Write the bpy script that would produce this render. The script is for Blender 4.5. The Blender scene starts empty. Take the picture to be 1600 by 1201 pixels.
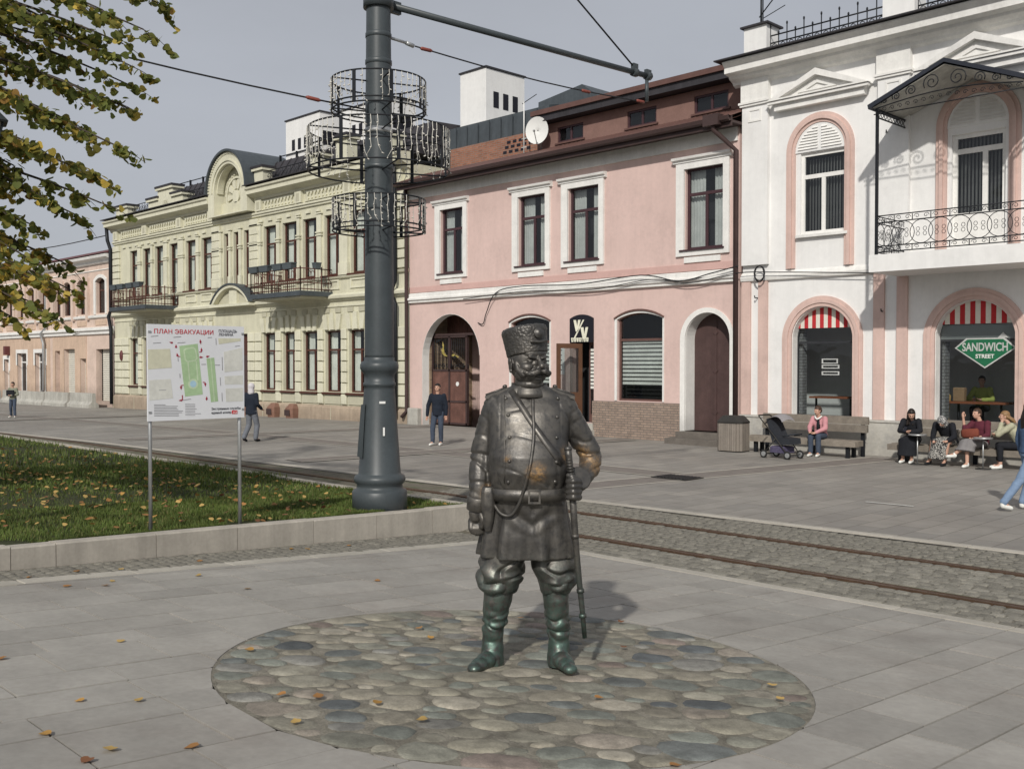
import bpy, bmesh, math, random
import numpy as np
from mathutils import Vector, Matrix, noise, Euler
random.seed(7); rng = np.random.default_rng(11)
S = bpy.context.scene; COL = S.collection
PI = math.pi
# ------------------------------------------------------------------ camera, sky, sun, exposure
# x runs along the street to the right, y towards the houses, z up; the street at the houses is z = 0
A = math.radians(45.5)
cam = bpy.data.objects.new('camera', bpy.data.cameras.new('camera')); COL.objects.link(cam)
cam.location = (0, 0, 2.3); cam.rotation_euler = (PI/2 - math.atan(32.5/1580), 0, A)
cam.data.sensor_width = 36; cam.data.lens = 36*1580/1600; cam.data.clip_end = 3000; cam.data.clip_start = .05
S.camera = cam
SUN_EL = math.radians(34); SDX, SDY = -.533, .846          # the light travels this way over the ground
W = bpy.data.worlds.new('World'); S.world = W; W.use_nodes = True
wn = W.node_tree.nodes; wl = W.node_tree.links; wn.clear()
sky = wn.new('ShaderNodeTexSky'); sky.sky_type = 'NISHITA'; sky.sun_disc = False
sky.sun_elevation = SUN_EL; sky.sun_rotation = math.atan2(-SDX, -SDY)
sky.air_density = 1.0; sky.dust_density = 4.0; sky.ozone_density = 1.0; sky.altitude = 600
hs = wn.new('ShaderNodeHueSaturation'); hs.inputs['Saturation'].default_value = .35; hs.inputs['Value'].default_value = .8
veil = wn.new('ShaderNodeMix'); veil.data_type = 'RGBA'; veil.inputs[0].default_value = .72     # thin even cloud in front of the blue
veil.inputs[7].default_value = (3.3, 3.45, 3.8, 1)
ctc = wn.new('ShaderNodeTexCoord'); cmp_ = wn.new('ShaderNodeMapping'); cmp_.inputs['Scale'].default_value = (1.2, 1.2, 3.2); cno = wn.new('ShaderNodeTexNoise'); cno.inputs['Scale'].default_value = 1.6; cno.inputs['Detail'].default_value = 7; cno.inputs['Roughness'].default_value = .55
wl.new(ctc.outputs['Generated'], cmp_.inputs[0]); wl.new(cmp_.outputs[0], cno.inputs['Vector'])
cmr = wn.new('ShaderNodeMapRange'); wl.new(cno.outputs['Fac'], cmr.inputs[0]); cmr.inputs[1].default_value = .3; cmr.inputs[2].default_value = .7; cmr.inputs[3].default_value = .93; cmr.inputs[4].default_value = 1.08     # barely uneven veil
cmu = wn.new('ShaderNodeMix'); cmu.data_type = 'RGBA'; cmu.blend_type = 'MULTIPLY'; cmu.inputs[0].default_value = 1
bg = wn.new('ShaderNodeBackground'); bg.inputs[1].default_value = .1
wo = wn.new('ShaderNodeOutputWorld')
wl.new(sky.outputs[0], hs.inputs['Color']); wl.new(hs.outputs[0], veil.inputs[6]); wl.new(veil.outputs[2], cmu.inputs[6]); wl.new(cmr.outputs[0], cmu.inputs[7]); wl.new(cmu.outputs[2], bg.inputs[0]); wl.new(bg.outputs[0], wo.inputs[0])
sl = bpy.data.lights.new('sun', 'SUN'); sl.energy = 2.5; sl.angle = math.radians(1.4); sl.color = (1, .955, .885)
sun = bpy.data.objects.new('sun', sl); COL.objects.link(sun); sun.location = (20, -30, 30)
sun.rotation_euler = Vector((SDX*math.cos(SUN_EL), SDY*math.cos(SUN_EL), -math.sin(SUN_EL))).to_track_quat('-Z', 'Y').to_euler()
S.view_settings.view_transform = 'Standard'; S.view_settings.look = 'None'; S.view_settings.exposure = .38; S.view_settings.gamma = 1
# ------------------------------------------------------------------ helpers
def lin(c): return tuple((v/12.92 if v <= .04045 else ((v+.055)/1.055)**2.4) for v in c)
def mat(name, col, rough=.8, metal=0, spec=.3, var=.12, vs=2.0, bump=0, bs=40, col2=None, c2s=1.2, c2t=.6, emit=None, streak=0, cell=None, splash=0):
    """base colour (linear) with two scales of uneven tone, an optional second colour in patches and fine relief"""
    m = bpy.data.materials.new(name); m.use_nodes = True; n = m.node_tree.nodes; l = m.node_tree.links
    p = n['Principled BSDF']; p.inputs['Roughness'].default_value = rough; p.inputs['Metallic'].default_value = metal
    p.inputs['Specular IOR Level'].default_value = spec
    tc = n.new('ShaderNodeTexCoord'); geo = n.new('ShaderNodeNewGeometry')
    src = geo.outputs['Position']
    def nz(scale, detail=4, rgh=.6, vec=src):
        t = n.new('ShaderNodeTexNoise'); t.inputs['Scale'].default_value = scale; t.inputs['Detail'].default_value = detail; t.inputs['Roughness'].default_value = rgh
        l.new(vec, t.inputs['Vector']); return t.outputs['Fac']
    def mr(x, a, b, lo=.3, hi=.7):
        t = n.new('ShaderNodeMapRange'); l.new(x, t.inputs[0]); t.inputs[1].default_value = lo; t.inputs[2].default_value = hi; t.inputs[3].default_value = a; t.inputs[4].default_value = b
        return t.outputs[0]
    def mul(c, f):
        t = n.new('ShaderNodeMix'); t.data_type = 'RGBA'; t.blend_type = 'MULTIPLY'; t.inputs[0].default_value = 1
        if isinstance(c, tuple): t.inputs[6].default_value = c
        else: l.new(c, t.inputs[6])
        l.new(f, t.inputs[7]); return t.outputs[2]
    c = (*col, 1)
    if col2 is not None:
        t = n.new('ShaderNodeMix'); t.data_type = 'RGBA'; t.inputs[6].default_value = c; t.inputs[7].default_value = (*col2, 1)
        l.new(mr(nz(c2s, 6, .65), 0, 1, c2t-.12, c2t+.1), t.inputs[0]); c = t.outputs[2]
    if cell:                                     # every piece its own tone
        oi = n.new('ShaderNodeObjectInfo'); c = mul(c, mr(oi.outputs['Random'], 1-cell, 1+cell, 0, 1))
    if var:
        c = mul(c, mr(nz(vs, 6), 1-var, 1+var)); c = mul(c, mr(nz(vs*9, 3), 1-var*.6, 1+var*.6))
    if streak:
        mp = n.new('ShaderNodeMapping'); mp.inputs['Scale'].default_value = (1, 1, .08); l.new(src, mp.inputs[0])
        c = mul(c, mr(nz(5, 5, .7, mp.outputs[0]), 1-streak, 1+streak*.3))
    if splash:                                   # dirt thrown up from the pavement, in uneven tongues
        sz = n.new('ShaderNodeSeparateXYZ'); l.new(src, sz.inputs[0]); ad = n.new('ShaderNodeMath'); ad.operation = 'MULTIPLY_ADD'; l.new(nz(1.7, 6, .7), ad.inputs[0]); ad.inputs[1].default_value = -1.6; l.new(sz.outputs[2], ad.inputs[2])
        c = mul(c, mr(ad.outputs[0], 1-splash, 1, -.75, .25))
        c = mul(c, mr(nz(.9, 8, .75), 1-splash*.35, 1.02, .34, .5))
    if isinstance(c, tuple): p.inputs['Base Color'].default_value = c
    else: l.new(c, p.inputs['Base Color'])
    if bump:
        b = n.new('ShaderNodeBump'); b.inputs['Strength'].default_value = bump; b.inputs['Distance'].default_value = .02
        l.new(nz(bs, 6, .7), b.inputs['Height']); l.new(b.outputs[0], p.inputs['Normal'])
    if emit: p.inputs['Emission Color'].default_value = (*emit, 1); p.inputs['Emission Strength'].default_value = 1
    return m
def glassmat(name, tint=(.55, .6, .6), opaque=(.02, .022, .024), mixf=.5, rough=.03):
    """window glass: a clear share, a dark share and a Fresnel mirror"""
    m = bpy.data.materials.new(name); m.use_nodes = True; n = m.node_tree.nodes; l = m.node_tree.links; n.clear()
    o = n.new('ShaderNodeOutputMaterial'); tr = n.new('ShaderNodeBsdfTransparent'); tr.inputs[0].default_value = (*tint, 1)
    df = n.new('ShaderNodeBsdfDiffuse'); df.inputs[0].default_value = (*opaque, 1)
    gl = n.new('ShaderNodeBsdfGlossy'); gl.inputs['Roughness'].default_value = rough; gl.inputs[0].default_value = (.9, .92, .95, 1)
    fr = n.new('ShaderNodeFresnel'); ge = n.new('ShaderNodeNewGeometry'); io = n.new('ShaderNodeMapRange'); l.new(ge.outputs['Backfacing'], io.inputs[0]); io.inputs[3].default_value = 1.5; io.inputs[4].default_value = 1/1.5; l.new(io.outputs[0], fr.inputs[0])
    nzt = n.new('ShaderNodeTexNoise'); nzt.inputs['Scale'].default_value = 1.3; g = n.new('ShaderNodeNewGeometry'); l.new(g.outputs['Position'], nzt.inputs['Vector'])
    b = n.new('ShaderNodeBump'); b.inputs['Strength'].default_value = .2; b.inputs['Distance'].default_value = .05; l.new(nzt.outputs['Fac'], b.inputs['Height']); l.new(b.outputs[0], gl.inputs['Normal'])
    a = n.new('ShaderNodeMixShader'); a.inputs[0].default_value = mixf; l.new(tr.outputs[0], a.inputs[1]); l.new(df.outputs[0], a.inputs[2])
    c = n.new('ShaderNodeMixShader'); l.new(fr.outputs[0], c.inputs[0]); l.new(a.outputs[0], c.inputs[1]); l.new(gl.outputs[0], c.inputs[2]); l.new(c.outputs[0], o.inputs[0])
    return m
def tag(o, label=None, cat=None, group=None, kind=None):
    if label: o['label'] = label
    if cat: o['category'] = cat
    if group: o['group'] = group
    if kind: o['kind'] = kind
    return o
def empty(name, loc=(0, 0, 0), rz=0, label=None, cat=None, group=None):
    o = bpy.data.objects.new(name, None); COL.objects.link(o); o.location = loc; o.rotation_euler = (0, 0, rz); o.empty_display_size = .1
    return tag(o, label, cat, group)
def link(name, me, parent=None, loc=None):
    o = bpy.data.objects.new(name, me); COL.objects.link(o); o.parent = parent
    if loc: o.location = loc
    return o
class G:
    """collects faces; .obj() links them as one mesh object"""
    def __init__(s): s.v = []; s.f = []; s.mi = []; s.m = 0; s.sm = []
    def add(s, vs, fs, smooth=False):
        b = len(s.v); s.v += [tuple(p) for p in vs]; s.f += [tuple(i+b for i in f) for f in fs]; s.mi += [s.m]*len(fs); s.sm += [smooth]*len(fs); return s
    def caps(s, nv, n):                          # flat lids on what was just added
        b = len(s.v)-nv; s.f += [tuple(b+i for i in range(n-1, -1, -1)), tuple(b+nv-n+i for i in range(n))]; s.mi += [s.m]*2; s.sm += [False]*2; return s
    def box(s, x0, x1, y0, y1, z0, z1, top=0):
        """top > 0 chamfers the upper rim"""
        if x1 < x0: x0, x1 = x1, x0
        if y1 < y0: y0, y1 = y1, y0
        if z1 < z0: z0, z1 = z1, z0
        if not top:
            return s.add([(x0,y0,z0),(x1,y0,z0),(x1,y1,z0),(x0,y1,z0),(x0,y0,z1),(x1,y0,z1),(x1,y1,z1),(x0,y1,z1)], [(3,2,1,0),(4,5,6,7),(0,1,5,4),(1,2,6,5),(2,3,7,6),(3,0,4,7)])
        t = top
        return s.add([(x0,y0,z0),(x1,y0,z0),(x1,y1,z0),(x0,y1,z0),(x0,y0,z1-t),(x1,y0,z1-t),(x1,y1,z1-t),(x0,y1,z1-t),(x0+t,y0+t,z1),(x1-t,y0+t,z1),(x1-t,y1-t,z1),(x0+t,y1-t,z1)],
            [(3,2,1,0),(8,9,10,11),(0,1,5,4),(1,2,6,5),(2,3,7,6),(3,0,4,7),(4,5,9,8),(5,6,10,9),(6,7,11,10),(7,4,8,11)])
    def prism(s, poly, a0, a1, ax='y'):
        """polygon in the plane across axis ax, extruded from a0 to a1"""
        n = len(poly)
        def P(q, a): return (q[0], a, q[1]) if ax == 'y' else ((a, q[0], q[1]) if ax == 'x' else (q[0], q[1], a))
        s.add([P(q, a0) for q in poly]+[P(q, a1) for q in poly], [tuple(range(n)), tuple(range(2*n-1, n-1, -1))]+[(i, (i+1) % n, n+(i+1) % n, n+i) for i in range(n)]); return s
    def ring(s, out, inn, y0, y1, closed=True):
        """band between two outlines (u,z) of equal length, from y0 (front) to y1"""
        n = len(out); V = [(a, y0, b) for a, b in out]+[(a, y0, b) for a, b in inn]+[(a, y1, b) for a, b in out]+[(a, y1, b) for a, b in inn]; F = []
        for i in range(n if closed else n-1):
            j = (i+1) % n
            F += [(i, j, n+j, n+i), (2*n+j, 2*n+i, 3*n+i, 3*n+j), (i, 2*n+i, 2*n+j, j), (n+j, 3*n+j, 3*n+i, n+i)]
        if not closed: F += [(0, n, 3*n, 2*n), (n-1, 3*n-1, 4*n-1, 2*n-1)]
        return s.add(V, F)
    def tube(s, pts, r, n=8, closed=False, cap=True):
        P = [Vector(p) for p in pts]; k = len(P); R = r if hasattr(r, '__len__') else [r]*k; V = []; F = []; up = None
        for i, p in enumerate(P):
            t = (P[(i+1) % k]-P[i-1]) if closed else (P[min(i+1, k-1)]-P[max(i-1, 0)])
            t = t.normalized() if t.length > 1e-9 else Vector((0, 0, 1))
            if up is None: up = Vector((0, 0, 1)) if abs(t.z) < .9 else Vector((1, 0, 0))
            a = t.cross(up)
            if a.length < 1e-6: a = t.cross(Vector((0, 1, .3)))
            a.normalize(); b = a.cross(t); up = b
            V += [p+R[i]*(math.cos(2*PI*j/n)*a+math.sin(2*PI*j/n)*b) for j in range(n)]
        for i in range(k if closed else k-1):
            for j in range(n):
                a0 = i*n+j; a1 = i*n+(j+1) % n; c = ((i+1) % k)*n
                F.append((a0, a1, c+(j+1) % n, c+j))
        s.add(V, F, True); return s.caps(len(V), n) if not closed and cap else s
    def lathe(s, prof, c=(0, 0, 0), n=24, smooth=True):
        V = [(c[0]+r*math.cos(2*PI*j/n), c[1]+r*math.sin(2*PI*j/n), c[2]+z) for r, z in prof for j in range(n)]; F = []
        for i in range(len(prof)-1):
            for j in range(n): F.append((i*n+j, i*n+(j+1) % n, (i+1)*n+(j+1) % n, (i+1)*n+j))
        s.add(V, F, smooth); return s.caps(len(V), n)
    def ell(s, c, r, n=12, m=8, rot=None):
        V = []; F = []
        for i in range(m+1):
            th = PI*i/m
            for j in range(n):
                p = Vector((r[0]*math.sin(th)*math.cos(2*PI*j/n), r[1]*math.sin(th)*math.sin(2*PI*j/n), r[2]*math.cos(th)))
                if rot is not None: p = rot @ p
                V.append(p+Vector(c))
        for i in range(m):
            for j in range(n): F.append((i*n+j, (i+1)*n+j, (i+1)*n+(j+1) % n, i*n+(j+1) % n))
        return s.add(V, F, True)
    def loft(s, rings, smooth=True, cap=True):
        n = len(rings[0]); V = [p for r in rings for p in r]; F = []
        for i in range(len(rings)-1):
            for j in range(n): F.append((i*n+j, i*n+(j+1) % n, (i+1)*n+(j+1) % n, (i+1)*n+j))
        s.add(V, F, smooth); return s.caps(len(V), n) if cap else s
    def mesh(s, name, mats):
        me = bpy.data.meshes.new(name); me.from_pydata([tuple(p) for p in s.v], [], s.f)
        for m in (mats if isinstance(mats, (list, tuple)) else [mats]): me.materials.append(m)
        if any(s.mi): me.polygons.foreach_set('material_index', s.mi)
        me.polygons.foreach_set('use_smooth', s.sm); me.update(); return me
    def obj(s, name, mats, parent=None, label=None, cat=None, group=None, kind=None, norm=True, loc=None):
        me = s.mesh(name, mats)
        if norm:
            bm = bmesh.new(); bm.from_mesh(me); bmesh.ops.recalc_face_normals(bm, faces=bm.faces); bm.to_mesh(me); bm.free()
        return tag(link(name, me, parent, loc), label, cat, group, kind)
def gz(x):                      # the street falls gently beyond the pink house
    return -.008*max(0, -30-x)
def slope_z(y):                 # the square around the statue falls towards the tracks
    return .64-.069*y
def lawn_z(y): return .75-.047*y
def text_mesh(body, size, depth, align='CENTER', bold=0, sx=1.0, spacing=1.0):
    cu = bpy.data.curves.new('lettering', 'FONT'); cu.body = body; cu.size = size; cu.extrude = depth; cu.align_x = align; cu.offset = bold; cu.space_character = spacing; cu.resolution_u = 4
    o = bpy.data.objects.new('lettering', cu); COL.objects.link(o); bpy.context.view_layer.update()
    me = bpy.data.meshes.new_from_object(o.evaluated_get(bpy.context.evaluated_depsgraph_get()))
    bpy.data.objects.remove(o); bpy.data.curves.remove(cu)
    if sx != 1: me.transform(Matrix.Diagonal((sx, 1, 1, 1)))
    return me
def letters(body, size, m, parent, loc, rot=(PI/2, 0, 0), depth=.004, **k):
    me = text_mesh(body, size, depth, **k); me.materials.append(m)
    o = link('lettering', me, parent, loc); o.rotation_euler = rot; return o
def remesh(g, name, m, parent, voxel, smooth=3, disp=None, fac=.5, extra=None):
    """fuse the collected closed shapes into one continuous surface"""
    me = g.mesh(name, m); o = bpy.data.objects.new('tmp', me); COL.objects.link(o)
    r = o.modifiers.new('r', 'REMESH'); r.mode = 'VOXEL'; r.voxel_size = voxel; r.use_smooth_shade = True
    if smooth: sm = o.modifiers.new('s', 'SMOOTH'); sm.iterations = smooth; sm.factor = fac
    out = bpy.data.meshes.new_from_object(o.evaluated_get(bpy.context.evaluated_depsgraph_get())); bpy.data.objects.remove(o); bpy.data.meshes.remove(me)
    out.name = name
    if disp:
        nrm = [v.normal.copy() for v in out.vertices]
        for v, nn in zip(out.vertices, nrm): v.co = v.co+nn*disp(v.co, nn)
        out.update()
    if extra:
        bm = bmesh.new(); bm.from_mesh(out); em = extra.mesh('e', m); bm.from_mesh(em); bm.to_mesh(out); bm.free(); bpy.data.meshes.remove(em)
    out.polygons.foreach_set('use_smooth', [True]*len(out.polygons))
    if not out.materials: out.materials.append(m)
    return link(name, out, parent)
# ------------------------------------------------------------------ materials
M = {}
M['slab'] = mat('granite_slab', (.305, .29, .262), .75, var=.11, vs=2.2, bump=.2, bs=180, cell=.1, col2=(.268, .248, .222), c2s=.9, c2t=.6)
M['sand'] = mat('joint_sand', (.06, .055, .048), .95, var=.2, vs=8)
M['border'] = mat('border_stone', (.39, .365, .315), .8, var=.12, vs=3, bump=.15, bs=150, cell=.05)
M['sett'] = mat('sett_stone', (.2, .188, .158), .8, var=.25, vs=6, bump=.5, bs=70, cell=.22)
M['dirt'] = mat('sett_dirt', (.145, .13, .1), .95, var=.25, vs=5, bump=.6, bs=60, col2=(.05, .075, .025), c2s=2.2, c2t=.62)
M['mortar'] = mat('cobble_mortar', (.265, .245, .2), .95, var=.35, vs=9, bump=1, bs=70, col2=(.19, .175, .138), c2s=5, c2t=.55)
M['kerb'] = mat('kerb_granite', (.43, .395, .34), .8, var=.1, vs=3, bump=.2, bs=120, streak=.2, cell=.05)
M['soil'] = mat('lawn_soil', (.035, .04, .015), 1, var=.3, vs=6, bump=.6, bs=30)
M['rail'] = mat('rusty_rail', (.12, .075, .05), .5, metal=.6, var=.2, vs=5)
M['brownband'] = mat('brown_paving', (.185, .165, .148), .8, var=.15, vs=3, bump=.1, bs=100)
M['whitepaint'] = mat('road_paint', (.6, .6, .56), .8, var=.2, vs=8)
M['iron'] = mat('black_iron', (.018, .02, .024), .5, metal=.3, var=.1)
M['grate'] = mat('drain_iron', (.05, .048, .045), .6, metal=.5)
M['pole'] = mat('pole_paint', (.05, .06, .065), .42, spec=.4, var=.12, vs=3, bump=.03, bs=60)
M['wire'] = mat('wire', (.02, .02, .022), .6)
M['insul'] = mat('red_insulator', (.22, .06, .045), .5)
M['galv'] = mat('galvanised', (.45, .46, .46), .4, metal=.7)
M['lampbulb'] = mat('garland_bulb', (.6, .58, .5), .4)
M['cable_w'] = mat('garland_cable', (.62, .6, .54), .6)
def paving_mat():
    m = mat('street_paving', (.275, .262, .24), .75, var=.12, vs=.35, bump=.08, bs=150, col2=(.235, .22, .2), c2s=.25, c2t=.5)
    n = m.node_tree.nodes; l = m.node_tree.links; p = n['Principled BSDF']
    g = n.new('ShaderNodeNewGeometry'); mp = n.new('ShaderNodeMapping'); mp.inputs['Rotation'].default_value = (0, 0, PI/2); l.new(g.outputs['Position'], mp.inputs[0])
    b = n.new('ShaderNodeTexBrick'); l.new(mp.outputs[0], b.inputs['Vector']); b.inputs['Scale'].default_value = 1; b.inputs['Brick Width'].default_value = .8; b.inputs['Row Height'].default_value = .4
    b.inputs['Mortar Size'].default_value = .008; b.inputs['Color1'].default_value = (.86, .86, .86, 1); b.inputs['Color2'].default_value = (1.08, 1.07, 1.05, 1); b.inputs['Mortar'].default_value = (.55, .53, .5, 1); b.inputs['Bias'].default_value = 0
    old = p.inputs['Base Color'].links[0].from_socket; x = n.new('ShaderNodeMix'); x.data_type = 'RGBA'; x.blend_type = 'MULTIPLY'; x.inputs[0].default_value = 1
    l.new(old, x.inputs[6]); l.new(b.outputs['Color'], x.inputs[7]); l.new(x.outputs[2], p.inputs['Base Color']); return m
M['street'] = paving_mat()
# ------------------------------------------------------------------ ground
CX, CY, CR = -4.66, 4.59, 1.885                        # the cobbled circle under the statue
def vup(x): return 13.07+.04*max(x, -37)
def xb(y): return -8.86-.0485*y                      # left border line of the square
def xk(y): return -9.5-.1*y                          # kerb face of the lawn
g = G(); g.add([(-900, -300, -2.5), (900, -300, -2.5), (900, 1200, -2.5), (-900, 1200, -2.5)], [(0, 1, 2, 3)]); g.obj('ground', M['sand'], kind='structure')
xs = [-260, -120, -80, -60, -45, -37, -30, -20, -10, 0, 20, 60]
g = G()
for a, b in zip(xs, xs[1:]):
    for (ya, yb) in (((vup(a), vup(b)), (18, 18)), ((18, 18), (24.6, 24.6))):
        g.add([(a, ya[0], gz(a)), (b, ya[1], gz(b)), (b, yb[1], gz(b)), (a, yb[0], gz(a))], [(0, 1, 2, 3)])
street = g.obj('street', M['street'], kind='structure')
# brown bands with pale edging across the street
def strip(p, q, w, z, m, name='paving_band'):
    p = Vector((*p, 0)); q = Vector((*q, 0)); d = (q-p).normalized(); nn = Vector((-d.y, d.x, 0))*w/2; g = G(); k = 12
    for i in range(k):
        a = p.lerp(q, i/k); b = p.lerp(q, (i+1)/k)
        g.add([(a+nn)[:2]+(gz(a.x)+z,), (a-nn)[:2]+(gz(a.x)+z,), (b-nn)[:2]+(gz(b.x)+z,), (b+nn)[:2]+(gz(b.x)+z,)], [(0, 1, 2, 3)])
    return g.obj(name, m, street)
BI = 0
for p, q, w in [((-12.75, 13.2), (-11.1, 23.6), .75), ((-12.6, 17.0), (-75, 16.6), .8), ((-30.0, 13.0), (-28.6, 24), .8), ((-20.6, 13.0), (-19.4, 24), .75), ((-46, 13), (-45, 24), .8)]:
    zi = .004+.004*BI; BI += 1; strip(p, q, w, zi, M['brownband']); d = (Vector(q)-Vector(p)).normalized(); nn = Vector((-d.y, d.x))*(w/2+.04)
    for s in (-1, 1): strip(Vector(p)+s*nn, Vector(q)+s*nn, .09, zi+.002, M['border'], 'paving_edging')
strip((-7.83, 15.93), (-7.04, 15.97), .06, .012, M['whitepaint'], 'painted_line')
g = G(); g.box(-.42, .42, -.32, .32, 0, .012); dr = g.obj('drain_grate', M['grate'], label='dark iron drain grate set in the paving beyond the tracks', cat='grate', loc=(-12.15, 16.6, .012))
for i in range(9): g = G(); g.box(-.38+i*.088, -.34+i*.088, -.28, .28, .012, .022); g.obj('bar', M['iron'], dr)
# square: sloping bed, slabs as pieces
g = G(); g.add([(-60, -30, slope_z(-30)-.02), (60, -30, slope_z(-30)-.02), (60, 9.28, -.02), (-60, 9.28, -.02)], [(0, 1, 2, 3)])
plaza = g.obj('plaza_paving', M['sand'], kind='structure')
def inview(x, y, z, m=90):
    X = x*math.cos(A)+y*math.sin(A); Y = -x*math.sin(A)+y*math.cos(A); Z = z-2.3
    if Y < .5: return False
    u = 800+1580*X/Y; v = 568-1580*Z/Y; return -m < u < 1600+m and v < 1201+m
rest = G(); cnt = 0
widths = [.34, .40, .54, .34, .40, .36, .52]; x = 5.0; wi = 0
def topz(px, py): return slope_z(py)
while x > -9.6:
    w = widths[wi % 7]; wi += 1; x0 = x-w; y = -2+random.random()*.5
    while y < 9.08:
        L = random.choice([.55, .62, .7, .8, .66]); y1 = min(y+L, 9.085)
        if 9.085-y1 < .2: y1 = 9.085
        a0, a1, b0, b1 = x0+.0055, x-.0055, y+.0055, y1-.0055
        k = 1; near = (max(abs((x0+x)/2-CX)-w/2, 0)**2+max(abs((y+y1)/2-CY)-L/2, 0)**2) < CR**2
        if near: k = 10
        quads = []; dz = random.uniform(-.0025, .0025)
        def ints(yy):
            lo = max(a0, xb(yy)); d = CR**2-(yy-CY)**2
            if lo >= a1: return (None, None)
            if d <= 0: return ((lo, a1), None) if (a0+a1)/2 < CX else (None, (lo, a1))
            h = math.sqrt(d); return ((lo, min(a1, CX-h)) if lo < CX-h else None, (max(lo, CX+h), a1) if a1 > CX+h else None)
        if not near:
            lo0, lo1 = max(a0, xb(b0)), max(a0, xb(b1))
            if lo0 < a1 and lo1 < a1: quads.append(((lo0, a1), b0, (lo1, a1), b1))
        else:
            k = 24
            for i in range(k):
                ya = b0+(b1-b0)*i/k; yb = b0+(b1-b0)*(i+1)/k
                for p, q in zip(ints(ya), ints(yb)):
                    if p and q: quads.append((p, ya, q, yb))
        if quads:
            part = cnt < 300 and any(inview(a_, b_, slope_z(b_), 0) for a_ in (x0, x) for b_ in (y, y1)) and (y+y1)/2 < 9.2 and not ((x0+x)/2 < -7.6 and y > 5.5)
            gg = G() if part else rest
            for (p, ya, q, yb) in quads:
                c = .002 if k == 1 else 0
                za, zb = slope_z(ya)+dz, slope_z(yb)+dz
                gg.add([(p[0], ya, za-.03), (p[1], ya, za-.03), (q[1], yb, zb-.03), (q[0], yb, zb-.03), (p[0]+c, ya+c, za), (p[1]-c, ya+c, za), (q[1]-c, yb-c, zb), (q[0]+c, yb-c, zb)], [(4, 5, 6, 7), (0, 1, 5, 4), (1, 2, 6, 5), (2, 3, 7, 6), (3, 0, 4, 7)])
            if part: gg.obj('paving_slab', M['slab'], plaza); cnt += 1
        y = y1
    x = x0
rest.obj('paving_slabs_beyond', M['slab'], plaza, kind='stuff')
# pale border stones round the square
def bstone(p0, p1, w, zf, m, parent, h=.05, up=.006, name='border_stone', L=1.0):
    p0 = Vector(p0); p1 = Vector(p1); T = (p1-p0).length; n = max(1, round(T/L)); d = (p1-p0)/T; nn = Vector((-d.y, d.x))*w
    for i in range(n):
        a = p0+d*(T*i/n+.004); b = p0+d*(T*(i+1)/n-.004); Q = [a, b, b+nn, a+nn]; g = G(); c = .006
        cc = sum(Q, Vector((0, 0)))/4; R = [q+(cc-q).normalized()*c for q in Q]; u = up+random.uniform(-.002, .002)
        g.add([(q.x, q.y, zf(q.x, q.y)-h) for q in Q]+[(q.x, q.y, zf(q.x, q.y)+u-c) for q in Q]+[(q.x, q.y, zf(q.x, q.y)+u) for q in R], [(8, 9, 10, 11)]+[(j, (j+1) % 4, 4+(j+1) % 4, 4+j) for j in range(4)]+[(4+j, 4+(j+1) % 4, 8+(j+1) % 4, 8+j) for j in range(4)])
        g.obj(name, m, parent)
bstone((xb(0)-.2, 0), (xb(9.1)-.2, 9.1), -.2, lambda x, y: slope_z(y), M['border'], plaza)
bstone((xb(9.1), 9.09), (6, 9.09), .19, lambda x, y: slope_z(y), M['border'], plaza)
# track bed
g = G(); xs2 = [-120, -60, -37, -30, -13, 0, 25]
for a, b in zip(xs2, xs2[1:]): g.add([(a, 9.2, gz(a)-.012), (b, 9.2, gz(b)-.012), (b, vup(b), gz(b)-.012), (a, vup(a), gz(a)-.012)], [(0, 1, 2, 3)])
track = g.obj('tram_track_bed', M['dirt'], kind='structure')
bstone((-40, vup(-40)), (10, vup(10)), .17, lambda x, y: gz(x), M['border'], track, L=1.0, up=.012)
for y in (10.06, 11.63):
    g = G()
    for a, b in zip(xs2, xs2[1:]):
        for y0, y1, z in ((y-.035, y+.035, .012), (y+.075, y+.095, .008), (y+.035, y+.075, -.008)):
            g.add([(a, y0, gz(a)-.02), (b, y0, gz(b)-.02), (b, y0, gz(b)+z), (a, y0, gz(a)+z), (a, y1, gz(a)-.02), (b, y1, gz(b)-.02), (b, y1, gz(b)+z), (a, y1, gz(a)+z)], [(3, 2, 6, 7), (0, 1, 2, 3), (4, 7, 6, 5)])
    g.obj('rail', M['rail'], track)
# setts: six shared shapes, the nearest 300 as pieces
def sett_mesh(i):
    r = random.Random(i); g = G(); t = .13; P = [(-.5, -.5), (.5, -.5), (.5, .5), (-.5, .5)]
    b = [(x+r.uniform(-.04, .04), y+r.uniform(-.04, .04)) for x, y in P]
    V = [(x*.98, y*.98, -1) for x, y in b]+[(x*.93, y*.93, -.15) for x, y in b]+[(x*.62, y*.62, r.uniform(.0, .25)) for x, y in b]
    g.add(V, [(8, 9, 10, 11)]+[(j, (j+1) % 4, 4+(j+1) % 4, 4+j) for j in range(4)]+[(4+j, 4+(j+1) % 4, 8+(j+1) % 4, 8+j) for j in range(4)], True); return g
SG = [sett_mesh(i) for i in range(6)]; SM = [s.mesh('sett', M['sett']) for s in SG]
setts = []; y = 9.31
while y < 13.0:
    w = random.uniform(.12, .145); x = -14+random.random()*.1
    while x < .5:
        L = random.uniform(.11, .19); cx_, cy_ = x+L/2, y+w/2
        if not any(abs(cy_-ry-.03) < .11 for ry in (10.06, 11.63)) and cy_ < vup(cx_)-.04 and inview(cx_, cy_, 0, 20): setts.append((cx_, cy_, L, w, 0))
        x += L
    y += w
y = .5
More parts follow.
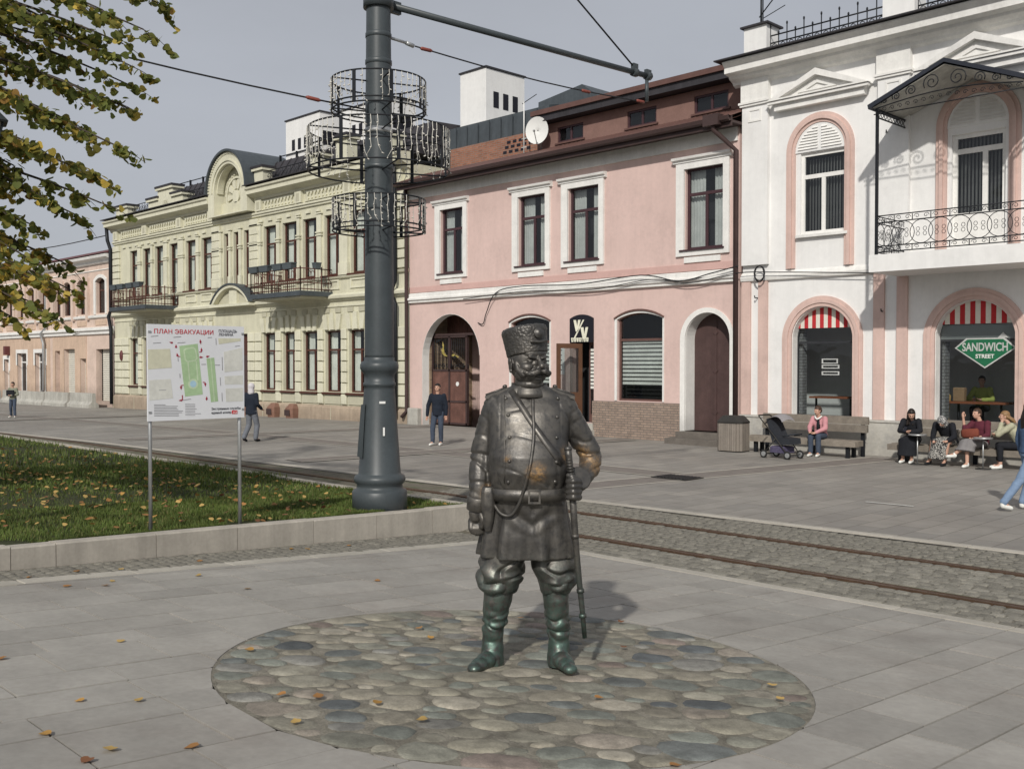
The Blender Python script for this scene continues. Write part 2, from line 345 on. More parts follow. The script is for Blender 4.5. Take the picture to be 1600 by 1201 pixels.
while y < 9.0:                                     # strip between the border and the lawn kerb
    w = random.uniform(.1, .13); x = xk(y)+.06
    while x < xb(y)-.24:
        L = random.uniform(.09, .13); setts.append((x+L/2, y+w/2, L, w, 1)); x += L
    y += w
def sd(s): return (s[0]**2+s[1]**2)**.5
setts.sort(key=sd)
one = G(); P2 = 0
for i, (cx_, cy_, L, w, k) in enumerate(setts):
    z = (slope_z(cy_) if k else 0)+random.uniform(-.004, .006); q = random.randrange(6)
    if k == 0 and P2 < 300 and inview(cx_, cy_, 0, 0):
        P2 += 1; o = link('sett', SM[q], track, (cx_, cy_, z)); o.scale = (L*.97, w*.97, .03); o.rotation_euler = (0, 0, random.uniform(-.06, .06)+(PI if random.random() < .5 else 0))
    else: one.add([(cx_+a*L*.97, cy_+b*w*.97, z+c*.03) for a, b, c in SG[q].v], SG[q].f, True)
one.obj('setts_beyond', M['sett'], track, kind='stuff')
g = G(); g.add([(xk(0)-.1, 0, slope_z(0)-.013), (xb(0)-.1, 0, slope_z(0)-.013), (xb(9.2)-.1, 9.2, slope_z(9.2)-.013), (xk(9.2)-.1, 9.2, slope_z(9.2)-.013)], [(0, 1, 2, 3)]); g.obj('sett_strip', M['dirt'], kind='structure')
# cobbled circle
g = G(); n = 64; g.add([(CX+CR*math.cos(2*PI*i/n), CY+CR*math.sin(2*PI*i/n), slope_z(CY+CR*math.sin(2*PI*i/n))-.003) for i in range(n)], [tuple(range(n))]); circ = g.obj('cobble_circle', M['mortar'], kind='structure')
NP = 255; pts = []
while len(pts) < NP:
    p = rng.uniform(-CR, CR, 2)
    if p @ p < (CR-.06)**2: pts.append(p)
pts = np.array(pts); wgt = rng.uniform(.6, 1.5, NP)
RX = np.array([math.cos(A), math.sin(A)]); SQ = np.eye(2)-.3*np.outer(RX, RX)        # stones lie long ways across the view
sam = rng.uniform(-CR, CR, (30000, 2)); sam = sam[(sam**2).sum(1) < (CR-.015)**2]
for it in range(9):
    D = (((sam @ SQ)[:, None, :]-(pts @ SQ)[None])**2).sum(2)/wgt[None]**2; own = D.argmin(1)
    for i in range(NP):
        q = sam[own == i]
        if len(q) > 3 and it < 8: pts[i] = q.mean(0)
CC = [(.185, .172, .135), (.2, .188, .15), (.165, .162, .132), (.205, .18, .148), (.145, .152, .13), (.11, .118, .112), (.075, .082, .084), (.165, .135, .115), (.24, .22, .178), (.13, .138, .12), (.16, .156, .14), (.19, .174, .138)]
CC = [tuple(v*1.32 for v in c) for c in CC]
CM = [mat('cobble_stone', c, .7, var=.26, vs=9, bump=.45, bs=45, cell=.2, spec=.3, col2=tuple(v*.7 for v in c), c2s=6, c2t=.58) for c in CC]
cw = [3, 3, 3, 2, 2, 2, 1.4, 1.6, 2, 2, 2, 3]
for i in range(NP):
    q = sam[own == i]
    if len(q) < 8: continue
    c = q.mean(0); dq = q-c; ang = np.arctan2(dq[:, 1], dq[:, 0]); rad = np.hypot(dq[:, 0], dq[:, 1]); n = 14; R = []
    for k in range(n):
        a = -PI+2*PI*(k+.5)/n; s_ = np.abs(((ang-a+PI) % (2*PI))-PI) < PI/n*1.3; R.append(rad[s_].max() if s_.any() else .05)
    R = np.array(R); R = (np.roll(R, 1)+2*R+np.roll(R, -1))/4; m_ = R.mean(); R = .975*(R*.92+m_*.08)*np.array([1+.09*noise.noise((i*3.1, k*.9, 0)) for k in range(n)])
    if np.hypot(*c) < CR-.25: R *= random.uniform(.9, 1.0)
    g = G(); V = []; hgt = random.uniform(.008, .019); tx, ty = random.uniform(-.04, .04), random.uniform(-.04, .04)
    for f, h in ((1.0, -.1), (.98, .2), (.88, .72), (.6, .96)):
        for k in range(n):
            a = -PI+2*PI*(k+.5)/n; x_, y_ = c[0]+CX+R[k]*f*math.cos(a), c[1]+CY+R[k]*f*math.sin(a)
            d_ = math.hypot(x_-CX, y_-CY)
            if d_ > CR-.008: x_, y_ = CX+(x_-CX)*(CR-.008)/d_, CY+(y_-CY)*(CR-.008)/d_
            V.append((x_, y_, slope_z(y_)-.008+hgt*h+tx*(x_-c[0]-CX)*h+ty*(y_-c[1]-CY)*h))
    V.append((c[0]+CX, c[1]+CY, slope_z(c[1]+CY)-.008+hgt)); F = []
    for j in range(3):
        for k in range(n): F.append((j*n+k, j*n+(k+1) % n, (j+1)*n+(k+1) % n, (j+1)*n+k))
    F += [(3*n+k, 3*n+(k+1) % n, 4*n) for k in range(n)]
    g.add(V, F, True); g.obj('cobblestone', random.choices(CM, cw)[0], circ)
# lawn with kerb
ys = np.linspace(-6, 9.5, 22); g = G(); lx = [0, .6, 1.5, 3, 5, 8, 12, 18, 26, 36, 50]
V = [(xk(y)-.1-d, y, lawn_z(y)-.02+.03*noise.noise((d*.5, y*.6, 3))) for y in ys for d in lx]; n = len(lx)
g.add(V, [(i*n+j, i*n+j+1, (i+1)*n+j+1, (i+1)*n+j) for i in range(len(ys)-1) for j in range(n-1)], True); lawn = g.obj('lawn', M['soil'], kind='structure')
kerb = empty('lawn_kerb'); kerb['kind'] = 'structure'
def kerbstone(p, q, w):
    p = Vector(p); q = Vector(q); d = (q-p).normalized(); nn = Vector((-d.y, d.x))*w; p = p+d*.004; q = q-d*.004; c = .015; g = G(); R = [p, q, q+nn, p+nn]; cc = sum(R, Vector((0, 0)))/4
    T = [r+Vector(((1 if cc.x > r.x else -1)*c, 0)) for r in R]; dz = random.uniform(-.006, .006)
    g.add([(r.x, r.y, slope_z(r.y)-.1) for r in R]+[(r.x, r.y, lawn_z(r.y)+dz+.02-c) for r in R]+[(r.x, r.y, lawn_z(r.y)+dz+.02) for r in T], [(8, 9, 10, 11)]+[(j, (j+1) % 4, 4+(j+1) % 4, 4+j) for j in range(4)]+[(4+j, 4+(j+1) % 4, 8+(j+1) % 4, 8+j) for j in range(4)])
    g.obj('kerb_stone', M['kerb'], kerb)
ky = [-2, -1, 0, 1.05, 2.1, 3.2, 3.62, 4.66, 5.64, 6.7, 7.7, 8.7, 9.62]
for a, b in zip(ky, ky[1:]): kerbstone((xk(a), a), (xk(b), b), .17)
for i in range(26):
    a = xk(9.5)-.18-i*1.0; kerbstone((a, 9.5), (a-1.0, 9.5), -.14)
# ------------------------------------------------------------------ house helpers (the street fronts stand at y = 24.3)
FY = 24.3
def outline(a, b, z0, zs, rise=0, n=12):
    """bottom left, bottom right, then the head from right to left"""
    w = (b-a)/2; c = (a+b)/2; P = [(a, z0), (b, z0)]
    if rise <= 1e-6: return P+[(b-(b-a)*i/n, zs) for i in range(n+1)]
    R = (w*w+rise*rise)/(2*rise); cz = zs+rise-R; t0 = math.atan2(zs-cz, w); 
    return P+[(c+R*math.cos(t0+(PI-2*t0)*i/n), cz+R*math.sin(t0+(PI-2*t0)*i/n)) for i in range(n+1)]
def inset(o, t):
    a, b, z0, zs, r = o
    return (a+t, b-t, z0+t, zs-(t if r <= 1e-6 else 0), max(0, r-t*(1 if r > (b-a)*.4 else .6)) if r > 1e-6 else 0)
def wall(u0, u1, z0, z1, ops, y=FY, d=.2, zb=None):
    """front with openings (uL,uR,z0,zs,rise) and their reveals"""
    g = G(); us = sorted({u0, u1, *[o[0] for o in ops], *[o[1] for o in ops]}); zs = sorted({z0, z1, *[o[2] for o in ops], *[o[3]+o[4] for o in ops]})
    for a, b in zip(us, us[1:]):
        for c, e in zip(zs, zs[1:]):
            m, k = (a+b)/2, (c+e)/2
            if any(o[0] < m < o[1] and o[2] < k < o[3]+o[4] for o in ops): continue
            g.add([(a, y, c), (b, y, c), (b, y, e), (a, y, e)], [(0, 1, 2, 3)])
    for o in ops:
        L = outline(*o[:5])
        if o[4] > 0:
            zt = o[3]+o[4]; H = L[2:]
            for p, q in zip(H, H[1:]): g.add([(q[0], y, q[1]), (p[0], y, p[1]), (p[0], y, zt), (q[0], y, zt)], [(0, 1, 2, 3)])
        dd = o[5] if len(o) > 5 else d
        for i in range(len(L)):
            p, q = L[i], L[(i+1) % len(L)]
            g.add([(p[0], y, p[1]), (q[0], y, q[1]), (q[0], y+dd, q[1]), (p[0], y+dd, p[1])], [(0, 1, 2, 3)])
    g.box(u0, u1, y+2.5, y+2.6, z0, z1)
    g.add([(u0, y, z0), (u0, y+2.5, z0), (u0, y+2.5, z1), (u0, y, z1)], [(0, 1, 2, 3)]); g.add([(u1, y, z0), (u1, y+2.5, z0), (u1, y+2.5, z1), (u1, y, z1)], [(3, 2, 1, 0)])
    g.add([(u0, y, z1), (u1, y, z1), (u1, y+2.5, z1), (u0, y+2.5, z1)], [(0, 1, 2, 3)])
    return g
def moulding(u0, u1, prof, y=FY):
    """profile of (projection, z) run along the front"""
    g = G(); P = [(y+.02, prof[0][1])]+[(y-d, z) for d, z in prof]+[(y+.02, prof[-1][1])]; g.prism(P, u0, u1, 'x'); return g
PR = random.Random(3)
def tilt(o_):
    o_.rotation_euler = (0, 0, 0); c = sum((Vector(v.co) for v in o_.data.vertices), Vector())/len(o_.data.vertices); R = Matrix.Rotation(PR.uniform(-.006, .006), 3, 'X') @ Matrix.Rotation(PR.uniform(-.008, .008), 3, 'Z')
    for v in o_.data.vertices: v.co = c+R @ (v.co-c)
def window(par, o, y, mf, mg, transom=None, mull=(), t=.06, curtain=None, sill=None, name='window', blind=None, dep=.06):
    """frame ring, bars, one pane per light; curtain cloth behind"""
    o = tuple(o[:5]); g = G(); g.ring(outline(*o), outline(*inset(o, t)), y-dep, y); ztop = o[3]+o[4]
    tz = [transom] if transom else []
    for z in tz: g.box(o[0]+t*.5, o[1]-t*.5, y-dep*.9, y, z-t*.6, z+t*.6)
    for m in mull:
        u = o[0]+(o[1]-o[0])*m; g.box(u-t*.6, u+t*.6, y-dep*.85, y, o[2]+t*.5, (transom or ztop)-t*.5)
    w = g.obj(name, mf, par)
    zc = [o[2]+t*.5]+tz+[None]
    xs_ = [o[0]+t*.6]+[o[0]+(o[1]-o[0])*m for m in mull]+[o[1]-t*.6]
    for a, b in zip(xs_, xs_[1:]):
        if transom:
            g = G(); g.add([(a, y-.025, o[2]+t*.5), (b, y-.025, o[2]+t*.5), (b, y-.025, transom), (a, y-.025, transom)], [(0, 1, 2, 3)]); tilt(g.obj('pane', mg, w, norm=False))
    if transom: q = (o[0]+t*.6, o[1]-t*.6, transom, o[3]-(t*.6 if o[4] <= 0 else 0), max(0, o[4]-t*.6) if o[4] > 0 else 0); L = outline(*q); g = G(); g.add([(a, y-.025, b) for a, b in L], [tuple(range(len(L)))]); tilt(g.obj('pane', mg, w, norm=False))
    else: L = outline(*inset(o, t*.5)); g = G(); g.add([(a, y-.025, b) for a, b in L], [tuple(range(len(L)))]); tilt(g.obj('pane', mg, w, norm=False))
    if curtain:
        for s in ((0, .38), (.62, 1)) if curtain != 'full' else ((0, 1),):
            a = o[0]+(o[1]-o[0])*s[0]; b = o[0]+(o[1]-o[0])*s[1]; k = max(6, int((b-a)/.035)); g = G(); zt = ztop-.05
            V = [(a+(b-a)*i/k, y+.12+.025*math.sin(i*2.2+a*7), z) for z in (o[2]+.03, zt) for i in range(k+1)]
            g.add(V, [(i, i+1, k+2+i, k+1+i) for i in range(k)], True); g.obj('curtain', M['curtain'], w, norm=False)
    if sill: g = G(); g.box(o[0]-.06, o[1]+.06, FY-.1, y, o[2]-.06, o[2]-.005); g.obj('sill', sill, w)
    return w
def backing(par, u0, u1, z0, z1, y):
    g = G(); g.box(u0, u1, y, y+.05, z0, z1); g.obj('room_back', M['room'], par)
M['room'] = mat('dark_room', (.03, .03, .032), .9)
M['glass'] = glassmat('window_glass', (.86, .9, .89), (.02, .022, .024), .08)
M['glassd'] = glassmat('window_glass_dark', (.8, .84, .86), (.03, .033, .037), .2)
M['glassc'] = glassmat('shop_glass', (.8, .84, .84), (.01, .011, .013), .12, .01)
M['curtain'] = mat('curtain', (.72, .72, .66), .9)
M['yel'] = mat('yellow_plaster', (.57, .555, .425), .85, var=.07, vs=1.5, bump=.1, bs=60, streak=.12, splash=.3)
M['yelt'] = mat('yellow_trim', (.62, .605, .475), .85, var=.06, vs=2, bump=.06, bs=60, streak=.1, splash=.3)
M['yelpan'] = mat('yellow_panel', (.44, .425, .325), .85, var=.08, vs=2, bump=.06, bs=60)
M['plinth'] = mat('tan_plinth', (.46, .37, .28), .85, var=.12, vs=2, bump=.15, bs=50, streak=.2, splash=.3)
M['woodfr'] = mat('brown_frame', (.075, .028, .02), .5, var=.15, vs=5)
M['dkroof'] = mat('dark_roof', (.05, .047, .052), .55, metal=.2, var=.15, vs=1.2, streak=.25)
M['slate'] = mat('grey_sheet_roof', (.075, .088, .098), .5, metal=.2, var=.12, vs=1, streak=.2)
M['pink'] = mat('pink_plaster', (.61, .455, .415), .88, var=.05, vs=.8, bump=.12, bs=45, col2=(.59, .44, .4), c2s=.5, c2t=.55, streak=.06, splash=.14)
M['pinkd'] = mat('pink_band', (.55, .36, .325), .88, var=.06, vs=1.5, bump=.1, bs=45)
M['white'] = mat('white_trim', (.75, .74, .71), .8, var=.06, vs=2, bump=.08, bs=60, streak=.1, splash=.3)
M['whitew'] = mat('white_plaster', (.745, .74, .725), .85, var=.04, vs=.7, bump=.08, bs=50, streak=.06, splash=.15)
M['roset'] = mat('pink_surround', (.6, .44, .39), .85, var=.06, vs=2, bump=.06, bs=60, streak=.1, splash=.3)
M['brown'] = mat('brown_sheet', (.06, .038, .036), .5, metal=.1, var=.15, vs=2)
M['attic'] = mat('brown_attic', (.21, .125, .105), .85, var=.12, vs=2.5, bump=.15, bs=40)
M['tile'] = mat('metal_tile', (.12, .065, .055), .55, var=.15, vs=3)
M['doorbr'] = mat('door_brown', (.075, .045, .042), .55, var=.15, vs=3, streak=.2)
M['metalgate'] = mat('rust_gate', (.14, .07, .055), .65, var=.25, vs=3, streak=.3)
M['black'] = mat('sign_black', (.012, .012, .018), .5)
M['blind'] = mat('blind_white', (.72, .73, .68), .8)
M['cream'] = mat('cream_letters', (.75, .74, .6), .6)
M['peach'] = mat('peach_plaster', (.55, .41, .31), .88, var=.1, vs=1, bump=.1, bs=45, streak=.15, splash=.3)
M['peachl'] = mat('pale_pink_plaster', (.61, .48, .405), .88, var=.08, vs=1, bump=.1, bs=45, streak=.12, splash=.3)
M['shutter'] = mat('roller_shutter', (.52, .5, .44), .7, var=.08, vs=3)
M['concrete'] = mat('concrete', (.42, .41, .37), .9, var=.15, vs=2, bump=.3, bs=40, streak=.3)
M['marble'] = mat('grey_marble', (.52, .5, .45), .6, var=.12, vs=1.5, col2=(.38, .37, .35), c2s=3, c2t=.58, splash=.3)
M['paper'] = mat('paper', (.7, .7, .68), .8, var=.03)
M['redroof'] = mat('dark_red_roof', (.12, .04, .04), .6, var=.15, vs=2)
def brickmat(name, c1, c2, mo, w=.25, h=.075, ms=.012):
    m = mat(name, (1, 1, 1), .9, var=.15, vs=4, bump=.3, bs=50); n = m.node_tree.nodes; l = m.node_tree.links; p = n['Principled BSDF']
    g = n.new('ShaderNodeNewGeometry'); sp = n.new('ShaderNodeSeparateXYZ'); cb = n.new('ShaderNodeCombineXYZ'); l.new(g.outputs['Position'], sp.inputs[0]); ad = n.new('ShaderNodeMath'); l.new(sp.outputs[0], ad.inputs[0]); l.new(sp.outputs[1], ad.inputs[1]); l.new(ad.outputs[0], cb.inputs[0]); l.new(sp.outputs[2], cb.inputs[1])
    b = n.new('ShaderNodeTexBrick'); l.new(cb.outputs[0], b.inputs['Vector']); b.inputs['Scale'].default_value = 1; b.inputs['Brick Width'].default_value = w; b.inputs['Row Height'].default_value = h; b.inputs['Mortar Size'].default_value = ms
    b.inputs['Color1'].default_value = (*c1, 1); b.inputs['Color2'].default_value = (*c2, 1); b.inputs['Mortar'].default_value = (*mo, 1)
    old = p.inputs['Base Color'].links[0].from_socket; x = n.new('ShaderNodeMix'); x.data_type = 'RGBA'; x.blend_type = 'MULTIPLY'; x.inputs[0].default_value = 1; l.new(old, x.inputs[6]); l.new(b.outputs['Color'], x.inputs[7]); l.new(x.outputs[2], p.inputs['Base Color']); return m
M['clinker'] = brickmat('plinth_brick', (.25, .19, .155), (.32, .24, .19), (.16, .14, .12))
M['redbrick'] = brickmat('red_brick', (.33, .14, .085), (.23, .095, .06), (.22, .175, .145))
M['oldbrick'] = brickmat('old_brick', (.34, .25, .16), (.2, .13, .09), (.26, .22, .17))
def pipe(par, pts, r, m): g = G(); g.tube(pts, r, 10); return g.obj('downpipe', m, par)
def scroll(c, r, turns=1.6, sgn=1, n=18, y=0, a0=0):
    return [(c[0]+sgn*r*(1-.85*i/n)*math.cos(a0+turns*2*PI*i/n), y, c[1]+r*(1-.85*i/n)*math.sin(a0+turns*2*PI*i/n)) for i in range(n+1)]
# ================================================================== yellow house
Y = empty('yellow_house', (0, 0, 0), 0, 'pale yellow ornate two-storey house with arched gable and two balconies', 'building')
upL = [(-54.97, -53.96), (-53.36, -52.36), (-51.9, -50.86), (-50.2, -49.22), (-48.4, -47.29), (-46.75, -45.62)]
upC = [(-44.5, -44.03), (-43.58, -43.08), (-42.62, -42.12)]
upR = [(-40.85, -39.77), (-39.27, -38.1), (-37.65, -36.57), (-36.0, -34.92), (-34.1, -32.98)]
dnL = [(-54.97, -53.96), (-53.36, -52.36), (-51.9, -50.86), (-50.2, -49.22), (-48.4, -47.29), (-46.75, -45.62)]
dnR = [(-40.9, -39.89), (-39.25, -38.29), (-37.65, -36.54), (-35.95, -34.82), (-34.25, -33.2)]
doors_y = (3,)
ops = []
for i, (a, b) in enumerate(upL): ops.append((a, b, 5.3 if i == 3 else 6.0, 8.52, 0))
for a, b in upC: ops.append((a, b, 5.95, 8.52, 0))
for i, (a, b) in enumerate(upR): ops.append((a, b, 6.0, 8.52, 0))
for a, b in dnL+dnR: ops.append((a, b, 1.12, 3.68, 0))
ops.append((-44.6, -42.3, .15, 3.7, 0))
wall(-57.0, -30.32, -.6, 9.95, ops, d=.22).obj('wall', M['yel'], Y); backing(Y, -56.9, -30.4, -.3, 9.8, FY+1.2)
for i, o in enumerate(ops[:-1]):
    up = o[2] > 4
    window(Y, o, FY+.2, M['woodfr'], M['glass'], 7.72 if up else 2.88, (.62,) if (o[1]-o[0]) > .7 else (), .07, 'two' if not up else ('full' if i in (4, 5) else 'two'), None)
    if o[2] != 5.3:
        g = G(); g.box(o[0]-.12, o[1]+.05, FY-.14, FY+.02, o[2]-.1, o[2]-.02); g.obj('sill', M['woodfr'] , Y)
    if up and o[2] == 6.0:
        g = G(); g.ring(outline(o[0]-.02, o[1]+.02, 5.38, 5.78), outline(o[0]+.08, o[1]-.08, 5.45, 5.71), FY-.05, FY+.01); g.obj('apron_panel', M['yelt'], Y)
    if not up:
        g = G(); g.box(o[0]-.02, o[1]+.02, FY-.05, FY+.01, .62, .98); g.obj('apron_panel', M['yelpan'], Y)
d_ = ops[-1]; g = G(); g.box(d_[0], d_[1], FY+.18, FY+.25, .15, 3.7); dd = g.obj('door', M['woodfr'], Y)
for k in range(2): g = G(); g.box(d_[0]+.1+k*1.12, d_[0]+1.06+k*1.12, FY+.15, FY+.19, .3, 2.7); g.obj('door_leaf', M['doorbr'], dd)
# rusticated blocks between the lower windows, quoins above
def blocks(a, b, z0, z1, h, pr=.1, m=None):
    n = max(1, round((z1-z0)/h))
    for i in range(n):
        g = G(); p, q = z0+(z1-z0)*i/n+.022, z0+(z1-z0)*(i+1)/n-.022; c = .02
        g.add([(a, FY+.01, p), (b, FY+.01, p), (b, FY+.01, q), (a, FY+.01, q), (a, FY-pr+c, p), (b, FY-pr+c, p), (b, FY-pr+c, q), (a, FY-pr+c, q), (a+c, FY-pr, p+c), (b-c, FY-pr, p+c), (b-c, FY-pr, q-c), (a+c, FY-pr, q-c)],
            [(8, 9, 10, 11)]+[(j, (j+1) % 4, 4+(j+1) % 4, 4+j) for j in range(4)]+[(4+j, 4+(j+1) % 4, 8+(j+1) % 4, 8+j) for j in range(4)])
        g.obj('rusticated_block', m or M['yelt'], Y)
edges = sorted(dnL+[(-44.6, -42.3)]+dnR)
piers = [(-57.0, edges[0][0])]+[(edges[i][1], edges[i+1][0]) for i in range(len(edges)-1)]+[(edges[-1][1], -30.32)]
for a, b in piers:
    w = b-a
    if w < 1.1: blocks(a+.1, b-.1 if w > .5 else b-.04, .6, 3.75, .437)
    else:
        k = 2 if w < 2.6 else 3; ww = (w-.16)/k
        for i in range(k): blocks(a+.08+i*ww+.03, a+.08+(i+1)*ww-.03, .6, 3.75, .437)
for a, b in ((-57.0, -56.2), (-45.5, -44.75), (-41.95, -41.2), (-32.4, -31.75), (-31.2, -30.4)): blocks(a, b, 5.95, 8.95, .375, .13)
# keystones and panels over the lower windows
for a, b in dnL+dnR:
    c = (a+b)/2
    for du, w0, w1, z1 in ((-.42, .12, .16, 4.35), (0, .17, .11, 4.42), (.42, .12, .16, 4.35)):
        g = G(); g.prism([(c+du-w0, 3.72), (c+du+w0, 3.72), (c+du+w1+du*.25, z1), (c+du-w1+du*.25, z1)], FY-.1, FY+.01); g.obj('keystone', M['yelt'], Y)
    for du in (-.4, .4): g = G(); g.box(c+du-.2, c+du+.2, FY-.045, FY+.01, 4.42, 4.62); g.obj('frieze_panel', M['yelpan'], Y)
# pilasters between the upper windows
mid = sorted(upL+upC+upR)
for (a, b), (c, d) in zip(mid, mid[1:]):
    w = c-b
    if w > 1.4: continue
    x0, x1 = b+.1, c-.14
    if x1-x0 < .12: x0, x1 = b+.03, c-.03
    g = G(); g.box(x0, x1, FY-.09, FY+.01, 5.95, 8.6); pil = g.obj('pilaster', M['yelt'], Y)
    for z in (7.7, 7.82, 8.62): g = G(); g.box(x0-.05, x1+.05, FY-.13, FY-.02, z, z+.06); g.obj('collar', M['yelt'], pil)
    g = G(); g.box(x0-.03, x1+.03, FY-.12, FY-.02, 5.95, 6.45); g.obj('pedestal', M['yelt'], pil)
moulding(-57.0, -30.32, [(.0, 4.64), (.05, 4.66), (.05, 4.72), (.0, 4.74)]).obj('band', M['yelt'], Y)
moulding(-57.05, -30.32, [(.0, 4.9), (.1, 4.92), (.1, 4.98), (.2, 5.0), (.22, 5.1), (.05, 5.2)]).obj('string_course', M['yelt'], Y)
moulding(-57.0, -30.32, [(.0, 5.8), (.1, 5.83), (.14, 5.9), (.0, 5.95)]).obj('sill_course', M['yelt'], Y)
moulding(-57.05, -30.32, [(.0, 9.0), (.08, 9.02), (.08, 9.1), (.14, 9.12), (.14, 9.2), (0, 9.24)]).obj('architrave', M['yelt'], Y)
for a, b in ((-57.3, -45.2), (-41.54, -30.25)):
    moulding(a, b, [(.0, 9.72), (.1, 9.76), (.12, 9.86), (.36, 9.95), (.5, 10.0), (.5, 10.16), (.58, 10.22), (.6, 10.3), (.05, 10.38)]).obj('cornice', M['yelt'], Y)
    g = G(); g.box(a-.1, b+.03, FY-.66, FY+.3, 10.385, 10.42); g.obj('cornice_cap', M['dkroof'], Y)
moulding(-57.1, -30.3, [(.0, -.6), (.14, -.6), (.14, .46), (.1, .5), (.0, .56)]).obj('plinth', M['plinth'], Y)
for i in range(20):
    u = -57+i*1.35; g = G(); g.box(u, u+.03, FY-.15, FY-.1, -.3, .45); g.obj('plinth_joint', M['yelpan'], Y) if i % 2 == 0 else None
# frieze panels with lace teeth
for a, b in ((-56.0, -53.2), (-52.4, -49.2), (-48.4, -45.8), (-41.05, -38.3), (-37.3, -34.6), (-33.9, -31.6)):
    g = G(); n = int((b-a)/.26)
    for i in range(n):
        u = a+(b-a)*(i+.5)/n; g.prism([(u-.12, 9.66), (u+.12, 9.66), (u, 9.5)], FY-.07, FY+.01)
        g.prism([(u-.06, 9.38), (u, 9.32), (u+.06, 9.38), (u, 9.45)], FY-.06, FY+.01)
    g.box(a-.1, b+.1, FY-.09, FY+.01, 9.26, 9.3); g.box(a-.1, b+.1, FY-.07, FY+.01, 9.66, 9.71); g.obj('lace_frieze', M['yelt'], Y)
for u in (-56.6, -52.9, -48.9, -45.6, -41.1, -37.8, -34.2, -30.9):
    g = G(); g.box(u-.25, u+.25, FY-.16, FY+.01, 9.24, 9.74); b_ = g.obj('frieze_block', M['yelt'], Y); g = G(); g.box(u-.12, u+.12, FY-.165, FY-.15, 9.32, 9.66); g.obj('inset_panel', M['yelpan'], b_)
for i in range(34):
    u = -56.6+i*.77
    if -45.9 < u < -41.3: continue
    g = G(); g.box(u, u+.34, FY-.07, FY+.01, 8.74, 8.84); g.obj('dentil', M['yelt'], Y)
# gable arch
ac, ar = -43.37, 1.82
g = G(); o1 = outline(ac-ar, ac+ar, 9.3, 10.42, ar, 28); o2 = outline(ac-1.25, ac+1.25, 9.35, 10.42, 1.25, 28); g.ring(o1, o2, FY-.45, FY+.35); gab = g.obj('gable', M['yelt'], Y)
for r0, r1, y_ in ((1.25, 1.18, -.3), (1.45, 1.38, -.5)):
    g = G(); a = outline(ac-r0, ac+r0, 10.2, 10.42, r0, 28)[2:]; b = outline(ac-r1, ac+r1, 10.2, 10.42, r1, 28)[2:]; g.ring(a, b, FY+y_, FY+.02, False); g.obj('archivolt', M['yelt'], gab)
g = G(); L = outline(ac-1.26, ac+1.26, 9.35, 10.42, 1.26, 28); g.prism(L, FY+.12, FY+.2); g.obj('tympanum', M['yelpan'], gab)
for k in range(10):
    t = 2*PI*k/10; g = G(); g.prism([(ac+.38*math.cos(t-.2), 10.2+.38*math.sin(t-.2)), (ac+.8*math.cos(t-.2), 10.2+.8*math.sin(t-.2)), (ac+.84*math.cos(t), 10.2+.84*math.sin(t)), (ac+.8*math.cos(t+.2), 10.2+.8*math.sin(t+.2)), (ac+.38*math.cos(t+.2), 10.2+.38*math.sin(t+.2))], FY+.04, FY+.13); g.obj('petal', M['yelt'], gab)
g = G(); o = [(ac+.95*math.cos(2*PI*i/28), 10.2+.95*math.sin(2*PI*i/28)) for i in range(28)]; i_ = [(ac+.86*math.cos(2*PI*i/28), 10.2+.86*math.sin(2*PI*i/28)) for i in range(28)]; g.ring(o, i_, FY+.02, FY+.13); g.obj('rosette_ring', M['yelt'], gab)
g = G(); g.prism([(ac+.3*math.cos(2*PI*i/18), 10.2+.3*math.sin(2*PI*i/18)) for i in range(18)], FY+.0, FY+.13); g.obj('rosette_hub', M['yelt'], gab)
for k in range(15):
    t = PI*(k+.5)/15; g = G(); g.box(ac+1.06*math.cos(t)-.04, ac+1.06*math.cos(t)+.04, FY+.05, FY+.13, 10.22+1.06*math.sin(t)-.04, 10.22+1.06*math.sin(t)+.04); g.obj('bead', M['yelt'], gab)
for k in range(40):
    t = PI*(k+.5)/40; g = G(); c_ = Vector((ac+1.74*math.cos(t), 0, 10.42+1.74*math.sin(t))); g.box(c_.x-.04, c_.x+.04, FY-.5, FY-.44, c_.z-.04, c_.z+.04); g.obj('bead', M['yelt'], gab)
g = G(); a = outline(ac-ar-.1, ac+ar+.1, 10.3, 10.42, ar+.1, 28)[2:]; b = outline(ac-ar, ac+ar, 10.3, 10.42, ar, 28)[2:]; g.ring(a, b, FY-.6, FY+2.2, False); g.obj('gable_roof', M['slate'], Y)
# door pediment
g = G(); a = outline(-44.95, -41.4, 5.1, 5.14, .86, 16)[2:]; b = outline(-44.75, -41.6, 5.1, 5.14, .72, 16)[2:]; g.ring(a, b, FY-.45, FY+.01, False); lun = g.obj('door_pediment', M['yelt'], Y)
g = G(); a2 = outline(-45.05, -41.3, 5.1, 5.14, .93, 16)[2:]; g.ring(a2, a, FY-.5, FY+.01, False); g.obj('pediment_cap', M['slate'], lun)
g = G(); g.prism(outline(-44.8, -41.55, 5.1, 5.14, .74, 16), FY-.2, FY+.01); g.obj('pediment_field', M['yelpan'], lun); g = G(); g.box(-43.5, -42.8, FY-.3, FY-.19, 5.12, 5.84); g.obj('pediment_block', M['yelt'], lun)
g = G(); g.box(-45.0, -41.35, FY-.5, FY-.02, 4.98, 5.1); g.obj('pediment_base', M['yelt'], lun)
